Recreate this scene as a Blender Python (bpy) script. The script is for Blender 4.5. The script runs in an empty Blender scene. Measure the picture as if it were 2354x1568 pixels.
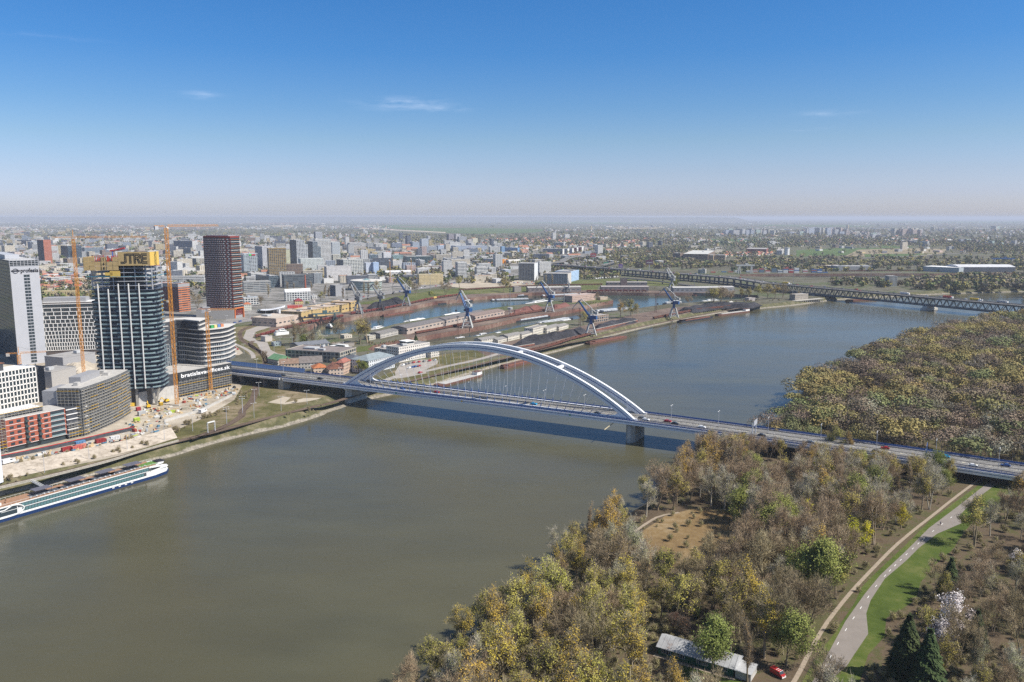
import bpy,math,random
import numpy as np
from mathutils import Vector,Matrix
from mathutils.geometry import tessellate_polygon
R=math.radians
rnd=random.Random(7)
S=bpy.context.scene
COL=S.collection
#camera, world, sun, exposure
CH=150.0
F=1880.0;PITCH=math.atan(284.0/F)
CT,ST=math.cos(PITCH),math.sin(PITCH)
cd=bpy.data.cameras.new('camera');cam=bpy.data.objects.new('camera',cd);COL.objects.link(cam)
cam.location=(0,0,CH);cam.rotation_euler=(math.pi/2-PITCH,0,0)
cd.sensor_width=36;cd.lens=36*F/2353.0;cd.clip_start=1;cd.clip_end=200000
S.camera=cam
SUN_EL=47.0;SUN_V=Vector((0.955,-0.295))
az=math.atan2(SUN_V.x,SUN_V.y)
sd=bpy.data.lights.new('sun','SUN');so=bpy.data.objects.new('sun',sd);COL.objects.link(so)
sd.energy=5.0;sd.angle=R(0.55);sd.color=(1.0,0.94,0.85)
to_sun=Vector((SUN_V.x*math.cos(R(SUN_EL)),SUN_V.y*math.cos(R(SUN_EL)),math.sin(R(SUN_EL)))).normalized()
so.rotation_euler=to_sun.to_track_quat('Z','Y').to_euler()
W=bpy.data.worlds.new('World');S.world=W;W.use_nodes=True
nt=W.node_tree;nt.nodes.clear()
def N(nt,t,**k):
 n=nt.nodes.new(t)
 for a,b in k.items():
  if a.startswith('_'):n.inputs[int(a[1:])].default_value=b
  else:setattr(n,a,b)
 return n
sky=N(nt,'ShaderNodeTexSky',sky_type='NISHITA',sun_disc=False,sun_elevation=R(SUN_EL),sun_rotation=az,altitude=150,air_density=1.0,dust_density=0.9,ozone_density=3.0)
bg=N(nt,'ShaderNodeBackground');bg.inputs[1].default_value=0.14
wo=N(nt,'ShaderNodeOutputWorld')
tc=N(nt,'ShaderNodeTexCoord');sep=N(nt,'ShaderNodeSeparateXYZ');nt.links.new(tc.outputs['Generated'],sep.inputs[0])
def wm(op,a,b=None,c=None):
 n=N(nt,'ShaderNodeMath',operation=op)
 for i,x in enumerate((a,b,c)):
  if x is None:continue
  if isinstance(x,(int,float)):n.inputs[i].default_value=x
  else:nt.links.new(x,n.inputs[i])
 return n.outputs[0]
az_=wm('ARCTAN2',sep.outputs[0],sep.outputs[1]);el_=wm('ARCSINE',sep.outputs[2])
cmb=N(nt,'ShaderNodeCombineXYZ');nt.links.new(wm('MULTIPLY',az_,22.0),cmb.inputs[0]);nt.links.new(wm('MULTIPLY',el_,120.0),cmb.inputs[1])
nz=N(nt,'ShaderNodeTexNoise',_2=1.0,_3=6.0,_4=0.62);nt.links.new(cmb.outputs[0],nz.inputs['Vector'])
tot=None
for(u,v,ru,rv,s)in((940,240,80,12,.26),(487,220,32,7,.18),(1010,251,55,6,.22),(1880,262,50,6,.14),(1835,298,30,2.5,.25),(150,88,100,4,.06)):
 a0=math.atan((u-1176.5)/F);e0=math.asin(((784-v)/F*CT-ST)/math.sqrt(1+((u-1176.5)/F)**2+((784-v)/F)**2))
 dx=wm('DIVIDE',wm('SUBTRACT',az_,a0),ru/F);dy=wm('DIVIDE',wm('SUBTRACT',el_,e0),rv/F)
 g=wm('MULTIPLY',wm('EXPONENT',wm('MULTIPLY',wm('ADD',wm('MULTIPLY',dx,dx),wm('MULTIPLY',dy,dy)),-1.0)),s)
 tot=g if tot is None else wm('MAXIMUM',tot,g)
msk=wm('MULTIPLY',tot,wm('MULTIPLY',wm('MAXIMUM',wm('SUBTRACT',nz.outputs[0],0.40),0.0),3.6));
mx=N(nt,'ShaderNodeMixRGB');nt.links.new(wm('MINIMUM',msk,0.75),mx.inputs[0]);nt.links.new(sky.outputs[0],mx.inputs[1]);mx.inputs[2].default_value=(6.6,6.9,7.8,1)
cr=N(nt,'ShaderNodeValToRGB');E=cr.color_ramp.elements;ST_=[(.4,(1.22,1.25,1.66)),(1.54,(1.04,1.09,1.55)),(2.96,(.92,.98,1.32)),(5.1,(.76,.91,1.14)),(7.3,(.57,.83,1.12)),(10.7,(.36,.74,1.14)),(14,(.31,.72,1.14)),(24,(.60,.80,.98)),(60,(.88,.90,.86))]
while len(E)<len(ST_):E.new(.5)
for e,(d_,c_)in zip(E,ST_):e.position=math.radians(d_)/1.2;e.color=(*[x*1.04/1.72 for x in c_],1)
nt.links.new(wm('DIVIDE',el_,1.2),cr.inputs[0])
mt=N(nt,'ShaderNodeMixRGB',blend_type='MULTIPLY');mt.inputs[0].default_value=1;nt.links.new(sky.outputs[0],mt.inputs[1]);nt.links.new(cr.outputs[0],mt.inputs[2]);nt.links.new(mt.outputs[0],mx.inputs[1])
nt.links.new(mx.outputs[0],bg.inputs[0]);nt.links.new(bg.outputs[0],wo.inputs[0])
S.view_settings.view_transform='Standard';S.view_settings.look='None';S.view_settings.gamma=1
S.view_settings.exposure=0.42
S.render.engine='CYCLES';S.cycles.volume_bounces=0;S.cycles.max_bounces=6;S.cycles.transparent_max_bounces=8;S.cycles.use_denoising=False
#helpers
def P(u,v,z=6.0):
 """ground point seen at photo column u, row v (photo 2353 wide), on the level z"""
 a=(u-1176.5);b=(784-v)
 y=F*CT+b*ST;zz=-F*ST+b*CT
 t=(z-CH)/zz
 return Vector((a*t,y*t,z))
def hz(Y,v):
 k=(784-v)/F
 return CH+Y*(k*CT-ST)/(CT+k*ST)
def UV(p):
 d=p[2]-CH;zc=p[1]*CT-d*ST;yc=p[1]*ST+d*CT
 return(1176.5+F*p[0]/zc,784-F*yc/zc)
def tag(o,label=None,cat=None,group=None,kind=None):
 if label:o['label']=label
 if cat:o['category']=cat
 if group:o['group']=group
 if kind:o['kind']=kind
 return o
def thing(name,label,cat,loc=(0,0,0),rz=0.0,group=None):
 o=bpy.data.objects.new(name,None);COL.objects.link(o)
 o.location=loc;o.rotation_euler=(0,0,rz);o.empty_display_size=0.5
 return tag(o,label,cat,group)
def link(name,me,parent=None,loc=None,rz=None,color=None):
 o=bpy.data.objects.new(name,me);COL.objects.link(o)
 if parent:o.parent=parent
 if loc is not None:o.location=loc
 if rz is not None:o.rotation_euler=(0,0,rz)
 if color:o.color=(*color,1)
 return o
def copy_tree(o,parent=None):
 c=o.copy();COL.objects.link(c);c.parent=parent
 for ch in list(o.children):copy_tree(ch,c)
 return c
def setcol(root,c,names=None):
 for ch in root.children_recursive:
  if ch.type=='MESH' and(names is None or ch.name.split('.')[0]in names):ch.color=(*c,1)
class MB:
 def __init__(s):s.v=[];s.f=[];s.m=[];s.mi=0
 def add(s,vs,fs):
  b=len(s.v);s.v.extend([tuple(p)for p in vs]);s.f.extend([tuple(i+b for i in f)for f in fs]);s.m.extend([s.mi]*len(fs));return s
 def box(s,c,d,rz=0.0,taper=1.0):
  """c = centre of the bottom face, d = sizes"""
  x,y,z=d[0]/2,d[1]/2,d[2];co,si=math.cos(rz),math.sin(rz);vs=[]
  for k,zz in((1.0,0),(taper,z)):
   for(a,b)in((-x,-y),(x,-y),(x,y),(-x,y)):
    a*=k;b*=k;vs.append((c[0]+a*co-b*si,c[1]+a*si+b*co,c[2]+zz))
  return s.add(vs,[(0,3,2,1),(4,5,6,7),(0,1,5,4),(1,2,6,5),(2,3,7,6),(3,0,4,7)])
 def beam(s,p,q,w,h=None,up=(0,0,1)):
  p,q=Vector(p),Vector(q);h=h or w;d=(q-p)
  if d.length<1e-6:return s
  d.normalize();u=Vector(up)
  if abs(d.dot(u))>.98:u=Vector((0,1,0))
  sd_=d.cross(u).normalized();u=sd_.cross(d).normalized();vs=[]
  for c in(p,q):
   for a,b in((-1,-1),(1,-1),(1,1),(-1,1)):vs.append(c+sd_*a*w/2+u*b*h/2)
  return s.add(vs,[(0,1,2,3),(7,6,5,4),(0,4,5,1),(1,5,6,2),(2,6,7,3),(3,7,4,0)])
 def tube(s,p,q,r0,r1=None,n=6,cap=True):
  p,q=Vector(p),Vector(q);r1=r0 if r1 is None else r1;d=q-p
  if d.length<1e-6:return s
  d.normalize();a=d.orthogonal().normalized();b=d.cross(a);vs=[]
  for c,r in((p,r0),(q,r1)):
   for i in range(n):
    t=2*math.pi*i/n;vs.append(c+a*math.cos(t)*r+b*math.sin(t)*r)
  fs=[(i,(i+1)%n,n+(i+1)%n,n+i)for i in range(n)]
  if cap:fs+=[tuple(range(n))[::-1],tuple(range(n,2*n))]
  return s.add(vs,fs)
 def prism(s,poly,z0,z1,bot=True):
  n=len(poly);ar=sum(poly[i][0]*poly[(i+1)%n][1]-poly[(i+1)%n][0]*poly[i][1]for i in range(n))
  if ar<0:poly=poly[::-1]
  vs=[(p[0],p[1],z0)for p in poly]+[(p[0],p[1],z1)for p in poly]
  fs=[(i,(i+1)%n,n+(i+1)%n,n+i)for i in range(n)]
  tr=tessellate_polygon([[Vector((p[0],p[1],0))for p in poly]])
  tt=[]
  for a,b,c in tr:
   pa,pb,pc=poly[a],poly[b],poly[c]
   if(pb[0]-pa[0])*(pc[1]-pa[1])-(pc[0]-pa[0])*(pb[1]-pa[1])<0:b,c=c,b
   tt.append((a,b,c))
  fs+=[(a+n,b+n,c+n)for a,b,c in tt]
  if bot:fs+=[(a,c,b)for a,b,c in tt]
  return s.add(vs,fs)
 def sweep(s,pts,prof,up=(0,0,1),close=False):
  """prof: list of (side, up) offsets; pts: list of points"""
  n=len(pts);k=len(prof);vs=[]
  for i,p in enumerate(pts):
   p=Vector(p);a=Vector(pts[max(0,i-1)]);b=Vector(pts[min(n-1,i+1)]);d=(b-a).normalized();u=Vector(up)
   sd_=d.cross(u).normalized();uu=sd_.cross(d)
   for(x,y)in prof:vs.append(p+sd_*x+uu*y)
  fs=[]
  for i in range(n-1):
   for j in range(k):
    jj=(j+1)%k;fs.append((i*k+j,i*k+jj,(i+1)*k+jj,(i+1)*k+j))
  fs+=[tuple(range(k))[::-1],tuple((n-1)*k+j for j in range(k))]
  return s.add(vs,fs)
 def cyl(s,c,r,h,n=12,r1=None):return s.tube(c,(c[0],c[1],c[2]+h),r,r1,n)
 def me(s,name,mats,smooth=False):
  m=bpy.data.meshes.new(name);m.from_pydata(s.v,[],s.f)
  for x in(mats if isinstance(mats,(list,tuple))else[mats]):m.materials.append(x)
  if any(s.m):m.polygons.foreach_set('material_index',s.m)
  if smooth:m.polygons.foreach_set('use_smooth',[True]*len(m.polygons))
  m.update();return m
 def ob(s,name,mats,parent=None,loc=None,rz=None,color=None,smooth=False):
  return link(name,s.me(name,mats,smooth),parent,loc,rz,color)
def quads_mesh(name,V,mats,midx=None,nv=4,col=None):
 """V: (n, nv, 3) array of separate faces"""
 V=np.asarray(V,dtype=np.float32);n=V.shape[0];m=bpy.data.meshes.new(name)
 m.vertices.add(n*nv);m.vertices.foreach_set('co',V.reshape(-1))
 m.loops.add(n*nv);m.loops.foreach_set('vertex_index',np.arange(n*nv,dtype=np.int32))
 m.polygons.add(n);m.polygons.foreach_set('loop_start',np.arange(0,n*nv,nv,dtype=np.int32));m.polygons.foreach_set('loop_total',np.full(n,nv,dtype=np.int32))
 for x in mats:m.materials.append(x)
 if midx is not None:m.polygons.foreach_set('material_index',np.asarray(midx,dtype=np.int32))
 if col is not None:
  a=m.attributes.new('tint','FLOAT_COLOR','FACE');c=np.ones((n,4),dtype=np.float32);c[:,:3]=col;a.data.foreach_set('color',c.reshape(-1))
 m.update(calc_edges=True);m.validate();return m
#materials
MATS={}
def newmat(name):
 m=bpy.data.materials.new(name);m.use_nodes=True;nt=m.node_tree;b=nt.nodes['Principled BSDF'];MATS[name]=m
 return m,nt,b
def mth(nt,op,*a):
 n=nt.nodes.new('ShaderNodeMath');n.operation=op
 for i,x in enumerate(a):
  if isinstance(x,(int,float)):n.inputs[i].default_value=x
  else:nt.links.new(x,n.inputs[i])
 return n.outputs[0]
def mixc(nt,f,a,b,mode='MIX'):
 n=nt.nodes.new('ShaderNodeMixRGB');n.blend_type=mode
 for i,x in enumerate((f,a,b)):
  if isinstance(x,(int,float)):n.inputs[i].default_value=x
  elif isinstance(x,(tuple,list)):n.inputs[i].default_value=(*x[:3],1)
  else:nt.links.new(x,n.inputs[i])
 return n.outputs[0]
def noise(nt,vec,scale,detail=4,rough=.6):
 n=nt.nodes.new('ShaderNodeTexNoise');n.inputs['Scale'].default_value=scale;n.inputs['Detail'].default_value=detail;n.inputs['Roughness'].default_value=rough
 if vec is not None:nt.links.new(vec,n.inputs['Vector'])
 return n.outputs[0]
def ramp(nt,f,stops):
 n=nt.nodes.new('ShaderNodeValToRGB');e=n.color_ramp.elements
 while len(e)<len(stops):e.new(0.5)
 for i,(p,c)in enumerate(stops):e[i].position=p;e[i].color=(*c,1)
 nt.links.new(f,n.inputs[0]);return n.outputs[0]
def geo_pos(nt):return nt.nodes.new('ShaderNodeNewGeometry').outputs['Position']
def obj_co(nt):return nt.nodes.new('ShaderNodeTexCoord').outputs['Object']
def plain(name,c,rough=.7,metal=0.0,var=.18,sc=.8,objcol=False,spec=.3):
 m,nt,b=newmat(name);co=obj_co(nt)
 f=noise(nt,co,sc,5)
 base=nt.nodes.new('ShaderNodeObjectInfo').outputs['Color']if objcol else c
 lo=mixc(nt,1.0,base,(1-var,)*3,'MULTIPLY');hi=mixc(nt,1.0,base,(1+var,)*3,'MULTIPLY')
 nt.links.new(mixc(nt,ramp_f(nt,f),lo,hi),b.inputs['Base Color'])
 b.inputs['Roughness'].default_value=rough;b.inputs['Metallic'].default_value=metal;b.inputs['Specular IOR Level'].default_value=spec
 return m
def ramp_f(nt,f,a=.3,b=.7):
 n=nt.nodes.new('ShaderNodeMapRange');n.inputs[1].default_value=a;n.inputs[2].default_value=b;nt.links.new(f,n.inputs[0]);return n.outputs[0]
def ground(name,stops,sc=(.004,.05,.6),rough=.95,w=(.5,.3,.2)):
 m,nt,b=newmat(name);p=geo_pos(nt)
 f=mth(nt,'ADD',mth(nt,'ADD',mth(nt,'MULTIPLY',noise(nt,p,sc[0],5),w[0]),mth(nt,'MULTIPLY',noise(nt,p,sc[1],5),w[1])),mth(nt,'MULTIPLY',noise(nt,p,sc[2],4,.7),w[2]))
 nt.links.new(ramp(nt,ramp_f(nt,f,.36,.64),stops),b.inputs['Base Color']);b.inputs['Roughness'].default_value=rough;b.inputs['Specular IOR Level'].default_value=.1
 return m
def facade(name,pw,ph,a=.2,b0=.25,b1=.15,glass=(.03,.04,.05),glass2=(.12,.15,.17),attr=False,rough=.75,wall=None,frame=0.0,gr=.25):
 """window grid: bay pw x storey ph; wall colour from the object's own colour (or from the face tint)"""
 m,nt,b=newmat(name);t=nt.nodes.new('ShaderNodeTexCoord')
 s=nt.nodes.new('ShaderNodeSeparateXYZ');nt.links.new(t.outputs['Object'],s.inputs[0]);n=nt.nodes.new('ShaderNodeSeparateXYZ');nt.links.new(t.outputs['Normal'],n.inputs[0])
 u=mth(nt,'SUBTRACT',mth(nt,'MULTIPLY',s.outputs[1],n.outputs[0]),mth(nt,'MULTIPLY',s.outputs[0],n.outputs[1]))
 u=mth(nt,'DIVIDE',mth(nt,'ADD',u,3000*pw+pw/2),pw);v=mth(nt,'DIVIDE',s.outputs[2],ph)
 fu=mth(nt,'FRACT',u);fv=mth(nt,'FRACT',v)
 mk=mth(nt,'MULTIPLY',mth(nt,'LESS_THAN',mth(nt,'ABSOLUTE',mth(nt,'SUBTRACT',fu,.5)),.5-a),mth(nt,'MULTIPLY',mth(nt,'GREATER_THAN',fv,b0),mth(nt,'LESS_THAN',fv,1-b1)))
 mk=mth(nt,'MULTIPLY',mk,mth(nt,'LESS_THAN',mth(nt,'ABSOLUTE',n.outputs[2]),.5))
 c=nt.nodes.new('ShaderNodeCombineXYZ');nt.links.new(mth(nt,'FLOOR',u),c.inputs[0]);nt.links.new(mth(nt,'FLOOR',v),c.inputs[1])
 wn=nt.nodes.new('ShaderNodeTexWhiteNoise');nt.links.new(c.outputs[0],wn.inputs['Vector'])
 g=mixc(nt,mth(nt,'POWER',wn.outputs['Value'],2.5),glass,glass2)
 if attr:
  at=nt.nodes.new('ShaderNodeAttribute');at.attribute_name='tint';w=at.outputs['Color']
 elif wall:w=wall
 else:w=nt.nodes.new('ShaderNodeObjectInfo').outputs['Color']
 w=mixc(nt,ramp_f(nt,noise(nt,t.outputs['Object'],.15,5)),mixc(nt,1.0,w,(.82,)*3,'MULTIPLY'),mixc(nt,1.0,w,(1.08,)*3,'MULTIPLY'))
 nt.links.new(mixc(nt,mk,w,g),b.inputs['Base Color'])
 r=nt.nodes.new('ShaderNodeMapRange');r.inputs[3].default_value=rough;r.inputs[4].default_value=gr;nt.links.new(mk,r.inputs[0]);nt.links.new(r.outputs[0],b.inputs['Roughness'])
 b.inputs['Specular IOR Level'].default_value=.4
 return m
def tinted(name,rough=.85):
 m,nt,b=newmat(name);at=nt.nodes.new('ShaderNodeAttribute');at.attribute_name='tint';nt.links.new(at.outputs['Color'],b.inputs['Base Color']);b.inputs['Roughness'].default_value=rough;return m
#land, water, haze
def offs(uv,z=0.0):return[P(u,v,z)for u,v in uv]
def smooth_line(pts,k=2):
 pts=[Vector(p)for p in pts]
 for _ in range(k):
  q=[pts[0]]
  for a,b in zip(pts,pts[1:]):q+=[a.lerp(b,.25),a.lerp(b,.75)]
  q.append(pts[-1]);pts=q
 return pts
SH_N=[(-700,1330),(-300,1218),(0,1138),(200,1098),(385,1054),(480,1023),(574,999),(676,977),(782,941),(859,919),(905,908),(1001,885),(1060,866),(1105,853),(1150,840),(1225,822),(1304,803),(1367,784),(1457,759),(1555,737),(1665,718),(1735,711),(1824,703),(1893,693),(1944,688),(2010,684),(2080,681),(2146,677),(2353,671),(2600,666)]
SH_S=[(880,1700),(955,1560),(1020,1490),(1100,1440),(1190,1405),(1225,1373),(1255,1345),(1262,1290),(1330,1240),(1400,1205),(1470,1165),(1530,1120),(1560,1080),(1600,1050),(1670,1018),(1732,995),(1780,965),(1815,922),(1870,885),(1950,848),(2030,816),(2120,786),(2220,762),(2353,741),(2700,715)]
BAS1=[(700,768),(740,742),(790,741),(851,729),(900,722),(950,712),(1000,701),(1060,696),(1091,691),(1160,685),(1223,680),(1336,678),(1492,680),(1592,680),(1665,682),(1740,686),(1745,692),(1665,697),(1616,701),(1518,709),(1472,716),(1367,731),(1326,743),(1238,753),(1150,772),(1091,785),(1034,791),(960,803),(900,818),(872,824),(845,815),(858,806),(905,795),(961,786),(1040,772),(1120,757),(1182,742),(1270,728),(1326,718),(1353,709),(1409,698),(1395,689),(1350,688),(1300,697),(1240,703),(1180,710),(1100,721),(1000,738),(907,755),(870,766),(830,772),(780,778),(730,782)]
BAS3=[(1700,636),(1760,635),(1934,634),(2146,634),(2353,631.5),(2600,629),(2600,637),(2353,639),(2099,643.5),(1940,643.5),(1767,642.5),(1700,640)]
QZ=6.0
def bank_sheet(name,top,holes,z,zfun,m_top,m_bank,slopes):
 """flat land with banks running down under the water"""
 loops=[top]+holes
 tri=tessellate_polygon([[Vector((p.x,p.y,0))for p in l]for l in loops])
 flat=[p for l in loops for p in l]
 mb=MB();vs=[(p.x,p.y,z)for p in flat];fs=[]
 for a,b,c in tri:
  pa,pb,pc=flat[a],flat[b],flat[c]
  fs.append((a,b,c)if(pb.x-pa.x)*(pc.y-pa.y)-(pc.x-pa.x)*(pb.y-pa.y)>0 else(a,c,b))
 mb.add(vs,fs);return mb.ob(name,m_top)
def bank_strip(name,line,wline,z,m,kind='structure'):
 """sloping bank from the land's edge LINE (height z) to WLINE (under water)"""
 mb=MB();n=len(line);vs=[(p.x,p.y,z)for p in line]+[(p.x,p.y,-1.5)for p in wline]
 mb.add(vs,[(i,i+1,n+i+1,n+i)for i in range(n-1)]);o=mb.ob(name,m);return tag(o,kind=kind)
def shift(line,d):
 out=[]
 for i,p in enumerate(line):
  a=line[max(0,i-1)];b=line[min(len(line)-1,i+1)];t=(b-a);t=Vector((t.x,t.y,0)).normalized();out.append(Vector((p.x-t.y*d,p.y+t.x*d,p.z)))
 return out
M_land=ground('land_mix',[(0,(.085,.08,.05)),(.35,(.10,.095,.065)),(.5,(.15,.14,.11)),(.68,(.075,.095,.035)),(1,(.17,.155,.125))],(.006,.03,.25))
M_forest=ground('leaf_litter',[(0,(.06,.045,.03)),(.45,(.12,.09,.06)),(.7,(.075,.08,.03)),(1,(.19,.145,.10))],(.02,.12,1.1),w=(.35,.35,.3))
M_rock=ground('stone_bank',[(0,(.08,.08,.045)),(.5,(.17,.15,.11)),(1,(.34,.30,.24))],(.05,.4,2.2),w=(.2,.3,.5))
M_quay=ground('quay_wall',[(0,(.10,.045,.04)),(.5,(.19,.11,.085)),(1,(.36,.28,.22))],(.02,.2,1.5),w=(.5,.3,.2))
def bank_mat():
 m,nt,b=newmat('bank_slope');p=geo_pos(nt);s=nt.nodes.new('ShaderNodeSeparateXYZ');nt.links.new(p,s.inputs[0]);z=mth(nt,'ADD',s.outputs[2],mth(nt,'MULTIPLY',noise(nt,p,.15,5),3.0))
 st=ramp(nt,ramp_f(nt,noise(nt,p,.5,5,.7)),[(0,(.10,.09,.07)),(1,(.36,.32,.26))]);gr_=ramp(nt,ramp_f(nt,noise(nt,p,.12,6,.7)),[(0,(.05,.05,.022)),(.5,(.09,.088,.035)),(1,(.20,.165,.105))])
 nt.links.new(mixc(nt,ramp_f(nt,z,2.6,3.3),st,gr_),b.inputs['Base Color']);b.inputs['Roughness'].default_value=.95;return m
M_bslope=bank_mat()
M_bank=ground('grassy_bank',[(0,(.08,.09,.03)),(.5,(.13,.13,.055)),(1,(.26,.22,.15))],(.05,.3,1.5))
def water_mat(name,deep,r=.12):
 m,nt,b=newmat(name);p=geo_pos(nt)
 mp=nt.nodes.new('ShaderNodeMapping');nt.links.new(p,mp.inputs[0]);mp.inputs['Scale'].default_value=(.5,1.0,1);mp.inputs['Rotation'].default_value=(0,0,R(25))
 f1=noise(nt,mp.outputs[0],.35,8,.62);f2=noise(nt,mp.outputs[0],.012,4,.6);f3=noise(nt,p,.004,3)
 bp=nt.nodes.new('ShaderNodeBump');bp.inputs['Strength'].default_value=.17;bp.inputs['Distance'].default_value=.55;nt.links.new(mth(nt,'ADD',f1,mth(nt,'MULTIPLY',noise(nt,mp.outputs[0],.07,5,.6),2.2)),bp.inputs['Height']);nt.links.new(bp.outputs[0],b.inputs['Normal'])
 c=mixc(nt,ramp_f(nt,f2,.35,.65),tuple(x*.8 for x in deep),tuple(x*1.2 for x in deep));c=mixc(nt,ramp_f(nt,f3,.4,.65),c,tuple(x*y for x,y in zip(deep,(1.15,1.06,.92))))
 nt.links.new(c,b.inputs['Base Color']);rr=nt.nodes.new('ShaderNodeMapRange');rr.inputs[3].default_value=r*.7;rr.inputs[4].default_value=r*1.7;rr.inputs[1].default_value=.3;rr.inputs[2].default_value=.7
 nt.links.new(f2,rr.inputs[0]);nt.links.new(rr.outputs[0],b.inputs['Roughness']);b.inputs['IOR'].default_value=1.333;b.inputs['Specular IOR Level'].default_value=.38
 return m
M_water=water_mat('river_water',(.078,.075,.044),.15);M_basin=water_mat('basin_water',(.035,.06,.05),.1)
def sheet(name,pts,z,m,kind='structure',parent=None):
 mb=MB();pts=[Vector(p)for p in pts];tr=tessellate_polygon([[Vector((p.x,p.y,0))for p in pts]]);fs=[]
 for a,b,c in tr:
  pa,pb,pc=pts[a],pts[b],pts[c];fs.append((a,b,c)if(pb.x-pa.x)*(pc.y-pa.y)-(pc.x-pa.x)*(pb.y-pa.y)>0 else(a,c,b))
 mb.add([(p.x,p.y,z)for p in pts],fs);o=mb.ob(name,m,parent)
 if kind:o['kind']=kind
 return o
sheet('river_water',[(-9000,-3000,0),(9000,-3000,0),(9000,5000,0),(-9000,5000,0)],0.0,M_water)
b3=[P(u,v,0)for u,v in BAS3]
for nm,pts,uv in(('harbour_water',[P(u,v,0)for u,v in((640,800),(880,835),(1300,760),(1800,690),(1800,676),(1000,676),(640,730))],0),('harbour_water',[P(u,v,0)for u,v in((1650,630),(2700,626),(2700,646),(1650,646))],0)):
 sheet(nm,pts,.05,M_basin)
shn=smooth_line([P(u,v,0)for u,v in SH_N],1)
north_edge=shift(shn,9.0)
pq=Vector((-124,645))
for i_,p_ in enumerate(north_edge):
 d_=(p_.xy-pq).length
 if d_<60:north_edge[i_]=p_+(p_-shn[i_]).normalized()*16*(1-(d_/60)**2)
FAR=75000
top=north_edge+[Vector((FAR,north_edge[-1].y,0)),Vector((FAR,FAR,0)),Vector((-FAR,FAR,0)),Vector((-FAR,north_edge[0].y,0))]
hole1=smooth_line([P(u,v,0)for u,v in BAS1],0);hole3=b3
nland=bank_sheet('ground',top,[hole1,hole3],QZ,None,M_land,M_rock,None);tag(nland,kind='structure')
bank_strip('river_bank',north_edge,shift(shn,-2),QZ,M_bslope)
for h in(hole1,hole3):
 mb=MB();n=len(h);mb.add([(p.x,p.y,QZ)for p in h]+[(p.x,p.y,-1)for p in h],[(i,(i+1)%n,n+(i+1)%n,n+i)for i in range(n)]);tag(mb.ob('quay_wall',M_quay),kind='structure')
shs=smooth_line([P(u,v,0)for u,v in SH_S],1);south_edge=shift(shs,-6.0)
ps=south_edge+[Vector((3000,south_edge[-1].y,0)),Vector((3000,-500,0)),Vector((south_edge[0].x,-500,0))]
SZ=4.0
tag(bank_sheet('forest_ground',ps,[],SZ,None,M_forest,M_rock,None),kind='structure')
bank_strip('river_bank',south_edge,shift(shs,2),SZ,M_rock)
from mathutils.geometry import delaunay_2d_cdt
COAST=[[(p.x,p.y)for p in top],[(p.x,p.y)for p in hole1],[(p.x,p.y)for p in hole3]]
def inpoly(x,y,poly):
 c=False;j=len(poly)-1
 for i in range(len(poly)):
  a,b=poly[i],poly[j]
  if(a[1]>y)!=(b[1]>y)and x<(b[0]-a[0])*(y-a[1])/(b[1]-a[1])+a[0]:c=not c
  j=i
 return c
def land_sheet(name,pts,z,m,kind='structure'):
 """a ground cover that stops at the river bank and at the quays"""
 pl=[(p.x,p.y)for p in pts];x0,x1=min(p[0]for p in pl)-5,max(p[0]for p in pl)+5;y0,y1=min(p[1]for p in pl)-5,max(p[1]for p in pl)+5
 V=[Vector(p)for p in pl];E=[(i,(i+1)%len(pl))for i in range(len(pl))]
 for c in COAST:
  n=len(c)
  for i in range(n):
   a,b=c[i],c[(i+1)%n]
   if max(a[0],b[0])<x0 or min(a[0],b[0])>x1 or max(a[1],b[1])<y0 or min(a[1],b[1])>y1 or abs(a[0])>20000 or abs(b[0])>20000:continue
   k=len(V);V+=[Vector(a),Vector(b)];E.append((k,k+1))
 vv,_,ff,*_r=delaunay_2d_cdt(V,E,[],0,1e-3);fs=[]
 for f in ff:
  cx=sum(vv[i].x for i in f)/len(f);cy=sum(vv[i].y for i in f)/len(f)
  if inpoly(cx,cy,pl)and inpoly(cx,cy,COAST[0])and not inpoly(cx,cy,COAST[1])and not inpoly(cx,cy,COAST[2]):
   ar=sum(vv[f[i]].x*vv[f[(i+1)%len(f)]].y-vv[f[(i+1)%len(f)]].x*vv[f[i]].y for i in range(len(f)));fs.append(tuple(f)if ar>0 else tuple(f)[::-1])
 mb=MB();mb.add([(p.x,p.y,z)for p in vv],fs);o=mb.ob(name,m)
 if kind:o['kind']=kind
 return o
hm=bpy.data.materials.new('haze_air');hm.use_nodes=True;hn=hm.node_tree;hn.nodes.clear()
ho=hn.nodes.new('ShaderNodeOutputMaterial');pv=hn.nodes.new('ShaderNodeVolumePrincipled');pv.inputs['Color'].default_value=(.80,.86,1.0,1);pv.inputs['Density'].default_value=5.2e-5;pv.inputs['Anisotropy'].default_value=0.0
hn.links.new(pv.outputs[0],ho.inputs['Volume'])
tag(MB().box((0,33000,-4.5),(140000,70000,190)).ob('haze',hm),kind='stuff')
hb=MB();vs=[];nn=90
for i in range(nn+1):
 x=-26000+34000*i/nn;z=150+max(0,27*math.sin(math.pi*i/nn)**.6+4*math.sin(i*.9)+3*math.sin(i*.37));vs+=[(x,27500,QZ),(x,29500,z),(x,33000,QZ)]
hb.add(vs,[(3*i+j,3*i+3+j,3*i+4+j,3*i+1+j)for i in range(nn)for j in(0,1)]);tag(hb.ob('hills',M_land),kind='structure')
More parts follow.
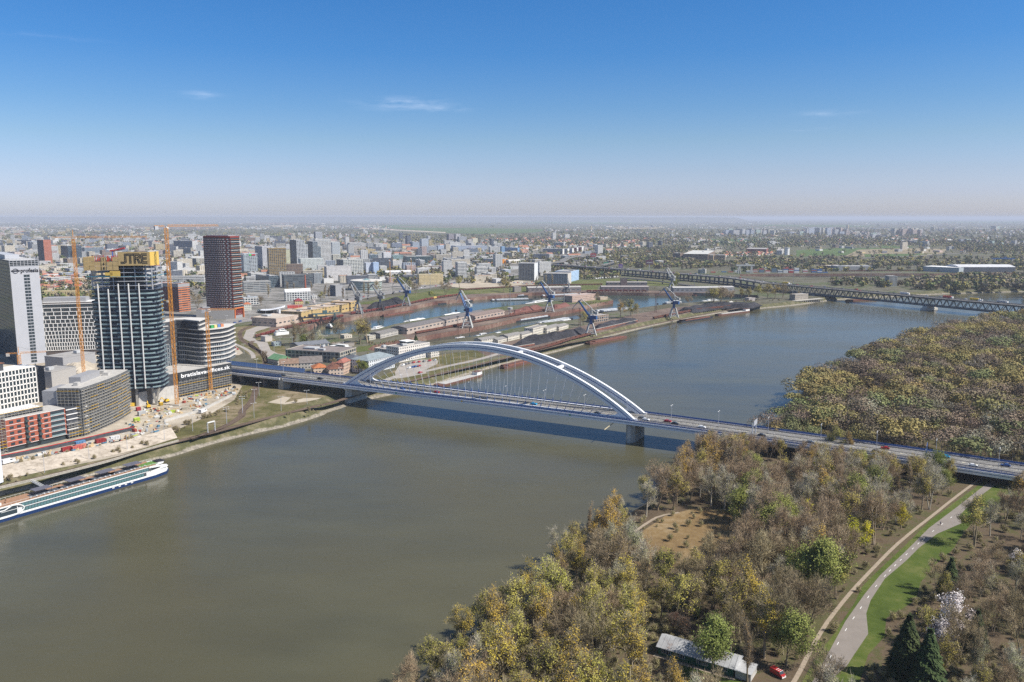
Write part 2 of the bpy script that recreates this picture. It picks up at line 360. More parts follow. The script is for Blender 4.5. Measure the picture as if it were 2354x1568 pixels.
#the arch bridge
M_white=plain('white_steel',(.78,.79,.81),.38,0,.06,.3,spec=.5)
M_blue=plain('blue_steel',(.035,.10,.30),.45,0,.12)
M_lblue=plain('pale_blue_barrier',(.13,.22,.42),.4,0,.2,2)
M_conc=plain('concrete',(.40,.38,.34),.9,0,.22,.25)
M_dconc=plain('dark_concrete',(.17,.16,.15),.9,0,.25,.25)
M_asph=plain('asphalt',(.17,.165,.16),.92,0,.14,.15)
M_asph2=plain('worn_asphalt',(.34,.31,.28),.95,0,.12,.12)
M_cable=plain('cable',(.62,.64,.68),.5)
M_dark=plain('dark_metal',(.03,.03,.035),.5)
M_mark=plain('road_paint',(.78,.78,.76),.7)
M_curb=plain('kerb_stone',(.45,.42,.36),.9)
M_glass=plain('dark_glass',(.03,.045,.055),.12,spec=.6)
BA=Vector((-133.5,651.5,0));BD=Vector((.8795,-.4759,0)).normalized();BN=Vector((BD.y,-BD.x,0))
if BN.y>0:BN=-BN
L=243.0;ZD=16.0;HW=9.9
def dz_(s):return ZD-.00004*(s-120)**2*(1 if s>120 else .4)
def B(s,n,z=0.0):
 p=BA+BD*s+BN*(n-HW);return Vector((p.x,p.y,dz_(s)+z))
S0,S1=-124.0,520.0
bridge=thing('arch_bridge','white steel arch bridge with blue stripes and thin cables crossing the river','bridge',B(L/2,0,-ZD))
IM=bridge.matrix_basis
def child(mb,name,m,root,**k):
 o=mb.ob(name,m,None,**k);T=root.location
 co=np.empty(len(o.data.vertices)*3,dtype=np.float32);o.data.vertices.foreach_get('co',co);co=co.reshape(-1,3)-np.array(T[:],dtype=np.float32);o.data.vertices.foreach_set('co',co.reshape(-1));o.data.update()
 if root.rotation_euler.z:o.data.transform(Matrix.Rotation(-root.rotation_euler.z,4,'Z'))
 o.parent=root;return o
def line_s(a,b,n,z,st=8.0):
 k=max(2,int((b-a)/st)+1);return[B(a+(b-a)*i/(k-1),n,z)for i in range(k)]
def rect(w,h,x0=0,y0=0):return[(x0-w/2,y0-h/2),(x0+w/2,y0-h/2),(x0+w/2,y0+h/2),(x0-w/2,y0+h/2)]
BE=14.6
mb=MB();mb.sweep(line_s(-68,S1,0,-.35),rect(2*BE,.5));child(mb,'deck_slab',M_conc,bridge)
mb=MB()
for sg in(-1,1):
 mb.sweep(line_s(-68,S1,sg*(HW-.2),-1.9),rect(1.7,2.6))
mb.sweep(line_s(-68,S1,0,-1.7),rect(9,2.0))
child(mb,'deck_girder',M_white,bridge)
for sg in(1,-1):
 mb=MB();mb.sweep(line_s(-68,S1,sg*BE,-.15),rect(.5,1.0));mb.sweep(line_s(-68,S1,sg*(BE-.1),-1.65),rect(.5,1.25));child(mb,'edge_fascia',M_white,bridge)
 mb=MB();mb.sweep(line_s(-68,S1,sg*(BE-.25),-.85),rect(.5,.4));child(mb,'edge_stripe',M_blue,bridge)
for sg in(-1,1):
 mb=MB();mb.sweep(line_s(-68,S1,sg*4.75,-.02),rect(7.7,.14));child(mb,'carriageway',M_asph,bridge)
 mb=MB()
 for nn in(1.35,8.2):
  mb.sweep(line_s(-68,S1,sg*nn,.065),rect(.2,.03))
 s=-66
 while s<S1-10:mb.sweep([B(s,sg*4.8,.065),B(s+4,sg*4.8,.065)],rect(.16,.03));s+=12
 child(mb,'lane_marking',M_mark,bridge)
 mb=MB();mb.sweep(line_s(-68,S1,sg*9.0,.15),rect(.35,.3));child(mb,'kerb',M_curb,bridge)
 mb=MB();mb.sweep(line_s(-68,S1,sg*12.6,-.03),rect(3.2,.14));child(mb,'walkway',plain('walkway_surface',(.20,.20,.22),.9),bridge)
 mb=MB();mb.sweep(line_s(-68,S1,sg*8.75,.8),rect(.12,.32))
 s=-66
 while s<S1:mb.beam(B(s,sg*8.85,0),B(s,sg*8.85,.9),.1);s+=4
 child(mb,'crash_barrier',M_dark,bridge)
mb=MB();mb.sweep(line_s(-68,S1,0,.75),rect(.5,.3));s=-66
while s<S1:mb.beam(B(s,0,-.1),B(s,0,.8),.14);s+=4
child(mb,'median_barrier',M_dconc,bridge)
mb=MB()
for i in range(90):
 s=-60+i*6.4;mb.box(B(s,rnd.choice((-1.15,1.15)),.04),(1.6,.25,.12),math.atan2(BD.y,BD.x))
tag(child(mb,'reflector_strip',plain('reflector',(.7,.62,.40),.6),bridge),kind='stuff')
for sg in(1,-1):
 mb=MB();zz=(.35,.75,1.15)
 for z in zz:mb.sweep(line_s(-68,S1,sg*(BE-.25),z),rect(.09,.1))
 s=-67
 while s<S1:mb.beam(B(s,sg*(BE-.25),-.1),B(s,sg*(BE-.25),1.2),.1);s+=2.0
 child(mb,'outer_railing',M_lblue,bridge)
 mb=MB();mb.sweep(line_s(-68,S1,sg*(BE-.3),.6),rect(.04,.95));child(mb,'railing_mesh',M_blue,bridge)
 mb=MB()
 for z in(.6,1.1):mb.sweep(line_s(-30,S1,sg*11.0,z),rect(.1,.12))
 s=-30
 while s<S1:mb.beam(B(s,sg*11,0),B(s,sg*11,1.15),.12);s+=2.5
 child(mb,'inner_railing',M_blue,bridge)
for sg in(-1,1):
 mb=MB();mb.sweep(line_s(-4,L+4,sg*HW,.55),rect(1.3,1.25));child(mb,'tie_beam',M_white,bridge)
def arch_pt(s,sg,extra=0.0):
 x=1-2*s/L;h=39.0*(1-x*x)**.96 if abs(x)<1 else-abs(x*x-1)*39
 n=sg*(HW-3.6*max(0,h)/39.0)
 return B(s,n,h+extra)
ns=64
for sg in(1,-1):
 pts=[arch_pt(L*(i/ns),sg)for i in range(-1,ns+2)]
 mb=MB();k=len(pts)
 a=MB();a.sweep(pts,rect(2.3,4.3),up=(0,0,1));ch=child(a,'arch_rib',M_white,bridge)
 a=MB()
 for side in(-1,1):a.sweep(pts,rect(.14,.5,side*1.12,-.1))
 child(a,'arch_stripe',M_blue,bridge)
 for e in(0,1):
  a=MB();fp=[]
  for i in range(9):
   t=i/8;s=(2+t*17)if e==0 else(L-2-t*17)
   q=arch_pt(s,sg,0);lo=B(s,sg*HW,.9+(1-(1-t)**.5)*0.0)
   fp.append((s,q,lo))
  prof=[]
  q0=B(1 if e==0 else L-1,sg*HW,.3);
  vs=[q0];
  arcpts=[]
  for i in range(9):
   t=i/8*math.pi/2;s=19-11*math.sin(t)if e==0 else L-19+11*math.sin(t)
   top_=arch_pt(19-0*t if e==0 else L-19,sg,-1.0)
   z=.9+(arch_pt(10,sg).z-ZD-1.2)*(1-math.cos(t))if True else 0
   arcpts.append(B(s,sg*(HW-.35*z/6),z))
  a_l=[q0]+arcpts;cen=BN*.72
  n_=len(a_l);v1=[p+cen for p in a_l];v2=[p-cen for p in a_l]
  a.add(v1+v2,[tuple(range(n_)),tuple(range(n_,2*n_))[::-1]]+[(i,n_+i,n_+(i+1)%n_,(i+1)%n_)for i in range(n_)])
  child(a,'arch_foot',M_white,bridge)
for x in(.40,.60,.735):
 s=L*x+6;p,q=arch_pt(s,-1),arch_pt(s,1);a=MB();a.beam(p,q,2.0,1.6);child(a,'cross_strut',M_white,bridge)
nh=34
for sg in(1,-1):
 for i in range(nh):
  sb=18+(L-36)*i/(nh-1);st_=L/2+(sb-L/2)*1.0
  st_=sb+(sb-L/2)*.115;st_=min(max(st_,8),L-8)
  p=B(sb,sg*HW,1.1);q=arch_pt(st_,sg,-1.2);d=(q-p)
  a=MB();a.tube(p+d.normalized()*1.6,q-d.normalized()*1.2,.085,n=5);h=child(a,'hanger_cable',M_cable,bridge)
  a=MB();a.tube(p,p+d.normalized()*3.0,.28,.2,n=5);g=child(a,'cable_socket',M_blue,bridge);g.parent=h
  a=MB();a.tube(q,q-d.normalized()*2.0,.26,.06,n=5);g=child(a,'cable_anchor',M_blue,bridge);g.parent=h
def pier_mesh(s,zb,half=9.6,half_b=9.6,th=6.4,notch=4.4):
 zt=dz_(s)-3.1;prof=[(-half_b,zb),(half_b,zb),(half,zt),(notch,zt)]
 for i in range(1,12):t=math.pi*i/12;prof.append((notch*math.cos(t),zt-notch*.95*math.sin(t)))
 prof+=[(-notch,zt),(-half,zt)]
 a=MB();n=len(prof);c=B(s,0,0)
 v=[Vector((*(c+BN*x+BD*dd)[:2],z))for dd in(-th/2,th/2)for x,z in prof]
 tr=tessellate_polygon([[Vector((x,z,0))for x,z in prof]])
 fs=[tuple(t)for t in tr]+[tuple(n+i for i in t)[::-1]for t in tr]+[(i,n+i,n+(i+1)%n,(i+1)%n)for i in range(n)]
 a.add(v,fs)
 for sg in(-1,1):
  w_=[(sg*half,-th/2),(sg*half,th/2),(sg*(half+3.6),th*.18),(sg*(half+3.6),-th*.18)];q_=[]
  for z,k in((zb,1.0),(zt,.72)):
   for x,dd in w_:
    x=sg*half+(x-sg*half)*k;q_.append(Vector((*(c+BN*x+BD*dd)[:2],z)))
  a.add(q_,[(0,1,5,4),(1,2,6,5),(2,3,7,6),(3,0,4,7),(4,5,6,7)])
 return a
M_pier=ground('pier_concrete',[(0,(.34,.33,.30)),(.5,(.48,.46,.42)),(1,(.60,.58,.53))],(.05,.3,2))
def fixn(o):
 import bmesh
 b=bmesh.new();b.from_mesh(o.data);bmesh.ops.recalc_face_normals(b,faces=b.faces);b.to_mesh(o.data);b.free()
for s,zb in((0.5,1.0),(L-.5,-2.5)):
 o=child(pier_mesh(s,zb,notch=4.2 if s<50 else 3.0),'pier',M_pier,bridge);fixn(o)
 if s<50:
  a=MB()
  for i in range(16):
   c=B(s,8.9-i*1.15,0);x=c+BD*(3.24);
   a.box((x.x,x.y,2.2+rnd.random()*.5),(.9,.03,.6+rnd.random()*.7),math.atan2(BN.y,BN.x))
  g=child(a,'graffiti',plain('pale_spray_paint',(.55,.58,.60),.8),bridge);g.parent=bridge
for s in(-66,292,352,415,475):
 for n in(-9,9):
  a=MB();c=B(s,n,0);a.box((c.x,c.y,3),(3.2,3.6,dz_(s)-5.6),math.atan2(BD.y,BD.x));child(a,'support_column',M_conc,bridge)
a=MB()
for n in(13.2,):c=B(-68,n,0);a.box((c.x,c.y,4),(5.2,4.4,dz_(-68)-3.6),math.atan2(BD.y,BD.x))
child(a,'joint_pier',M_conc,bridge)
a=MB();c=B(L-12,10,-3.0);a.beam(c,c+BN*10+Vector((-3,0,-3)),.3,.5);child(a,'navigation_sign_arm',plain('cream_paint',(.6,.52,.35),.6),bridge)
for s,cl in((52,(.02,.3,.2)),(112,(.8,.45,.05)),(200,(.02,.3,.2))):
 a=MB();c=B(s,BE+.32,-.9);a.box((c.x,c.y,c.z-.5),(1.3,.12,1.1),math.atan2(BD.y,BD.x)+0);child(a,'navigation_mark',plain('mark_%d'%s,cl,.6),bridge)
#the elevated approach road (west) with noise barriers
ap=thing('approach_viaduct','grey elevated approach road with blue noise barriers leading onto the arch bridge','viaduct',B(-140,0,-ZD))
def C(s,n,z=0.0):
 return B(s,n,z)
A0,A1=-230.0,-68.2
def ls(a,b,n,z,st=8):return line_s(a,b,n,z,st)
mb=MB();mb.sweep(ls(A0,A1,0,-.9),rect(31.5,1.5));child(mb,'deck',M_conc,ap)
mb=MB();mb.sweep(ls(A0,A1,0,-.02),rect(22,.3));child(mb,'carriageway',M_asph,ap)
mb=MB()
for sg in(-1,1):mb.sweep(ls(A0,A1,sg*15.8,-.5),rect(.5,1.7))
child(mb,'parapet',M_white,ap)
mb=MB()
for sg in(-1,1):
 for nn in(1.4,8.2):mb.sweep(ls(A0,A1,sg*nn,.16),rect(.2,.03))
child(mb,'lane_marking',M_mark,ap)
mb=MB()
for nn in(0,-9.3,9.3):mb.sweep(ls(A0,A1,nn,.7),rect(.3,.5))
child(mb,'crash_barrier',M_dconc,ap)
for sg in(-1,1):
 mb=MB();s=A0
 while s<A1-1:
  p0,p1=B(s,sg*13.4,0),B(s+2.45,sg*13.4,0);q0,q1=B(s,sg*14.6,3.4),B(s+2.45,sg*14.6,3.4)
  mb.add([p0,p1,q1,q0,p0+BN*.1,p1+BN*.1,q1+BN*.1,q0+BN*.1],[(0,1,2,3),(7,6,5,4),(0,4,5,1),(3,2,6,7)]);s+=2.5
 child(mb,'noise_barrier',M_lblue,ap)
 mb=MB();s=A0
 while s<A1-1:mb.beam(B(s,sg*13.4,-.2),B(s,sg*14.6,3.5),.22);s+=2.5
 mb.sweep(ls(A0,A1,sg*14.65,3.45),rect(.2,.2));child(mb,'barrier_post',M_blue,ap)
for s in(-90,-118,-147,-176,-205):
 mb=MB()
 for n in(-11,0,11):c=B(s,n,0);mb.box((c.x,c.y,4),(2.2,3.0,dz_(s)-5.6),math.atan2(BD.y,BD.x))
 mb.beam(B(s,-15,-2.2),B(s,15,-2.2),2.0,1.4);child(mb,'support_frame',M_dconc,ap)
#trees
def leafmat(name,c1,c2,tr=.0):
 m,nt,b=newmat(name);co=obj_co(nt);oi=nt.nodes.new('ShaderNodeObjectInfo')
 f=noise(nt,co,.28,3);c=mixc(nt,ramp_f(nt,f,.35,.65),c1,c2)
 hs=nt.nodes.new('ShaderNodeHueSaturation');nt.links.new(c,hs.inputs['Color']);nt.links.new(mth(nt,'ADD',mth(nt,'MULTIPLY',oi.outputs['Random'],.03),.487),hs.inputs['Hue'])
 nt.links.new(mth(nt,'ADD',mth(nt,'MULTIPLY',mth(nt,'FRACT',mth(nt,'MULTIPLY',oi.outputs['Random'],7.3)),.6),.84),hs.inputs['Value']);nt.links.new(hs.outputs[0],b.inputs['Base Color'])
 b.inputs['Roughness'].default_value=.8;b.inputs['Specular IOR Level'].default_value=.15
 return m
M_bark=leafmat('grey_bark',(.19,.155,.10),(.34,.285,.20));M_barkw=leafmat('pale_bark',(.26,.235,.18),(.42,.39,.31));M_barkd=leafmat('dark_bark',(.06,.05,.04),(.13,.105,.085))
KINDS={'olive':((.21,.19,.04),(.36,.315,.075),M_bark,1700,2600,.34,1.0,17,11,.30),'ochre':((.27,.195,.035),(.43,.305,.055),M_bark,1700,2100,.33,1.0,18,10,.30),'bare':((.20,.155,.09),(.35,.275,.175),M_bark,3600,0,.3,1.0,18,13,.25),'pale':((.24,.245,.105),(.36,.355,.17),M_barkw,2600,1300,.26,.9,17,10,.28),'green':((.13,.155,.035),(.24,.26,.07),M_bark,900,9500,.42,.95,18,18,.18),'yellow':((.32,.29,.01),(.48,.42,.02),M_bark,900,2800,.36,.9,15,11,.2),'poplar':((.26,.19,.06),(.40,.29,.11),M_bark,3200,900,.3,.6,24,5.5,.12),'spruce':((.022,.036,.012),(.06,.078,.028),M_barkd,100,6500,.55,.3,17,11.5,.05),'blossom':((.62,.55,.52),(.80,.76,.74),M_barkd,700,3600,.30,.8,12,11,.15),'rust':((.17,.085,.05),(.26,.14,.10),M_barkd,2600,700,.26,.8,11,10,.2),'bush':((.17,.155,.06),(.28,.25,.11),M_bark,900,900,.28,.8,5,5,.05),}
LM={k:leafmat('leaf_'+k,v[0],v[1])for k,v in KINDS.items()}
def rot_about(d,ang,rs):
 a=d.orthogonal().normalized();a=Matrix.Rotation(rs.random()*2*math.pi,3,d)@a
 return(Matrix.Rotation(ang,3,a)@d).normalized()
def make_tree(kind,seed,lod=1.0):
 c1,c2,bark,ntw,nlf,ls_,spr,H,CW,ts=KINDS[kind];rs=random.Random(seed);g=np.random.default_rng(seed)
 mb=MB();ends=[]
 if kind=='spruce':
  mb.tube((0,0,-.3),(0,0,H*.98),.28,.03,6)
  n=int(nlf*lod);V=np.zeros((n,4,3));t=g.random(n)**.75;z=H*(.06+.94*t);rr=CW/2*(1-t)**.9*(.45+.55*g.random(n)**.5);tier=np.round(z/1.25)*1.25+.3*g.normal(0,1,n)
  a=g.random(n)*2*np.pi;sp=5+int(seed)%3;rr=rr*(1+.18*np.sin(a*sp+tier*2));zz=tier-rr*.33+g.normal(0,.3,n)
  c=np.stack([rr*np.cos(a),rr*np.sin(a),zz+.3],1);out=np.stack([np.cos(a),np.sin(a),-.45+0*a],1);sd=np.stack([-np.sin(a),np.cos(a),0*a],1)
  s1=ls_*(1.0+g.random(n)[:,None]*.8);s2=s1*.45
  V[:,0]=c-out*s1-sd*s2;V[:,1]=c-out*s1+sd*s2;V[:,2]=c+out*s1+sd*s2*.4;V[:,3]=c+out*s1-sd*s2*.4
  return mb.me('trunk_'+kind,bark,True),quads_mesh('crown_'+kind,V,[LM[kind]])
 columnar=kind=='poplar'
 lean=Vector((rs.uniform(-.05,.05),rs.uniform(-.05,.05),1)).normalized()
 multi=rs.choice((1,1,2,3))if kind in('bare','olive','pale','bush','rust')else 1
 R0=.018*H+.06
 def limb(p,d,ln,r,lv):
  q=p;dd=d.copy();segs=3 if lv<2 else 2;pts=[p]
  for i in range(segs):
   dd=(dd+Vector((rs.uniform(-.16,.16),rs.uniform(-.16,.16),rs.uniform(.0,.16)))).normalized();q=q+dd*ln/segs;pts.append(q)
  rr=r
  for i in range(segs):mb.tube(pts[i],pts[i+1],rr,rr*.72,5 if lv<1 else(4 if lv<2 else 3),cap=False);rr*=.72
  if lv>=2:ends.append((pts[-1],dd,ln));ends.append((pts[-2],dd,ln));return
  n=(6 if lv==0 else 4)
  for k in range(n):
   t=rs.uniform(.3,1.0);i=min(segs-1,int(t*segs));b=pts[i].lerp(pts[i+1],t*segs-i)
   ang=rs.uniform(.25,.6)if columnar else rs.uniform(.45,1.0)*spr
   limb(b,rot_about(dd,ang,rs),ln*rs.uniform(.45,.68),rr*.9,lv+1)
  limb(pts[-1],dd,ln*.5,rr,lv+1)
 for mi in range(multi):
  base=Vector((rs.uniform(-.4,.4),rs.uniform(-.4,.4),-.4))if multi>1 else Vector((0,0,-.4))
  d0=lean if multi==1 else rot_about(Vector((0,0,1)),rs.uniform(.08,.3),rs)
  h0=H*ts;top_=base+d0*h0;mb.tube(base,top_,R0/(multi**.5),R0*.75/(multi**.5),6,cap=False)
  nl=max(4,int((11 if not columnar else 16)/multi));lead=d0;p=top_;prev=top_
  span=H*(1-ts)*(.62 if not columnar else .85)
  for k in range(nl):
   t=k/nl;b=top_+lead*span*t
   if k:mb.tube(prev,b,R0*.75*(1-.8*(t-1/nl))/(multi**.5),R0*.75*(1-.8*t)/(multi**.5),5,cap=False);prev=b
   ang=(.18 if columnar else rs.uniform(.55,1.15)*(1-.35*t))
   lnn=(CW*.42 if not columnar else CW*.95)*(1-.45*t)*rs.uniform(.75,1.15)
   if kind in('bush',):lnn*=1.0
   limb(b,rot_about(lead,ang,rs),lnn,R0*.42*(1-.6*t)/(multi**.4),1)
  limb(prev,lead,H*(1-ts)*.32,R0*.25,1)
 tips=np.array([e[0][:]for e in ends]);dirs=np.array([e[1][:]for e in ends]);n=len(tips)
 V=[];mi=[]
 nt_=int(ntw*lod);ix=g.integers(0,n,nt_);c=tips[ix]+g.normal(0,.5,(nt_,3));d=dirs[ix]+g.normal(0,.55,(nt_,3))+np.array([0,0,.25]);d/=np.linalg.norm(d,axis=1)[:,None]
 sd=np.cross(d,g.normal(0,1,(nt_,3)));sd/=np.linalg.norm(sd,axis=1)[:,None];ln=(.55+.9*g.random(nt_))[:,None]/lod**.3;w=.035/lod**.5*(1 if kind!='bare' else 1.15)
 T=np.stack([c-sd*w,c+sd*w,c+d*ln+sd*w*.3,c+d*ln-sd*w*.3],1);V.append(T);mi+=[0]*nt_
 nl_=int(nlf*lod)
 if nl_:
  ix=g.integers(0,n,nl_);keep=.35 if kind in('olive','ochre')else .3;w_=g.random(n)**(1.5 if kind!='green' else .4);ix=g.choice(n,nl_,p=w_/w_.sum())
  c=tips[ix]+g.normal(0,(.9 if kind=='green' else .55)if not columnar else .3,(nl_,3));o_=c-tips.mean(0)*np.array([1,1,.8]);o_/=np.linalg.norm(o_,axis=1)[:,None];nr=o_+g.normal(0,.55,(nl_,3));a=np.cross(nr,g.normal(0,1,(nl_,3)));a/=np.linalg.norm(a,axis=1)[:,None];b=np.cross(a,nr);b/=np.linalg.norm(b,axis=1)[:,None]
  s=(ls_*(.5+.6*g.random(nl_))/lod**.45)[:,None]*.5
  V.append(np.stack([c-a*s-b*s*.7,c+a*s-b*s*.7,c+a*s+b*s*.7,c-a*s+b*s*.7],1));mi+=[1]*nl_
 V=np.concatenate(V);zmax=np.percentile(V[:,:,2],99.5);sc=H/zmax
 tw_m=LM[kind]if kind=='bare' else bark
 tm=mb.me('trunk_'+kind,bark,True);tm.transform(Matrix.Diagonal((sc,sc,sc,1)))
 return tm,quads_mesh('crown_'+kind,V*sc,[tw_m,LM[kind]],mi)
PROTO={}
for i,(k,n)in enumerate((('olive',3),('ochre',3),('bare',5),('pale',3),('green',2),('yellow',1),('poplar',2),('spruce',2),('blossom',2),('rust',1),('bush',2))):
 PROTO[k]=[make_tree(k,11+i*10+j)for j in range(n)]
TNAME={'olive':'budding_tree','ochre':'ochre_tree','bare':'bare_tree','pale':'pale_tree','green':'leafy_tree','yellow':'yellow_tree','poplar':'poplar_tree','spruce':'spruce_tree','blossom':'blossom_tree','rust':'rusty_tree','bush':'shrub'}
TDESC={'olive':'olive green tree coming into leaf','ochre':'ochre yellow tree with fresh buds','bare':'bare grey brown tree with spreading twigs','pale':'pale silvery tree with thin pale trunk','green':'broad green leafy tree','yellow':'bright yellow green flowering tree','poplar':'tall narrow brown poplar','spruce':'dark green spruce','blossom':'white blossoming tree','rust':'low rusty red tree','bush':'low pale green shrub'}
def tree(kind,p,h=None,where='',group=None,label=None,rs=rnd,wide=1.0):
 v=rs.choice(PROTO[kind]);sc=(h/KINDS[kind][7])if h else rs.uniform(.8,1.15)
 t=thing(TNAME[kind],label or(TDESC[kind]+' '+where),'shrub' if kind=='bush' else 'tree',p,rs.random()*6.28,None if label else(group or(TDESC[kind]+' '+where)))
 t.scale=(sc*wide,sc*wide,sc);link('trunk',v[0],t);link('crown',v[1],t);return t
def inside(p,poly):
 x,y=p[0],p[1];c=False;n=len(poly)
 for i in range(n):
  a,b=poly[i],poly[i-1]
  if(a[1]>y)!=(b[1]>y)and x<(b[0]-a[0])*(y-a[1])/(b[1]-a[1])+a[0]:c=not c
 return c
def gpoly(pts,z=SZ):return[P(u,v,z)for u,v in pts]
#paths and lawns of the south bank
q=lambda x,y:(1493.7+x*.37695,976.6+y*.37695)
ROADL=[(960,1620),(985,1575),(1050,1460),(1120,1330),(1190,1200),(1260,1100),(1310,1030),(1400,920),(1480,845),(1560,770),(1700,630),(1860,510),(2000,400),(2130,300)]
ROADR=[(2215,300),(2080,385),(1965,470),(1880,560),(1905,598),(1750,665),(1640,750),(1560,830),(1430,940),(1345,1070),(1318,1150),(1330,1275),(1245,1400),(1200,1470),(1080,1575),(1040,1620)]
road=gpoly([q(*a)for a in ROADL+ROADR])
M_path=plain('path_asphalt',(.225,.20,.18),.95,0,.10,.2);M_gravel=plain('pale_gravel',(.31,.255,.195),.97,0,.14,.5)
sheet('cycle_road',road,SZ+.08,M_path)
M_lawn=ground('lawn_grass',[(0,(.045,.07,.015)),(.5,(.075,.105,.022)),(1,(.14,.145,.05))],(.03,.25,1.6))
lawnp=gpoly([q(*a)for a in[(900,1620),(1000,1430),(1110,1290),(1250,1080),(1290,990),(1400,880),(1560,730),(1700,590),(1860,470),(2000,370),(2100,285),(2300,285),(2300,420),(2150,470),(1960,600),(1880,700),(1850,760),(1760,830),(1650,960),(1620,1070),(1440,1180),(1430,1290),(1330,1400),(1280,1560),(1260,1620)]])
sheet('lawn',lawnp,SZ+.03,M_lawn)
sheet('lawn',gpoly([q(*a)for a in[(150,1460),(240,1465),(520,1545),(660,1620),(100,1640)]]),SZ+.03,M_lawn)
gp=[q(*a)for a in[(850,1610),(905,1520),(960,1410),(1060,1230),(1150,1110),(1255,985),(1350,885),(1480,750),(1600,648),(1720,555),(1850,450),(1950,375),(2040,310)]]
def ribbon(name,pts,w,z,m,kind='structure',k=1):
 pts=smooth_line(pts,k);a=shift(pts,w/2);b=shift(pts,-w/2);n=len(pts);mb=MB()
 mb.add([(p.x,p.y,z)for p in a]+[(p.x,p.y,z)for p in b],[(n+i,n+i+1,i+1,i)for i in range(n-1)]);return tag(mb.ob(name,m),kind=kind)
gline=gpoly(gp);ribbon('gravel_path',gline,1.5,SZ+.07,M_gravel)
t1=gpoly([(1422,1252),(1450,1228),(1490,1200),(1515,1186),(1560,1178)]);ribbon('trail',t1,1.6,SZ+.07,M_gravel)
ribbon('trail',gpoly([(1275,1415),(1300,1400),(1308,1375),(1320,1360)]),1.4,SZ+.07,M_gravel)
ribbon('trail',gpoly([(1745,1125),(1765,1105),(1780,1092),(1810,1078)]),1.6,SZ+.07,M_gravel)
sheet('sand_patch',gpoly([(1250,1395),(1275,1393),(1300,1400),(1290,1412),(1320,1430),(1290,1432),(1262,1412)]),SZ+.06,M_gravel)
cl=smooth_line(gpoly([q(*a)for a in[(985,1620),(1040,1530),(1100,1415),(1200,1235),(1290,1110),(1380,975),(1500,850),(1650,710),(1760,620),(1870,540)]]),2)
mb=MB();acc=0
for a,b in zip(cl,cl[1:]):
 acc+=(b-a).length
 if acc>6.5:acc=0;d=(b-a).normalized();mb.beam((a.x,a.y,SZ+.1),(a.x+d.x*2.4,a.y+d.y*2.4,SZ+.1),.2,.02)
tag(mb.ob('lane_dashes',M_mark),kind='structure')
M_mead=ground('dry_meadow',[(0,(.13,.085,.045)),(.5,(.21,.145,.07)),(1,(.31,.24,.15))],(.03,.3,1.4))
meadow=gpoly([(1425,1270),(1478,1220),(1530,1185),(1600,1168),(1680,1180),(1690,1230),(1620,1275),(1560,1300),(1480,1318)]);sheet('meadow',meadow,SZ+.04,M_mead)
clear2=gpoly([(1700,1085),(1790,1062),(1870,1075),(1850,1100),(1780,1125),(1710,1110)])
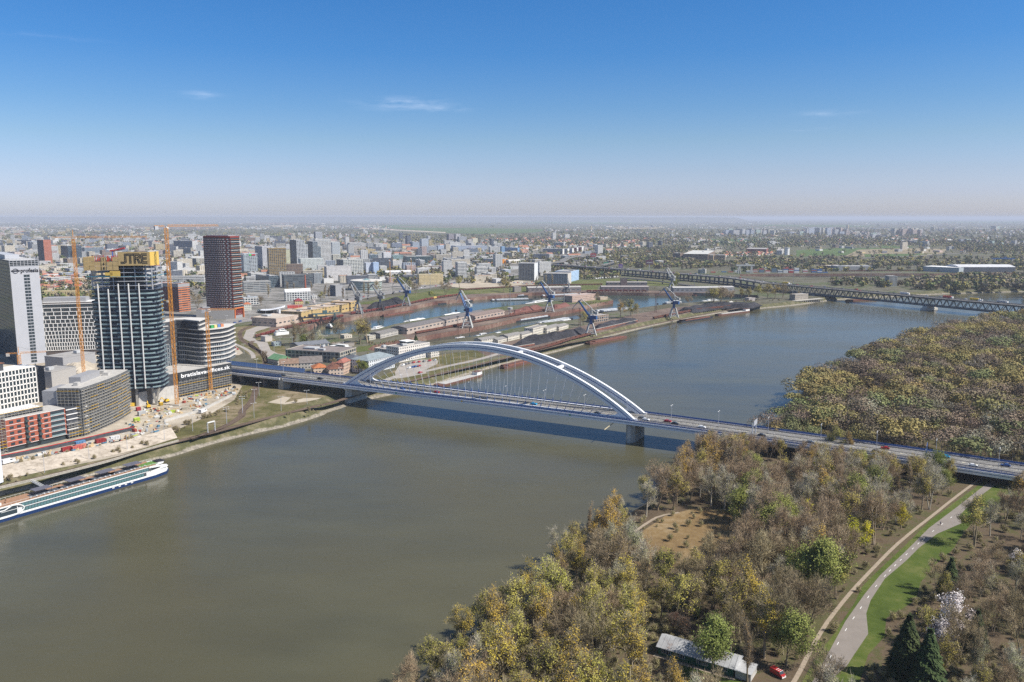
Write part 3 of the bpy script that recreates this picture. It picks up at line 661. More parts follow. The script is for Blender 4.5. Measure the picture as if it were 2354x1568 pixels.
#forest
brS=[B(230,HW+9),B(560,HW+9),B(560,-HW-9),B(230,-HW-9)]
def near_line(p,line,d):
 for a,b in zip(line,line[1:]):
  ab=Vector((b.x-a.x,b.y-a.y));ap_=Vector((p.x-a.x,p.y-a.y));t=max(0,min(1,ap_.dot(ab)/max(1e-6,ab.length_squared)))
  if(ap_-ab*t).length<d:return True
 return False
HUT_A=P(1682.6,1554.5,SZ);HUT_B=P(1510,1503,SZ)
hutline=[HUT_A,HUT_B]
south_poly=[Vector((p.x,p.y))for p in shift(shs,-3.5)]+[Vector((3000,south_edge[-1].y)),Vector((3000,-500)),Vector((south_edge[0].x,-500))]
HEROES=[('green',1637,1555,20,'lime green leafy tree standing in front of the metal roofed hut'),('poplar',1717,1568,24,'narrow brown poplar standing at the near corner of the hut'),('green',1806,1528,20,'round light green tree beside the red van'),('green',1895,1395,27,'largest green tree of the wood, beside the asphalt path'),('green',1835,1380,22,'broad green tree just inside the largest green tree'),('spruce',2080,1560,20,'tall dark spruce right of the asphalt path near the white blossom tree'),('spruce',2128,1590,19,'dark spruce in front of the other dark spruce, cut by the lower edge'),('spruce',2180,1375,15,'dark cedar like conifer standing alone above the white blossom tree'),('spruce',2240,1500,14,'dark conifer right behind the white blossom tree'),('blossom',2190,1462,17,'large white blossoming tree among dark conifers'),('blossom',2155,1500,13,'smaller white blossoming tree at the foot of the large one'),('blossom',2335,1310,9,'white blossoming tree at the far right beyond the lawn'),('bare',1600,1425,17,'pale bare tree wrapped in dark ivy behind the hut'),('bare',1370,1560,24,'huge bare tree with pale bent limbs near the lower edge'),('olive',2240,1255,24,'wide olive tree leaning over the bend of the asphalt path'),('yellow',1955,1285,19,'bright yellow bush tree in the middle of the wood'),('yellow',1990,1262,13,'small bright yellow tree beside the large yellow one'),('yellow',1850,1212,14,'yellow green flowering tree behind the mistletoe trees'),('yellow',2070,1215,13,'yellow green tree near the gravel path'),('yellow',1760,1392,8,'low yellow green tree left of the largest green tree'),('green',1980,1105,17,'fresh green tree in front of the road deck'),('green',2140,1105,18,'long green tree row by the bridge underpass'),('green',2165,1135,14,'leafy green tree nearest the bridge underpass'),('poplar',2090,1140,22,'tallest brown poplar rising in front of the road deck'),('poplar',2060,1150,18,'brown poplar left of the tallest one'),('poplar',2020,1170,19,'dark brown poplar behind the yellow trees'),('poplar',2000,1165,17,'dark narrow poplar beside the mistletoe trees'),('rust',1570,1465,9,'rusty red bushy tree behind the roof of the hut'),('rust',1545,1450,8,'small rusty red tree left of the larger rusty one'),('bare',1290,1365,16,'bare pale stemmed tree on the river edge above the rocks'),('ochre',1325,1352,19,'ochre topped tree on the river edge behind the bare one'),('olive',1915,1050,20,'olive tree overlapping the road deck'),('ochre',1950,1055,18,'ochre tree overlapping the road deck beside the olive one'),('bare',1890,1150,22,'bare tree full of round mistletoe balls'),('pale',1860,1080,16,'pale round tree at the edge of the small clearing'),('olive',1425,1225,14,'olive tree on the shore beside the trail'),('olive',1480,1150,13,'slender olive tree standing on the shore rocks'),]
_mist=0
occupied=[]
M_mist=leafmat('mistletoe',(.09,.085,.01),(.16,.13,.02))
def ball_mesh(r,n,m,seed):
 g=np.random.default_rng(seed);a=g.normal(0,1,(n,3));a/=np.linalg.norm(a,axis=1)[:,None];c=a*r*(.6+.4*g.random(n))[:,None];b=np.cross(a,g.normal(0,1,(n,3)));b/=np.linalg.norm(b,axis=1)[:,None];e=np.cross(a,b);s=r*.3
 return quads_mesh('ball',np.stack([c-b*s-e*s,c+b*s-e*s,c+b*s+e*s,c-b*s+e*s],1),[m])
MISTME=ball_mesh(.55,90,M_mist,5)
for k,u,v,h,lb in HEROES:
 p=P(u,v,SZ);occupied.append((p,h*.34));t=tree(k,p,h,label=lb)
 if 'mistletoe balls' in lb:
  for i in range(26):
   a=rnd.random()*6.28;r_=rnd.uniform(1,6);link('mistletoe',MISTME,t,(r_*math.cos(a),r_*math.sin(a),rnd.uniform(9,16.5)))
 if 'ivy' in lb:link('ivy',ball_mesh(1.6,500,LM['spruce'],9),t,(0,0,5)).scale=(1,1,2.8)
ZONES=[((1320,1520),'by the river at the lower edge'),((1120,1480),'on the near river shore'),((1300,1330),'on the shore above the sand patch'),((1470,1350),'between the sand patch and the hut'),((1560,1130),'on the shore by the right bridge pier'),((1700,1230),'between the meadow and the gravel path'),((1650,1380),'behind the metal roofed hut'),((1950,1330),'beside the lower gravel path'),((1850,1110),'below the road deck'),((2080,1150),'before the bridge underpass'),((2290,1250),'right of the asphalt path'),((2230,1450),'around the dark conifers'),((2100,1540),'by the lower end of the asphalt path')]
def zone(u,v):return min(ZONES,key=lambda z:((z[0][0]-u)/1.3)**2+((z[0][1]-v)*1.2)**2)[1]
spots=[];far_spots=[]
gr=random.Random(5)
x=-60.0
roadl=[Vector(p)for p in road]
for gx in range(-6,96):
 for gy in range(16,165):
  px=gx*9.2+gr.uniform(-4,4);py=gy*9.2+gr.uniform(-4,4);p=Vector((px,py,SZ));u,v=UV(p)
  if u<850 or u>2520 or v>1760 or v<700:continue
  if not inside(p,south_poly):continue
  if inside(p,brS)or inside(p,road)or inside(p,lawnp)or near_line(p,gline,3.0)or inside(p+Vector((0,7,0)),road)or any(inside(p+Vector((0,k_,0)),road)for k_ in(13,19,26,33,41)):continue
  if inside(p,meadow)or inside(p,clear2)or any(inside(p+Vector((0,k_,0)),meadow)for k_ in(8,15,22)):continue
  if near_line(p,hutline,8)or any(near_line(p+Vector((0,k_,0)),hutline,8)for k_ in(6,12,18,25))or near_line(p,t1,2.5):continue
  below=((p-B(0,HW+9)).dot(BN)>0)
  if any((p.xy-o.xy).length<r_ or(abs(p.x-o.x-(o.y-p.y)*.3*(o.x/max(1,o.y)))<r_ and 0<o.y-p.y<13)for o,r_ in occupied):continue
  if 1690<u<1860 and v>1530:continue
  if u>2000 and v>1180 and gr.random()<.18:continue
  (spots if below else far_spots).append(p)
wts=lambda u,v:({'bare':5,'rust':.3,'olive':1.5,'pale':1.5,'blossom':.12}if u>2050 and v>1180 else{'ochre':2.2,'olive':2.6,'pale':2.0,'bare':4.2,'poplar':.3}if(v<1150 and u<1720)or u<1500 else{'bare':7,'olive':3.2,'pale':2.4,'ochre':1.0,'green':.6,'poplar':.5})
def patch(p,w):
 w=dict(w);a=math.sin(p.x*.031+1)+math.sin(p.y*.027+p.x*.012);b=math.sin(p.x*.017-p.y*.041+2)+math.sin(p.y*.019)
 for k in w:
  if k in('ochre','olive'):w[k]*=math.exp(a*.8)
  if k in('pale','green'):w[k]*=math.exp(b*.9)
 return w
spots.sort(key=lambda p:p.y)
print('near spots',len(spots),'far',len(far_spots))
NI=200
rest=[]
for i,p in enumerate(spots):
 u,v=UV(p);w=wts(u,v);w=patch(p,w);k=gr.choices(list(w),list(w.values()))[0]
 shore=not inside(p+Vector((-9,6,0)),south_poly)
 hh=KINDS[k][7]*gr.uniform(.95,1.45)*(.72 if shore else 1)
 if u>2050 and v>1180:hh*=.72
 hh=min(hh,14.5+.2*(p-B(0,HW+9)).dot(BN))
 if i<NI:tree(k,p,hh,zone(u,v),rs=gr)
 else:rest.append((k,p,hh))
def mesh_arrays(me):
 n=len(me.vertices);co=np.empty(n*3,dtype=np.float32);me.vertices.foreach_get('co',co);ls=np.empty(len(me.polygons),dtype=np.int32);me.polygons.foreach_get('loop_total',ls)
 lv=np.empty(len(me.loops),dtype=np.int32);me.loops.foreach_get('vertex_index',lv);mi=np.empty(len(me.polygons),dtype=np.int32);me.polygons.foreach_get('material_index',mi)
 return co.reshape(-1,3),ls,lv,mi
def merged(name,items,cache,keepf=1.0):
 mats=[];CO=[];LS=[];LV=[];MI=[];off=0;arr={}
 for k,p,h in items:
  pr=gr.choice(cache[k]);sc=h/KINDS[k][7];a=gr.random()*6.28;ca,sa=math.cos(a)*sc,math.sin(a)*sc
  for me in pr:
   if me.name not in arr:arr[me.name]=mesh_arrays(me)
   co,ls,lv,mi=arr[me.name];idx=[]
   for m in me.materials:
    if m not in mats:mats.append(m)
    idx.append(mats.index(m))
   c=np.stack([co[:,0]*ca-co[:,1]*sa+p.x,co[:,0]*sa+co[:,1]*ca+p.y,co[:,2]*sc+p.z],1)
   CO.append(c);LS.append(ls);LV.append(lv+off);MI.append(np.array(idx,dtype=np.int32)[mi]);off+=len(co)
 CO=np.concatenate(CO).astype(np.float32);LS=np.concatenate(LS);LV=np.concatenate(LV);MI=np.concatenate(MI)
 m=bpy.data.meshes.new(name);m.vertices.add(len(CO));m.vertices.foreach_set('co',CO.reshape(-1));m.loops.add(len(LV));m.loops.foreach_set('vertex_index',LV)
 m.polygons.add(len(LS));st=np.concatenate([[0],np.cumsum(LS)[:-1]]).astype(np.int32);m.polygons.foreach_set('loop_start',st);m.polygons.foreach_set('loop_total',LS);m.polygons.foreach_set('material_index',MI)
 for x in mats:m.materials.append(x)
 m.update(calc_edges=True);o=link(name,m);tag(o,kind='stuff');print(name,len(LS),'faces');return o
def dome(seed,n,size):
 g=np.random.default_rng(seed);L_=7;lc=g.normal(0,1,(L_,3))*np.array([.5,.5,.2]);lc[:,2]+=.05;lr=.42+.2*g.random(L_);k=g.integers(0,L_,n);d=g.normal(0,1,(n,3));d[:,2]=np.abs(d[:,2])*1.1-.35;d/=np.linalg.norm(d,axis=1)[:,None]
 c=lc[k]+d*lr[k][:,None]*(.75+.3*g.random((n,1)));nr=d+g.normal(0,.32,(n,3));a=np.cross(nr,g.normal(0,1,(n,3)));a/=np.linalg.norm(a,axis=1)[:,None];b=np.cross(a,nr);b/=np.linalg.norm(b,axis=1)[:,None];s=size*(.6+.8*g.random((n,1)))
 return np.stack([c-a*s-b*s,c+a*s-b*s,c+a*s+b*s,c-a*s+b*s],1)
DOME={'full':[dome(i,760,.042)for i in range(8)],'thin':[dome(40+i,800,.030)for i in range(8)]}
MC={'ochre':((.33,.26,.09),'full',1),'olive':((.29,.25,.09),'full',1),'bare':((.27,.205,.14),'thin',1),'pale':((.30,.27,.20),'thin',.9),'green':((.22,.24,.09),'full',1.05),'dark':((.17,.125,.085),'thin',1.05),'poplar':((.25,.185,.09),'thin',.55)}
def mass(name,items):
 V=[];cols=[];mi=[];tm=MB();g=np.random.default_rng(9)
 for k,p,h in items:
  c,dn,w=MC[k];D=gr.choice(DOME[dn]);r_=h*.47*w;hh=h*.36*(1.5 if k=='poplar' else 1);a=gr.random()*6.28;ca,sa=math.cos(a),math.sin(a);X=D[...,0]*ca-D[...,1]*sa;Y=D[...,0]*sa+D[...,1]*ca
  V.append(np.stack([X*r_+p.x,Y*r_+p.y,D[...,2]*hh+p.z+h-hh*.95],-1));j=.65+.7*gr.random();cc=np.array(c)*j*.82*np.array([1,1+gr.uniform(-.07,.07),1]);cols.append(cc*(.88+.24*g.random((len(D),1))))
  tm.tube((p.x,p.y,p.z-.3),(p.x,p.y,p.z+h*.6),h*.016,h*.007,4,cap=False)
  for q_ in range(3):a=gr.random()*6.28;tm.tube((p.x,p.y,p.z+h*.35),(p.x+r_*.6*math.cos(a),p.y+r_*.6*math.sin(a),p.z+h*.8),h*.009,h*.003,3,cap=False)
 n0=sum(len(v)for v in V);tv=np.array(tm.v);tf=[f for f in tm.f];V.append(np.array([[tv[i]for i in f]for f in tf]));cols.append(np.tile([[.26,.22,.17]],(len(tf),1)))
 V=np.concatenate(V);print(name,len(V));return tag(link(name,quads_mesh(name,V,[tinted('mass_leaves',.9)],None,4,np.concatenate(cols))),kind='stuff')
merged('copse',rest,PROTO);items=[]
for p in far_spots:
 u,v=UV(p)
 if u>2450 or gr.random()<.36 or not inside(p+Vector((-6,3,0)),south_poly):continue
 w={'ochre':4.2,'olive':3.2,'bare':4.2,'pale':.8,'green':.7,'dark':2.2,'poplar':.3}if v<960 else{'ochre':1.6,'olive':2.6,'bare':3.5,'pale':2.6,'green':2.6,'dark':1.6,'poplar':.8}
 w=patch(p,w);k=gr.choices(list(w),list(w.values()))[0];items.append((k,p,gr.uniform(14,25)*(.85 if v>940 and u<1900 else 1)))
wood=mass('woods',items)
ug=[]
for i in range(2100):
 u=gr.uniform(940,2400);v=gr.uniform(980,1600);p=P(u,v,SZ)
 if not inside(p,[Vector((a.x,a.y))for a in shift(shs,-1.0)]+south_poly[-3:])or inside(p,road)or inside(p,lawnp)or inside(p,brS)or near_line(p,gline,2.2)or near_line(p,hutline,8)or near_line(p,t1,1.5):continue
 if inside(p,meadow)and gr.random()<.2:continue
 if 1690<u<1860 and v>1530:continue
 ug.append(('bush',p,gr.uniform(1.0,4.2)))
LODB={'bush':[make_tree('bush',600+j,.5)for j in range(3)]}
merged('undergrowth',ug,LODB)
#building kit
z1=lambda x,y:(x*.24405,488.3+y*.24405)
z2=lambda x,y:(x*.25647,804.3+y*.25647)
z3=lambda x,y:(545.8+x*.24405,488.3+y*.24405)
z4=lambda x,y:(517+x*.24405,660.6+y*.24405)
z5=lambda x,y:(1091.5+x*.24405,488.3+y*.24405)
z6=lambda x,y:(1608.5+x*.31627,488.3+y*.31627)
z8=lambda x,y:(344.7+x*.14655,689.4+y*.14655)
FM={'grid':facade('facade_grid',3.4,3.3,.2,.3,.18),'small':facade('facade_small_windows',3.0,3.0,.28,.35,.22),'ribbon':facade('facade_ribbon',12,3.4,.02,.38,.14),'glass':facade('facade_glass',2.4,3.5,.04,.05,.12,(.02,.035,.05),(.09,.13,.16),gr=.12,frame=1),'big':facade('facade_big_windows',4.5,3.6,.12,.2,.12),'vert':facade('facade_vertical',2.6,30,.22,.02,.02),'panel':facade('facade_panel',5.6,2.9,.25,.3,.25,(.05,.06,.08),(.16,.18,.2)),'loggia':facade('facade_loggia',6.5,2.9,.12,.42,.06,(.06,.06,.07),(.2,.2,.2)),'hall':facade('facade_hall',9,7,.22,.55,.2),'none':plain('plain_wall',(.5,.5,.5),.85,objcol=True,var=.1),}
M_roof=plain('flat_roof',(.32,.31,.30),.95,objcol=True,var=.2,sc=.12);M_tile=plain('tiled_roof',(.30,.10,.05),.9,objcol=True,var=.25,sc=.4)
M_unit=plain('roof_unit',(.42,.43,.44),.7,var=.2)
def corner(u0,uc,u1,vb,r=30.0,z=QZ):
 r=R(r);C_=P(uc,vb,z);dz=z-CH;f=lambda u:(u-1176.5)/F
 k=f(u1);w=(k*(C_.y*CT-dz*ST)-C_.x)/(math.cos(r)-k*math.sin(r)*CT)
 k=f(u0);d=(C_.x-k*(C_.y*CT-dz*ST))/(math.sin(r)+k*math.cos(r)*CT)
 return C_,w,d,r
def roofbits(root,w,d,h,n,seed):
 rs=random.Random(seed)
 for i in range(n):
  a,b,c=rs.uniform(2,max(2.5,w*.22)),rs.uniform(2,max(2.5,d*.3)),rs.uniform(1.2,3)
  MB().box((w*rs.uniform(.15,.85),d*rs.uniform(.2,.8),h+.3),(min(a,w*.4),min(b,d*.4),c)).ob('rooftop_unit',M_unit,root)
ALLB=[]
def box_building(C_,w,d,h,r,col,style,name,label,cat,group=None,roof=(.33,.32,.31),col2=None,style2=None,units=2,kind='flat',parapet=.5,rise=None,eave=.4,chim=False):
 t=thing(name,label,cat,C_,r,group);w,d,h=max(w,4),max(d,4),max(h,2.5)
 zt=h
 f=[(0,1,5,4),(1,2,6,5),(2,3,7,6),(3,0,4,7)]
 vs=[(0,0,-.5),(w,0,-.5),(w,d,-.5),(0,d,-.5),(0,0,h),(w,0,h),(w,d,h),(0,d,h)]
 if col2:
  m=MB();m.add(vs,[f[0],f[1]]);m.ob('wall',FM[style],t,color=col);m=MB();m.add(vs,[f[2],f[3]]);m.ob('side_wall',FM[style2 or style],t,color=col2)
 else:
  m=MB();m.add(vs,f);m.ob('wall',FM[style],t,color=col)
 if kind=='flat':
  m=MB();m.add([(0,0,h),(w,0,h),(w,d,h),(0,d,h)],[(0,1,2,3)]);m.ob('roof',M_roof,t,color=roof)
  if parapet:
   m=MB();e=.3
   for(c,s)in(((w/2,0),(w+e,e)),((w/2,d),(w+e,e)),((0,d/2),(e,d-e)),((w,d/2),(e,d-e))):m.box((c[0],c[1],h-.25),(s[0],s[1],parapet+.25))
   m.ob('parapet',FM['none'],t,color=col)
  if units:roofbits(t,w,d,h,units,int(C_.x*13+C_.y))
 elif kind in('gable','hip'):
  rh=rise or min(w,d)*.32;e=eave;m=MB();x0,x1,y0,y1=-e,w+e,-e,d+e;ins=(0 if kind=='gable' else min(w,d)*.45)
  if w>=d:rd=[(x0+ins,d/2,h+rh),(x1-ins,d/2,h+rh)];fs=[(0,1,5,4),(2,3,4,5),(1,2,5),(3,0,4)]
  else:rd=[(w/2,y0+ins,h+rh),(w/2,y1-ins,h+rh)];fs=[(1,2,5,4),(3,0,4,5),(0,1,4),(2,3,5)]
  m.add([(x0,y0,h),(x1,y0,h),(x1,y1,h),(x0,y1,h)]+rd,fs+[(3,2,1,0)]);m.ob('roof',M_tile,t,color=roof)
  if chim:MB().box((w*.35,d*.45,h+rh*.4),(.9,.9,rh*.6+1.3)).ob('chimney',plain('brick_chimney',(.3,.14,.1))if 'brick_chimney' not in MATS else MATS['brick_chimney'],t)
 elif kind=='vault':
  m=MB();rh=rise or d*.2;n=10;along=w>=d;vs=[]
  for i in range(n+1):
   tt=i/n;z=h+rh*math.sin(math.pi*tt)
   vs+=[(-eave,d*tt,z),(w+eave,d*tt,z)]if along else[(w*tt,-eave,z),(w*tt,d+eave,z)]
  m.add(vs,[(2*i,2*i+1,2*i+3,2*i+2)for i in range(n)]+[tuple(range(0,2*n+2,2)),tuple(range(1,2*n+2,2))]);fixn(m.ob('roof',M_roof,t,color=roof))
 ALLB.append((t,C_,h));return t
def bld(zf,x0,xc,x1,yb,yt,col,style='grid',name='office_block',label=None,cat='office building',r=30,**k):
 u0,vb=zf(x0,yb);uc,_=zf(xc,yb);u1,vt=zf(x1,yt)
 C_,w,d,rr=corner(u0,uc,u1,vb,r);h=hz(C_.y,vt)-QZ
 return box_building(C_,w,max(d,9),h,rr,col,style,name,label,cat,**k)
def blk(A,B_,d,h,col,style='hall',name='warehouse',label=None,cat='warehouse',z=QZ,**k):
 """front base line from photo point A (left) to B_ (right)"""
 a,b=P(*A,z),P(*B_,z);v=b-a
 return box_building(a,v.length,d,h,math.atan2(v.y,v.x),col,style,name,label,cat,**k)
#the near towers and building sites
def text_mesh(s,size,m,ext=.05,bold=.0):
 c=bpy.data.curves.new('lettering','FONT');c.body=s;c.size=size;c.extrude=ext;c.offset=bold;c.align_x='CENTER';c.resolution_u=3
 o=bpy.data.objects.new('tmp',c);COL.objects.link(o);dg=bpy.context.evaluated_depsgraph_get();dg.update()
 me=bpy.data.meshes.new_from_object(o.evaluated_get(dg));bpy.data.objects.remove(o);me.materials.clear();me.materials.append(m);return me
def put_text(root,s,x,z,y,size,m,name='lettering',bold=0.0,width=None,yaw=0.0):
 me=text_mesh(s,size,m,.06,bold)
 if width:
  xs=[v.co.x for v in me.vertices];me.transform(Matrix.Diagonal((width/(max(xs)-min(xs)),1,1,1)))
 me.transform(Matrix.Rotation(math.pi/2,4,'X'));o=link(name,me,root,(x,y,z));o.rotation_euler=(0,0,yaw);return o
M_greyp=plain('grey_panel',(.30,.30,.31),.6,0,.08);M_lgrey=plain('light_grey_panel',(.43,.44,.47),.5,0,.04,.1);M_slab=plain('concrete_slab',(.44,.425,.40),.85,0,.15,.4)
M_whitew=plain('white_wall',(.74,.73,.71),.8,0,.06,.2);M_ply=plain('plywood',(.44,.32,.15),.75,0,.15,.5);M_plyb=plain('yellow_plywood',(.62,.42,.10),.75,0,.1,.5)
M_black=plain('black_lettering',(.015,.015,.02),.6);M_wtext=plain('white_lettering',(.8,.8,.8),.7);M_red=plain('red_paint',(.50,.02,.02),.5);M_orange=plain('orange_steel',(.62,.27,.04),.5,0,.12);M_yel=plain('yellow_paint',(.68,.42,.03),.55)
M_scaf=plain('scaffold_tube',(.30,.30,.30),.5);M_plank=plain('scaffold_plank',(.44,.41,.34),.8);M_net=plain('dark_facade',(.06,.065,.075),.6,0,.3,.4);M_glassw=plain('window_glass',(.035,.05,.06),.1,spec=.6);M_glb=plain('balcony_glass',(.22,.30,.31),.2,0,.15,.3,spec=.6)
M_brick=plain('red_brick',(.34,.10,.06),.85,0,.2,1.5);M_navy=plain('navy_paint',(.012,.035,.11),.4);M_teak=plain('orange_deck',(.33,.19,.115),.7,0,.12,.6)
def windows(root,cols,rows,x0,z0,dx,dz,w,h,m=None,y=-.06,face='front',depth=None,skip=None,name='window',yaw=0.0,org=(0,0)):
 """row by row; first 100 as parts, the rest as one part"""
 m=m or M_glassw;me=MB().box((0,0,0),(w,.14,h)).me(name,m);n=0;restb=MB()
 for j in range(rows):
  for i in range(cols):
   if skip and skip(i,j):continue
   lx=x0+i*dx;c=(org[0]+lx*math.cos(yaw)-y*math.sin(yaw),org[1]+lx*math.sin(yaw)+y*math.cos(yaw),z0+j*dz)
   if root.get('_nw',0)<95:
    o=link(name,me,root,c,yaw);root['_nw']=root.get('_nw',0)+1
   else:restb.box(c,(w,.14,h),yaw)
 if restb.v:tag(restb.ob('windows',m,root),kind='stuff')
def hero(zf,x0,xc,x1,yb,yt,name,label,cat,r):
 u0,vb=zf(x0,yb);uc,_=zf(xc,yb);u1,vt=zf(x1,yt);C_,w,d,rr=corner(u0,uc,u1,vb,r);return thing(name,label,cat,C_,rr),w,d,hz(C_.y,vt)-QZ,C_
#white and glass office tower with a black name on top
t,w,d,h,C_=hero(z1,-60,88*1.0,362,1465,400,'office_tower','white and dark glass office tower with black lettering at the top','office tower',12)
C_,w,d,rr=corner(-50,43,108,840,41);t.location=C_;t.rotation_euler=(0,0,rr);h=hz(C_.y,594)-QZ;wk=w/27.5
m=MB();m.add([(0,0,-1),(w,0,-1),(w,d,-1),(0,d,-1),(0,0,h-8),(w,0,h-8),(w,d,h-8),(0,d,h-8)],[(0,1,5,4),(1,2,6,5)]);m.ob('wall',M_lgrey,t)
m=MB();m.add([(0,0,-1),(w,0,-1),(w,d,-1),(0,d,-1),(0,0,h-3),(w,0,h-3),(w,d,h-3),(0,d,h-3)],[(2,3,7,6),(3,0,4,7)]);m.ob('glass_wall',FM['glass'],t,color=(.10,.11,.13))
m=MB();m.box((w/2,d/2,h-8),(w-1,d-1,5.5));m.ob('top_storey',M_glass,t)
m=MB()
for i in range(9):m.box((w*i/8,-.05,h-8),(.35,.35,8))
for i in range(14):m.box((w,d*i/13,h-8),(.35,.35,8))
for k in range(5):m.box((w/2,-.05,h-7.6+k*1.7),(w,.3,.3));m.box((w,d/2,h-7.6+k*1.7),(.3,d,.3))
m.ob('louvre_screen',M_lgrey,t)
m=MB();m.box((w/2,d/2,h-2.6),(w-.5,d-.5,.4));m.ob('roof',M_roof,t,color=(.45,.45,.45))
m=MB();m.box((w*.35,d*.35,h-2),(w*.5,d*.4,4));m.ob('rooftop_unit',M_lgrey,t)
windows(t,1,28,15.2*wk,1.5,1,(h-17)/28,5.6*wk,2.3,y=-.04)
m=MB();m.box((15.2*wk,-.1,0),(.16,.16,h-17));m.ob('mullion',M_lgrey,t)
put_text(t,'profesia',18.2*wk,h-14.0,-.25,5.4,M_black,width=17.0*wk,bold=.1)
m=MB()
for a in range(20):
 a0,a1=a*math.pi/10,(a+1)*math.pi/10;m.beam((4.5+2.4*math.cos(a0),-.25,h-12.4+2.1*math.sin(a0)),(4.5+2.4*math.cos(a1),-.25,h-12.4+2.1*math.sin(a1)),.3,.45,up=(0,1,0))
m.box((4.5,-.25,h-12.9),(7.2,.3,1.2));m.ob('emblem',M_black,t)
#panorama block with white grid front
C_=P(108,820,QZ);p2=P(213,820,QZ);w=(p2-C_).length+3;h=hz(C_.y,696)-QZ;t=thing('office_block','long office block with cream grid front and grey box on top behind the towers','office building',C_,R(14))
d=20;m=MB();m.box((w/2,d/2,0),(w-.2,d-.2,h));m.ob('wall',plain('dark_facade_wall',(.10,.085,.08),.6),t)
nf=12;fh=(h-8)/nf
m=MB()
for k in range(nf+1):m.box((w/2,-.2,6+k*fh),(w,.6,.55));m.box((w+.1,d/2,6+k*fh),(.6,d,.55))
m.ob('floor_band',M_whitew,t)
rs=random.Random(3)
for k in range(nf-1):
 m=MB();step=7.2 if k<3 else(1.9 if False else 5.4);
 n=int(w/(7.5-.45*k if k<9 else 3.4))+2;k2=nf-2-k
 n2=int(6+(nf-2-k2)*1.7)
 for i in range(n2+1):m.box((min(w,max(0,w*(i+(.35 if k2%2 else 0))/n2)),-.25,6+k2*fh),(.6,.5,fh))
 m.ob('pier_strip',M_whitew,t)
windows(t,20,nf,w/40,6+fh*.25,w/20,fh,w/20*.72,fh*.6,y=-.1)
m=MB();m.box((w*.4,d/2,h),(w*.8,d*.8,4.5));m.ob('roof_box',M_greyp,t);m=MB();m.box((w/2,d/2,h-.1),(w,d,.35));m.ob('roof',M_whitew,t)
blk(z2(570,175),z2(860,120),25,11,(.30,.30,.31),'none','podium_building','grey windowless box building at the foot of the cream grid block','building',units=1)
blk(z2(470,345),z2(690,290),20,14,(.36,.35,.34),'none','podium_building','grey flat roofed building between the two building sites','building',units=2)
#the residential tower under construction with the plywood climbing screens
C_=P(226,936,QZ);TR=7.0;t=thing('tower_under_construction','dark glass tower under construction with white fins and yellow plywood screens at its top','tower',C_,R(TR))
pr=P(372,932,QZ);w=(pr-C_).length;d=26.0
H0=14.5;zt=hz(C_.y+8,588)-QZ;fh=3.28
def rr_poly(w,d,rad,g=0,n=7,bow=2.5):
 pts=[]
 for cx,cy,a0 in((w-rad,rad,-90),(w-rad,d-rad,0),(rad,d-rad,90),(rad,rad,180)):
  for i in range(n+1):
   a=R(a0+90*i/n);pts.append((cx+(rad+g)*math.cos(a),cy+(rad+g)*math.sin(a)))
 out=[]
 for x,y in pts:out.append((x,y-(bow*(1-(2*x/w-1)**2)if y<d/2 else 0)))
 res=[]
 for a,b in zip(out,out[1:]+out[:1]):
  res.append(a)
  if math.hypot(a[0]-b[0],a[1]-b[1])>8:
   for k in range(1,8):
    x=a[0]+(b[0]-a[0])*k/8;y0=(a[1]+b[1])/2;front=y0<d/2 and abs(a[0]-b[0])>abs(a[1]-b[1])
    yl=-g if front else a[1]+(b[1]-a[1])*k/8;res.append((x,yl-(bow*(1-(2*x/w-1)**2)if front else 0)))
 return res
nfl=int((zt-4-H0)/fh);nfull=nfl-6
m=MB();m.prism(rr_poly(w-2.4,d-2.4,6,0,6,2.2),H0,H0+nfull*fh)
o=m.ob('glass_wall',facade('tower_glazing',1.5,fh,.08,.08,.1,(.03,.045,.06),(.12,.16,.18),wall=(.06,.07,.08),gr=.15),t,(1.2,1.2,0))
rs=random.Random(8)
for k in range(nfl+1):
 z=H0+k*fh;m=MB();g=.9+.35*math.sin(k*1.3);
 m.prism(rr_poly(w,d,7,g if k<=nfull else-.2,7,2.5),z-.18,z+.17);m.ob('floor_slab',plain('tower_slab_navy',(.075,.095,.135),.5)if k==0 else(MATS['tower_slab_navy']if k<=nfull else M_lgrey),t)
 if k<nfull:
  pl=rr_poly(w,d,7,g-.1,7,2.5);m=MB();n=len(pl)
  for i in range(n):
   a,b=pl[i],pl[(i+1)%n]
   if(i*7+k*3)%9<1 or a[1]>d*.75:continue
   m.add([(a[0],a[1],z+.2),(b[0],b[1],z+.2),(b[0],b[1],z+1.15),(a[0],a[1],z+1.15)],[(0,1,2,3)])
  tag(m.ob('balcony',M_glb,t),kind='stuff')
m=MB();m.box((w*.5,d*.5,0),(w*.45,d*.5,zt-3));m.ob('core',M_net,t)
m=MB()
for k in range(7):
 for x in(.03,.2,.37,.54,.71,.88,.97):
  m.box((w*x,1.2 if x>.1 else 3,H0+nfull*fh),(.7,.7,(nfl-nfull)*fh))
  m.box((w*x,d-1.5,H0+nfull*fh),(.7,.7,(nfl-nfull)*fh))
 break
m.ob('bare_columns',M_lgrey,t)['kind']='thing'
for i,(xb,xt)in enumerate(((.155,0),(.315,0),(.475,0),(.63,0),(.785,0))):
 m=MB();x=w*xb;y=-2.6*(1-(2*xb-1)**2)-1.35;top_=H0+(nfull+1.5-(1.2 if i==1 else 0))*fh;m.box((x,y,H0),(.6,.9,top_-H0));m.ob('white_fin',M_whitew,t)
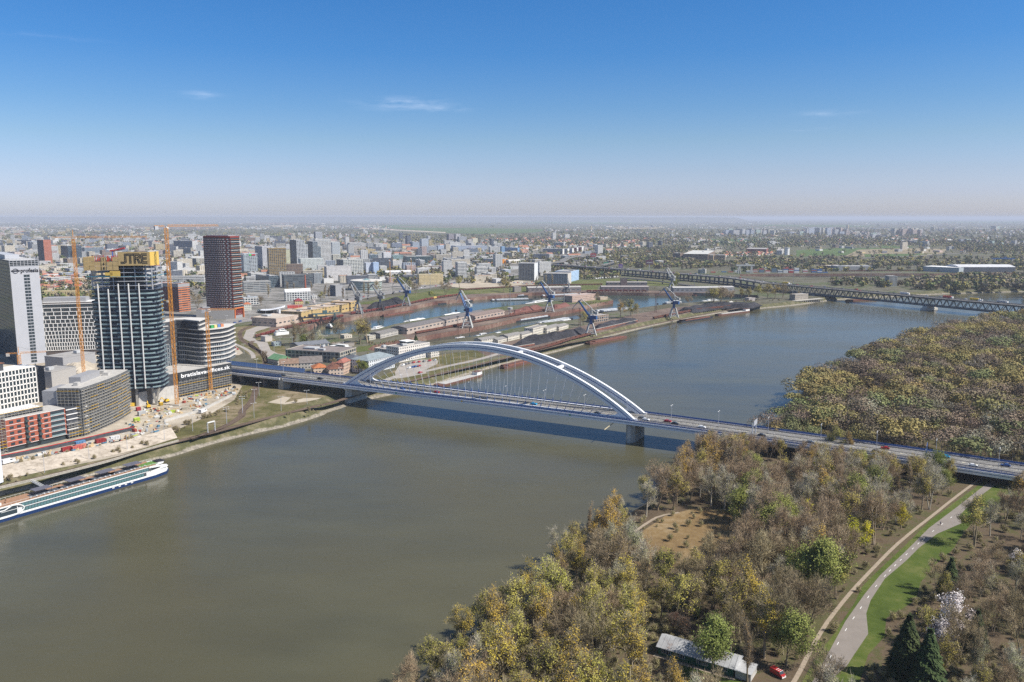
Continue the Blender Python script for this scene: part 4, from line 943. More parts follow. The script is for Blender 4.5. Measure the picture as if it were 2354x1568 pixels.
for x,y in((3,2),(w*.3,0),(w*.62,0),(w*.97-2,3),(w*.97-2,d-3),(3,d-3)):
 m=MB()
 if x>w*.8:
  m.beam((x-1.5,y,0),(x-3.8,y,H0),1.3);m.beam((x-1.5,y,0),(x+1.6,y,H0),1.3)
 else:m.box((x,y,-.5),(1.6,1.6,H0+.5))
 m.ob('column',M_conc,t)
m=MB();m.box((w/2,d/2,0),(w*.6,d*.55,H0));m.ob('lobby_core',M_dconc,t)
m=MB();n_=24
for i in range(n_):m.beam((w*i/n_,-2.9-2*(1-(2*i/n_-1)**2),H0+(nfl-3)*fh+.5+rs.uniform(-.2,.2)),(w*(i+1)/n_,-2.9-2*(1-(2*(i+1)/n_-1)**2),H0+(nfl-3)*fh+.5+rs.uniform(-.2,.2)),.8,.25)
m.beam((w,-2.9,H0+(nfl-3)*fh+.5),(w+2,d,H0+(nfl-3)*fh+.5),.8,.25);m.beam((0,-2.9,H0+(nfl-3)*fh+.5),(-2.5,d,H0+(nfl-3)*fh+.5),.8,.25)
m.ob('safety_net',plain('teal_net',(.04,.22,.30),.7),t)
zt0=H0+nfl*fh
ypan=-3.7;sh=9.6
scr=zt0-.5
x0s,x1s=-1.5,w*.50;n=5
for j in range(3):
 for i in range(6):
  xa,xb=x0s+(x1s-x0s)*i/6,x0s+(x1s-x0s)*(i+1)/6
  if j==2 and i in(2,4):continue
  m=MB();m.box(((xa+xb)/2,ypan,scr-4.2+j*3.35),(xb-xa-.25,.25,3.15));m.ob('screen_panel',M_ply,t)
m=MB();m.box((x0s-.2,d*.3,scr-4.2),(.25,d*.6+6,9.8));m.ob('side_screen',M_ply,t)
m=MB();m.box((w*.345,ypan,scr-8),(5.5,.3,2.2));m.box((w*.44,ypan,scr-9.3),(7.2,.3,4.6));m.ob('hanging_platform',M_plyb,t)
xa0,xb0=w*.50,w*.985
for i in range(4):
 xa,xb=xa0+(xb0-xa0)*i/4,xa0+(xb0-xa0)*(i+1)/4;m=MB();m.box(((xa+xb)/2,ypan,scr-.8),(xb-xa-.12,.3,10.3));m.ob('screen_panel',M_ply,t)
m=MB();m.beam((xb0+.1,ypan,scr+4.3),(xb0+3.0,d*.32,scr+4.3),.3,10.3);m.ob('side_screen',M_plyb,t)
m=MB();m.box((w*.5,d*.45,scr-.5),(w*.92,d*.75,3.0));m.ob('formwork_deck',M_net,t)
m=MB()
for i in range(60):m.box((rs.uniform(1,w*.5),rs.uniform(-2,d*.8),scr+1),(rs.uniform(.15,.4),rs.uniform(.15,.4),rs.uniform(3,5.8)))
tag(m.ob('formwork_props',plain('red_props',(.45,.06,.03),.6),t),kind='stuff')
zt_,zb_=scr+8.0,scr+1.0;LW=.55
def seg(pts,m,y=ypan-.22,lw=LW):
 for(a,b)in zip(pts,pts[1:]):
  p,q_=Vector((a[0],y,a[1])),Vector((b[0],y,b[1]));dd=(q_-p).normalized()*lw*.5;m.beam(p-dd,q_+dd,.12,lw,up=(0,0,1)if abs(dd.z)<abs(dd.x)else(1,0,0))
X=xa0+2.0;LWd=(xb0-xa0-4)/4.0;Hh=zt_-zb_
m=MB()
seg([(X+LWd*.62,zt_),(X+LWd*.62,zb_+1.2),(X+LWd*.45,zb_+.95),(X+.1,zb_+.95)],m);seg([(X+LWd*.83,zt_),(X+LWd*.83,zb_+.8),(X+LWd*.55,zb_),(X+.1,zb_)],m)
X+=LWd*.95;seg([(X,zt_),(X+LWd*1.0,zt_)],m);seg([(X,zt_-1.0),(X+LWd*.42,zt_-1.0),(X+LWd*.42,zb_)],m);seg([(X+LWd*.98,zt_-1.0),(X+LWd*.62,zt_-1.0),(X+LWd*.62,zb_)],m)
X+=LWd*1.1;seg([(X,zb_),(X,zt_),(X+LWd*.75,zt_),(X+LWd*.9,zt_-.8),(X+LWd*.9,zt_-3.0),(X+LWd*.7,zt_-3.9),(X+LWd*.2,zt_-3.9)],m);seg([(X+LWd*.2,zb_),(X+LWd*.2,zt_-1.1),(X+LWd*.6,zt_-1.1),(X+LWd*.68,zt_-1.5),(X+LWd*.68,zt_-2.4),(X+LWd*.6,zt_-2.8),(X+LWd*.35,zt_-2.8)],m);seg([(X+LWd*.45,zt_-4),(X+LWd*.72,zb_)],m);seg([(X+LWd*.68,zt_-4),(X+LWd*.95,zb_)],m)
X+=LWd*1.1;seg([(X+LWd*.85,zt_),(X+.6,zt_),(X,zt_-.6),(X,zb_+.6),(X+.6,zb_),(X+LWd*.85,zb_)],m);seg([(X+LWd*.85,zt_-1.1),(X+1.3,zt_-1.1),(X+1.05,zt_-1.4),(X+1.05,zb_+1.4),(X+1.3,zb_+1.1),(X+LWd*.85,zb_+1.1)],m);seg([(X+1.4,zt_-2.9),(X+LWd*.8,zt_-2.9)],m);seg([(X+1.4,zt_-3.9),(X+LWd*.8,zt_-3.9)],m)
m.ob('lettering',M_black,t)
for j,ch in enumerate('168'):
 put_text(t,ch,x0s+(x1s-x0s)*3.5/6,scr-4.2+(2-j)*3.35+.6,ypan-.2,2.8,M_black,bold=.05)
 m=MB()
 for sx in(-1,1):
  for k in range(3):m.box((x0s+(x1s-x0s)*3.5/6+sx*1.8,ypan-.2,scr-4.2+(2-j)*3.35+.6+k*.8),(.8,.12,.22))
 m.ob('marker_lines',M_black,t)
tb=thing('concrete_pump_boom','folded red concrete pump boom on top of the tower under construction','pump boom',Vector(C_)+Vector((w*.27,14,scr+3)))
MB().tube((0,0,-1),(0,0,6),.45,n=8).ob('mast',plain('blue_mast',(.05,.12,.4)),tb)
m=MB();m.beam((-2,0,6.6),(9,1,9.0),.7,.8);m.beam((-1,.8,6.0),(9,1.8,8.2),.5,.6);m.ob('boom',M_red,tb);MB().box((-3.4,0,5.6),(2.6,1.4,1.8)).ob('counterweight',M_lgrey,tb)
#scaffold kit
def scaffold(root,x0,x1,z0,z1,y,lift=2.0,bay=2.6,yaw=0.0,org=(0,0),bands=True,seed=1):
 T=lambda x,yy,z:(org[0]+x*math.cos(yaw)-yy*math.sin(yaw),org[1]+x*math.sin(yaw)+yy*math.cos(yaw),z)
 rs=random.Random(seed);m=MB();n=int((x1-x0)/bay)
 for i in range(n+1):
  x=x0+(x1-x0)*i/n;m.beam(T(x,y-1.2,z0),T(x,y-1.2,z1+rs.uniform(0,.8)),.13)
 k=z0+lift;zz=[]
 while k<z1:zz.append(k);k+=lift
 for z in zz:
  m.beam(T(x0,y-1.2,z+1.0),T(x1,y-1.2,z+1.0),.1)
  for i in range(n):
   if rs.random()<.25:m.beam(T(x0+(x1-x0)*i/n,y-1.2,z),T(x0+(x1-x0)*(i+1)/n,y-1.2,z+lift),.09)
 m.ob('scaffold_frame',M_scaf,root)
 for z in zz:
  m=MB();m.beam(T(x0,y-.75,z),T(x1,y-.75,z),.8,.07);m.ob('scaffold_deck',M_plank,root)
  m=MB();m.beam(T(x0,y-1.24,z+.15),T(x1,y-1.24,z+.15),.06,.22)
  if rs.random()<.35:m.ob('toe_board',M_yel,root)
#riverside block behind scaffolding (its long front faces the water)
Cc=P(192,1003,QZ);t=thing('scaffolded_block','dark residential block wrapped in scaffolding facing the river, grey boxes on its roof','building site',Cc,R(0))
h=hz(Cc.y,893)-QZ;LN=66
foot=[];
for i in range(9):
 y=LN*i/8;foot.append((14*0+3.0*math.sin(math.pi*i/8*.9),y))
poly=[(-15,0)]+foot+[(-15,LN)]
m=MB();m.prism(poly,0,h);m.ob('wall',facade('scaffolded_facade',2.2,3.2,.15,.2,.15,(.02,.025,.03),(.08,.09,.10),wall=(.10,.105,.11)),t)
m=MB();m.prism(poly,h,h+.35);m.ob('roof',M_slab,t)
for(bx,by,bw,bd,bh,mm)in((-11,28,8,26,4.2,M_greyp),(-6,8,3,4,2.2,M_slab),(-10,50,5,5,2.5,M_slab),(-4,44,4,3,2,M_slab)):MB().box((bx,by,h+.35),(bw,bd,bh)).ob('roof_box',mm,t)
for i in range(8):
 a,b=foot[i],foot[i+1];dx,dy=b[0]-a[0],b[1]-a[1];scaffold(t,0,math.hypot(dx,dy),0,h-.5,0,2.05,2.1,math.atan2(dy,dx),a,seed=i)
scaffold(t,0,15,0,h-.5,0,2.05,2.2,0,(-15,0),seed=20)
MB().box((-20.5,12,0),(10.5,22,h-2)).ob('grey_stair_tower',M_greyp,t)
#brick block at the lower left
Ca,Cb=P(19,1042,QZ),P(155,1010,QZ);v=Cb-Ca;w=v.length;rz=math.atan2(v.y,v.x);t=thing('brick_apartment_block','red brick apartment block with dark balconies and glazed ground floor','apartment building',Ca,rz)
h=hz(Cb.y,939)-QZ;d=18;m=MB();m.box((w/2,d/2,3.6),(w,d,h-3.6));m.ob('wall',M_brick,t)
m=MB();m.box((w/2,d/2+.6,0),(w-1,d-1.2,3.6));m.ob('ground_floor',M_glass,t)
nfb=5;fh=(h-3.6)/nfb
m=MB()
for k in range(nfb+1):m.box((w/2,-.03,3.55+k*fh),(w+.1,.14,.22))
m.ob('white_band',M_whitew,t)
for k in range(nfb):
 z=3.6+k*fh
 for x in(.09,.21,.42,.66):MB().box((w*x,-.02,z+.75),(w*.065,.16,1.7)).ob('window',M_glassw,t)
 for x in(.33,.545):MB().box((w*x,-.02,z+.3),(w*.05,.18,fh-.5)).ob('balcony_door',M_glassw,t);MB().box((w*x,-.75,z),(w*.055,1.4,1.1)).ob('balcony',plain('dark_balcony',(.05,.075,.075),.5)if 'dark_balcony' not in MATS else MATS['dark_balcony'],t)
 MB().box((w*.86,.3,z+.3),(w*.24,.9,fh-.55)).ob('loggia',M_glassw,t);MB().box((w*.86,-.12,z+.3),(w*.24,.12,.95)).ob('loggia_rail',M_glb,t)
MB().box((w/2,d/2,h),(w,d,.3)).ob('roof',M_slab,t)
for a in(.2,.6):MB().box((w*a,d*.4,h+.3),(3.5,3,1.4)).ob('roof_box',M_slab,t)
MB().box((w*.32,d*.62,h),(w*.74,d*.7,3.0)).ob('upper_storey',M_net,t);MB().box((w*.3,d*.62,h+3.0),(w*.74,d*.75,.4)).ob('upper_roof',M_whitew,t)
scaffold(t,-1,w*.68,h,h+5,d*.27,1.7,2.2,seed=31)
scaffold(t,-8,-.5,0,h+4,.5,2.0,2.0,seed=32)
v2=Vector((math.cos(rz),math.sin(rz),0));Cl=Cb+v2*.6;t=thing('link_building','white banded building between the brick block and the scaffolded block','building',Cl,rz)
w=14;m=MB();m.box((w/2,6,0),(w,12,h));m.ob('wall',M_net,t)
for k in range(6):MB().box((w/2,5.9,2.8+k*3.3),(w+.6,13,.5)).ob('floor_band',M_whitew,t)
scaffold(t,0,w,0,h*.5,-.5,2,2,seed=33)
#white grid block at the left edge
Ca,Cb=P(-40,952,QZ),P(88,925,QZ);v=Cb-Ca;w=v.length;rz=math.atan2(v.y,v.x);t=thing('grid_facade_block','white block with square dark windows, scaffolding on its river end','building site',Ca,rz)
h=hz(Cb.y,842)-QZ;d=16;MB().box((w/2,d/2,0),(w-.3,d-.3,h)).ob('wall',M_glass,t);nfb=7;fh=h/nfb
m=MB()
for k in range(nfb+1):m.box((w/2,0,k*fh-.45),(w,.7,.9))
m.ob('floor_band',M_whitew,t)
for i in range(17):MB().box((w*i/16,-.05,0),(.75,.6,h)).ob('pier_strip',M_whitew,t)
MB().box((w/2,d/2,h),(w+.4,d+.4,.5)).ob('roof',M_whitew,t);MB().box((w*.2,d*.5,h+.5),(w*.5,d*.8,5.5)).ob('upper_storey',M_net,t);MB().box((w*.2,d*.5,h+6),(w*.54,d*.86,.4)).ob('upper_roof',plain('rust_roof',(.22,.10,.06)),t)
scaffold(t,0,15,0,h,.5,2.0,1.9,R(58),(w,-.2),seed=41);MB().box((w+3.8,6.3,0),(7,12,h-1)).ob('stair_tower',M_net,t)
t=blk((-60,1130),(8,1106),14,22,(.62,.64,.68),'none','riverside_building','pale building with blue strips cut by the picture edge beside the railway','building',units=0)
#offices with wavy white floors and the black banner
Ca,Cb=P(411,914,QZ),P(531,888,QZ);v=Cb-Ca;wB=v.length;rz=math.atan2(v.y,v.x)
off=thing('office_complex','unfinished offices with wavy white floors on a scaffolded podium with black banner','building site',Ca,rz)
hP=hz(Ca.y,857)-QZ;dP=34
m=MB();m.box((wB/2,dP/2,0),(wB,dP,hP));m.ob('podium',M_net,off)
m=MB();m.box((wB/2,dP/2,hP),(wB+1,dP+1,.5));m.ob('terrace',M_slab,off)
scaffold(off,0,wB,0,hP-6,0,2.0,2.4,seed=51)
MB().box((wB/2,-1.4,hP-6.3),(wB+.5,.25,6.2)).ob('banner',plain('banner_cloth',(.035,.04,.045),.8),off)
put_text(off,'bratislavaoffices.sk',wB/2,hP-4.4,-1.62,4.4,M_wtext,width=wB*.93,bold=.07)
Pl=P(366,925,QZ);inv=lambda p:(Vector((p.x-Ca.x,p.y-Ca.y,0))@Matrix.Rotation(rz,3,'Z'))
a0=inv(Pl)
m=MB();m.prism([(0,0),(0,14),(a0.x-10,a0.y+20),(a0.x-16,a0.y+2)],0,hP*.52);m.ob('podium_wing',M_slab,off)
m=MB();m.prism([(-.5,.5),(0,dP-1),(a0.x-30,a0.y+30),(a0.x-12,a0.y+4)],hP*.52,hP-.2);m.ob('podium_wing_upper',M_net,off)
m=MB();m.prism([(-.5,.5),(0,dP-1),(a0.x-30,a0.y+30),(a0.x-12,a0.y+4)],hP-.2,hP+.3);m.ob('terrace',M_slab,off)
Zb=QZ+hP;nf=9;fh=3.75
front=[z8(120,1075),z8(190,1060),z8(330,1040),z8(440,1000),z8(560,1000),z8(700,1020),z8(800,1032),z8(870,1035),z8(1000,1015),z8(1150,995),z8(1255,965)]
wp=[inv(P(u,vv,Zb))for u,vv in front]
cen_l=wp[3]
def fl_poly(k,g=0.0,full=True):
 a=wp if full else wp[:9]
 pts=[Vector((p.x,p.y))for p in a]
 if not full:pts=[Vector((p.x,p.y))for p in wp[:7]]
 n=len(pts);bk=Vector((-8,30))if not full else None
 out=[tuple(p)for p in pts]
 e=pts[-1];s_=pts[0]
 dirn=Vector((-math.sin(rz),math.cos(rz)))
 back=Vector((math.sin(rz)*1.0,math.cos(rz)*1.0))
 out+=[tuple(e+back*22+Vector((-2,0))),tuple((e+s_)/2+back*30),tuple(s_+back*26)]
 c=Vector((sum(p[0]for p in out)/len(out),sum(p[1]for p in out)/len(out)))
 return[tuple(Vector(p)+(Vector(p)-c).normalized()*g)for p in out]
for k in range(11):
 full=k<=8;z=hP+.3+k*fh
 m=MB();m.prism(fl_poly(k,.6 if k else-1,full),z-.38,z+.38);
 if k:m.ob('floor_slab',MATS['office_slab']if 'office_slab' in MATS else plain('office_slab',(.56,.54,.51),.85,0,.1,.4),off)
 if k<10:
  m=MB();m.prism(fl_poly(k,-1.1,k<8),z+.38,z+fh-.38,bot=False);m.ob('storey',facade('office_storey',1.9,fh,.22,-1,-1,(.02,.03,.04),(.10,.13,.15),wall=(.20,.22,.24))if k==0 else(MATS['office_storey']if k<5 else M_net),off)
m=MB();pz=hP+.8+8*fh
for k,cc in enumerate(((.05,.3,.1),(.6,.5,.2),(.1,.2,.4),(.5,.2,.1))):
 e=Vector(fl_poly(8)[8+0]);p=Vector(fl_poly(8)[8]).lerp(Vector(fl_poly(8)[10]),.25+.2*k);MB().box((p.x-2,p.y+3,pz),(2.8,2.4,2.4)).ob('site_container',plain('container_paint_%d'%k,cc),off)
#orange and grey office block behind
t=bld(z1,1490,1690,1798,938,675,(.50,.17,.07),'ribbon','orange_office_block','orange banded office block with grey top between the glass tower and the red tower','office building',r=64,col2=(.16,.04,.03),style2='grid',roof=(.5,.5,.5))
C2,w2,d2,r2=corner(*[z1(x,0)[0]for x in(1490,1690,1798)],z1(0,938)[1],64);h2=hz(C2.y,z1(0,675)[1])-QZ
MB().box((w2/2,d2/2,h2-5),(w2+.3,d2+.3,5.1)).ob('top_band',M_greyp,t)
#tall red and white residential tower
u0,uc,u1=z1(1952,0)[0],z1(2205,0)[0],z1(2290,0)[0];C2,w2,d2,r2=corner(u0,uc,u1,z1(0,1000)[1],70);h2=hz(C2.y,z1(0,225)[1])-QZ
t=thing('red_tower','tall dark red residential tower with white dashes and striped balconies','residential tower',C2,r2)
pod=15.0
m=MB();poly=[(0,0),(w2,0),(w2,d2)]
for i in range(7):a=i/6;poly.append((0-4.0*math.sin(math.pi*a)*1.0+0,d2-(d2)*a))
poly=poly[:3]+[(-3.2*math.sin(math.pi*i/8),d2*(1-i/8))for i in range(0,8)]
m.prism(poly,4,h2);m.ob('wall',plain('dark_red_render',(.21,.035,.028),.8,0,.1),t)
fh=3.05;nfb=int((h2-pod)/fh);ndash=13;rs=random.Random(2)
for k in range(nfb):
 mw=MB();mg=MB();z=pod+k*fh
 for i in range(8):
  a,b=Vector(poly[2+i if 2+i<len(poly)else 0]),Vector(poly[(3+i)%len(poly)])
  dd=(b-a);nrm=Vector((-dd.y,dd.x)).normalized()*-1;
  if i==7:b=Vector((0,0));dd=b-a
  for q_ in range(2):
   s0=(q_+.05+(.25 if k%2 else 0))*.5
   p0=a+dd*s0;p1=a+dd*min(1,s0+.21);off_=Vector((-.12,0))
   mw.beam((p0.x+off_.x,p0.y,z+.5),(p1.x+off_.x,p1.y,z+.5),.25,.85)
   g0=a+dd*(q_*.5+.02);g1=a+dd*(q_*.5+.46);mg.beam((g0.x-.02,g0.y,z+1.95),(g1.x-.02,g1.y,z+1.95),.2,1.6)
 tag(mw.ob('white_dashes',M_whitew,t),kind='stuff');tag(mg.ob('window_row',M_glassw,t),kind='stuff')
 MB().box((w2/2,-.5,z),(w2+.6,1.6,.32)).ob('balcony_slab',M_whitew if k%2 else plain('orange_slab',(.5,.16,.06))if 'orange_slab' not in MATS else MATS['orange_slab'],t)
 MB().box((w2/2,-.05,z+.4),(w2-1,.3,2.4)).ob('window_row',M_glassw,t)
MB().box((w2*.5,d2*.5,h2),(w2*.8,d2*.8,1.2)).ob('roof',M_greyp,t)
for x in(.5,w2-.5):MB().box((x,-1,0),(1.4,2.4,pod)).ob('portal_leg',plain('orange_portal',(.55,.15,.04))if 'orange_portal' not in MATS else MATS['orange_portal'],t)
MB().box((w2/2,-1,pod-1.2),(w2,2.4,1.2)).ob('portal_beam',MATS['orange_portal'],t);MB().box((w2/2,6,0),(w2-2,12,pod-2)).ob('base_storey',M_greyp,t)
blk(z1(1850,1010),z1(2205,1003),30,14,(.29,.28,.27),'none','podium_hall','long grey podium with brown roof at the foot of the red tower','building',roof=(.22,.13,.10))
#tower cranes
def tower_crane(label,base,h,jib_dir,jib,cj,col=None,cab=True,apex=7.0,w=2.0):
 col=col or M_orange;t=thing('tower_crane',label,'tower crane',base);m=MB()
 for sx in(-1,1):
  for sy in(-1,1):m.beam((sx*w/2,sy*w/2,0),(sx*w/2,sy*w/2,h),.26)
 n=int(h/2.4)
 for i in range(n):
  z0,z1_=h*i/n,h*(i+1)/n;s=1 if i%2 else-1
  for a,b in(((-1,-1),(1,-1)),((1,-1),(1,1)),((1,1),(-1,1)),((-1,1),(-1,-1))):
   p,q_=(a,b)if s>0 else(b,a);m.beam((p[0]*w/2,p[1]*w/2,z0),(q_[0]*w/2,q_[1]*w/2,z1_),.17)
 m.ob('mast',col,t);MB().box((0,0,-.5),(5,5,1.6)).ob('base',M_conc,t)
 dv=Vector((math.cos(R(jib_dir)),math.sin(R(jib_dir)),0));sd_=Vector((-dv.y,dv.x,0));z=h+1
 m=MB();bw=.7
 def lat(a,b,hh=1.3):
  for e in((sd_*bw),(-sd_*bw),Vector((0,0,hh))):m.beam(a+e,b+e*(.7 if e.z==0 else .8),.17)
  k=int((b-a).length/2.2)
  for i in range(k):
   p=a.lerp(b,i/k);q_=a.lerp(b,(i+.5)/k);r_=a.lerp(b,(i+1)/k)
   for e in(sd_*bw,-sd_*bw):m.beam(p+e,q_+Vector((0,0,hh)),.11);m.beam(q_+Vector((0,0,hh)),r_+e,.11)
 o=Vector((0,0,z));lat(o+dv*1.2,o+dv*jib);m.ob('jib',col,t)
 m=MB();lat(o-dv*1.2,o-dv*cj,.9);m.ob('counter_jib',col,t)
 MB().box((-dv.x*(cj-1.5),-dv.y*(cj-1.5),z-2.2),(2.6,2.0,2.6),R(jib_dir)).ob('counterweight',M_slab if apex else M_lgrey,t)
 MB().box((dv.x*1.6+sd_.x*1.5,dv.y*1.6+sd_.y*1.5,z-1.6),(1.8,1.5,2.0),R(jib_dir)).ob('cab',M_whitew,t)
 if apex:
  m=MB();ap_=o+Vector((0,0,apex))
  for e in(sd_,-sd_):m.beam(o+e*.8,ap_,.25)
  m.ob('apex',col,t);m=MB();m.tube(ap_,o+dv*jib*.66+Vector((0,0,1.2)),.07,n=4);m.tube(ap_,o-dv*cj*.85+Vector((0,0,.6)),.07,n=4);m.ob('tie_bar',M_dark,t)
 return t
def cr_base(u,vb,vt):p=P(u,vb,QZ);return p,hz(p.y,vt)-QZ
p,h=cr_base(193,862,549);tower_crane('tall tower crane with level jib and peaked top left of the plywood screens',p,h,12,62,18)
p,h=cr_base(407,932,524);tower_crane('tallest orange tower crane with flat top right of the glass tower',p,h,48,42,9,apex=0)
p,h=cr_base(485,900,716);tower_crane('orange tower crane with flat jib standing on the banner building front',p,h,8,24,4,apex=0)
p,h=cr_base(374,745,693);tower_crane('small yellow tower crane with white cab before the orange office block',p,h,175,8,10,col=M_yel,apex=8)
p,h=cr_base(48,870,815);tower_crane('small orange crane with raised jib before the white lettered tower',p,h,20,22,10,apex=6)
p,h=cr_base(1135*.24405+545.8,488.3+660*.24405,488.3+455*.24405)
for(x,yb,yt,lb)in((1438,665,455,'thin orange crane beside the white low block near the round building'),(1638,610,438,'thin orange crane behind the vaulted hall')):
 p,h=cr_base(*[z3(x,yb)[0],z3(x,yb)[1]],z3(x,yt)[1]);tower_crane(lb,p,h,100,20,8,apex=0,w=1.6)
#ground cover of the north bank
def gp_(zf,pts,z=QZ):return[P(*zf(x,y),z)for x,y in pts]
I=lambda x,y:(x,y)
M_dirt=ground('site_dirt',[(0,(.22,.185,.14)),(.5,(.40,.35,.28)),(1,(.55,.50,.42))],(.02,.15,1.2));M_pale=ground('pale_slope',[(0,(.26,.22,.17)),(.5,(.46,.40,.33)),(1,(.62,.55,.46))],(.06,.35,1.5),w=(.3,.4,.3))
M_grass=ground('verge_grass',[(0,(.07,.065,.03)),(.4,(.11,.105,.04)),(.6,(.17,.14,.08)),(1,(.30,.24,.17))],(.02,.12,.9));M_ball=ground('ballast',[(0,(.06,.045,.035)),(.5,(.11,.08,.06)),(1,(.17,.13,.10))],(.05,.5,3))
M_green=ground('fresh_grass',[(0,(.07,.085,.028)),(.5,(.105,.12,.04)),(1,(.20,.18,.09))],(.02,.15,1));M_paving=plain('grey_paving',(.33,.30,.27),.95,0,.12,.12);M_yard=ground('harbour_yard',[(0,(.09,.06,.05)),(.5,(.16,.12,.10)),(1,(.26,.20,.16))],(.02,.15,.8));M_road=plain('road_asphalt',(.21,.20,.20),.93,0,.1,.08);M_sand=ground('sand_lot',[(0,(.33,.28,.21)),(1,(.5,.44,.36))],(.02,.1,.8))
SH=land_sheet
SH('site_ground',gp_(I,[(-400,1190),(-200,1140),(8,1101),(130,1083),(270,1050),(405,1007),(398,992),(470,960),(538,920),(556,888),(535,872),(420,880),(420,840),(330,810),(100,815),(-300,815),(-500,900)]),QZ+.05,M_dirt)
SH('grass_verge',gp_(I,[(-400,1245),(0,1120),(8,1101),(270,1050),(405,1007),(398,992),(470,960),(538,920),(556,888),(620,872),(700,880),(800,896),(850,906),(790,925),(676,962),(574,985),(480,1012),(385,1040),(200,1088),(0,1128),(-400,1252)]),QZ+.08,M_grass)
lo=smooth_line(gp_(z2,[(-300,1230),(30,1162),(300,1110),(700,1010),(1100,925),(1400,845),(1590,788)]),1);hi=smooth_line(gp_(z2,[(-280,1150),(35,1085),(290,1035),(680,945),(1070,868),(1370,790),(1535,738)]),1);n=len(lo)
mb=MB();mb.add([(p.x,p.y,QZ+.1)for p in lo]+[(p.x,p.y,QZ+3.2)for p in hi]+[(p.x-1.5,p.y+6,QZ+.1)for p in hi],[(i,i+1,n+i+1,n+i)for i in range(n-1)]+[(n+i,n+i+1,2*n+i+1,2*n+i)for i in range(n-1)]+[(0,n,2*n),(n-1,3*n-1,2*n-1)]);tag(mb.ob('embankment',M_pale),kind='structure')
def rail_line(pts,gauge=1.5,bed=5.5,z=QZ+.12):
 pts=smooth_line(pts,2);ribbon('track_bed',pts,bed,z,M_ball,k=0);mb=MB()
 for sg in(-1,1):mb.sweep([p+Vector((0,0,z-p.z+.1))for p in shift(pts,sg*gauge/2)],rect(.12,.16))
 tag(mb.ob('rails',MATS['rail_steel']if 'rail_steel' in MATS else plain('rail_steel',(.20,.15,.12),.5)),kind='structure')
rail_line(gp_(z2,[(-300,1310),(0,1228),(500,1115),(1000,985),(1540,832),(1900,745),(2240,652),(2600,560),(2850,500)])+[P(761,927,QZ),P(860,895,QZ),P(960,872,QZ),P(1100,838,QZ),P(1300,790,QZ),P(1500,745,QZ),P(1700,708,QZ)])
rail_line(gp_(z2,[(1700,800),(2000,700),(2180,590)])+gp_(z4,[(150,1170),(250,1085),(283,1000),(290,950),(300,860),(370,760),(385,680),(350,610),(250,555),(160,505),(133,440),(160,400),(230,370),(400,325),(600,290)]))
rail_line(gp_(z4,[(270,505),(235,520),(250,560),(330,610),(380,660),(395,720)]))
def fence_line(name,label,pts,h,m,cat='fence',gap=2.5,rails=(1.0,.5),th=.09,z=QZ,group=None):
 pts=smooth_line(pts,2);t=thing(name,label,cat,(pts[0].x,pts[0].y,z),0,group);o=Vector(t.location);mb=MB()
 for r_ in rails:mb.sweep([Vector((p.x-o.x,p.y-o.y,h*r_))for p in pts],rect(th,th*1.4))
 mb.ob('rail',m,t);mb=MB();acc=0
 for a,b in zip(pts,pts[1:]):
  L_=(b-a).length;k=0
  while acc<L_:
   p=a.lerp(b,acc/L_)-o;mb.box((p.x,p.y,0),(th*1.3,th*1.3,h));acc+=gap
  acc-=L_
 tag(mb.ob('post',m,t),kind='stuff');return t
fence_line('track_railing','long pale railing beside the lower railway above the cruise ship',gp_(z2,[(-300,1325),(0,1243),(500,1130),(1000,1000),(1300,905),(1600,822)]),1.2,M_curb,'railing',th=.22,rails=(1,.5,.1))
SH('grey_yard',gp_(z4,[(170,480),(200,405),(300,368),(430,358),(430,375),(330,405),(290,420),(262,470),(300,500),(400,520),(430,590),(500,625),(590,640),(560,670),(470,670),(400,690),(340,605),(300,530),(220,505)]),QZ+.1,M_paving)
SH('grass_field',gp_(z4,[(30,480),(60,380),(250,350),(430,320),(640,280),(600,350),(430,460),(560,560),(600,620),(480,680),(420,760),(330,760),(250,650),(120,560)]),QZ+.04,M_grass)
ribbon('side_road',gp_(z4,[(20,470),(60,520),(180,570),(260,620),(270,670)]),4.5,QZ+.11,M_paving,k=2)
av=gp_(z3,[(-700,1125),(0,1035),(300,975),(600,905),(1000,832),(1500,745),(1900,690),(2354,628),(2800,560)]);ribbon('avenue',av,26,QZ+.1,M_road,k=2)
ribbon('avenue_median',av,2.2,QZ+.16,M_curb,k=2)
for dd in(-9.5,9.5):ribbon('avenue_line',shift(smooth_line(av,2),dd),.3,QZ+.15,M_mark,k=0)
SH('grass_field',gp_(z3,[(900,900),(1200,845),(1600,775),(1900,728),(2400,690),(2900,640),(3400,690),(3380,760),(2900,770),(2350,800),(2000,790),(1600,850),(1250,920)]),QZ+.05,M_green)
M_city=ground('city_ground',[(0,(.075,.08,.045)),(.35,(.15,.145,.13)),(.6,(.24,.23,.22)),(1,(.36,.34,.31))],(.01,.04,.3),w=(.3,.4,.3))
SH('city_ground',gp_(z3,[(-2300,1000),(-700,1110),(0,1020),(300,962),(600,893),(1000,820),(1500,735),(1900,680),(2354,618),(2800,550),(3400,470),(3400,330),(2600,260),(600,240),(-2300,300)]),QZ+.03,M_city)
SH('sand_lot',gp_(z5,[(-350,690),(-100,665),(330,650),(400,640),(560,655),(560,690),(330,700),(-50,720)]),QZ+.12,M_sand)
SH('grass_field',gp_(z5,[(560,680),(1000,640),(1400,620),(1880,650),(1900,700),(1600,690),(900,700)]),QZ+.09,M_green)
SH('harbour_yard',gp_(z3,[(300,1010),(560,950),(1130,870),(1600,850),(2200,770),(3400,730),(4500,745),(4500,775),(3300,780),(2350,815),(1880,868),(1640,915),(1250,985),(1000,1040),(600,1090),(300,1120)]),QZ+.07,M_yard)
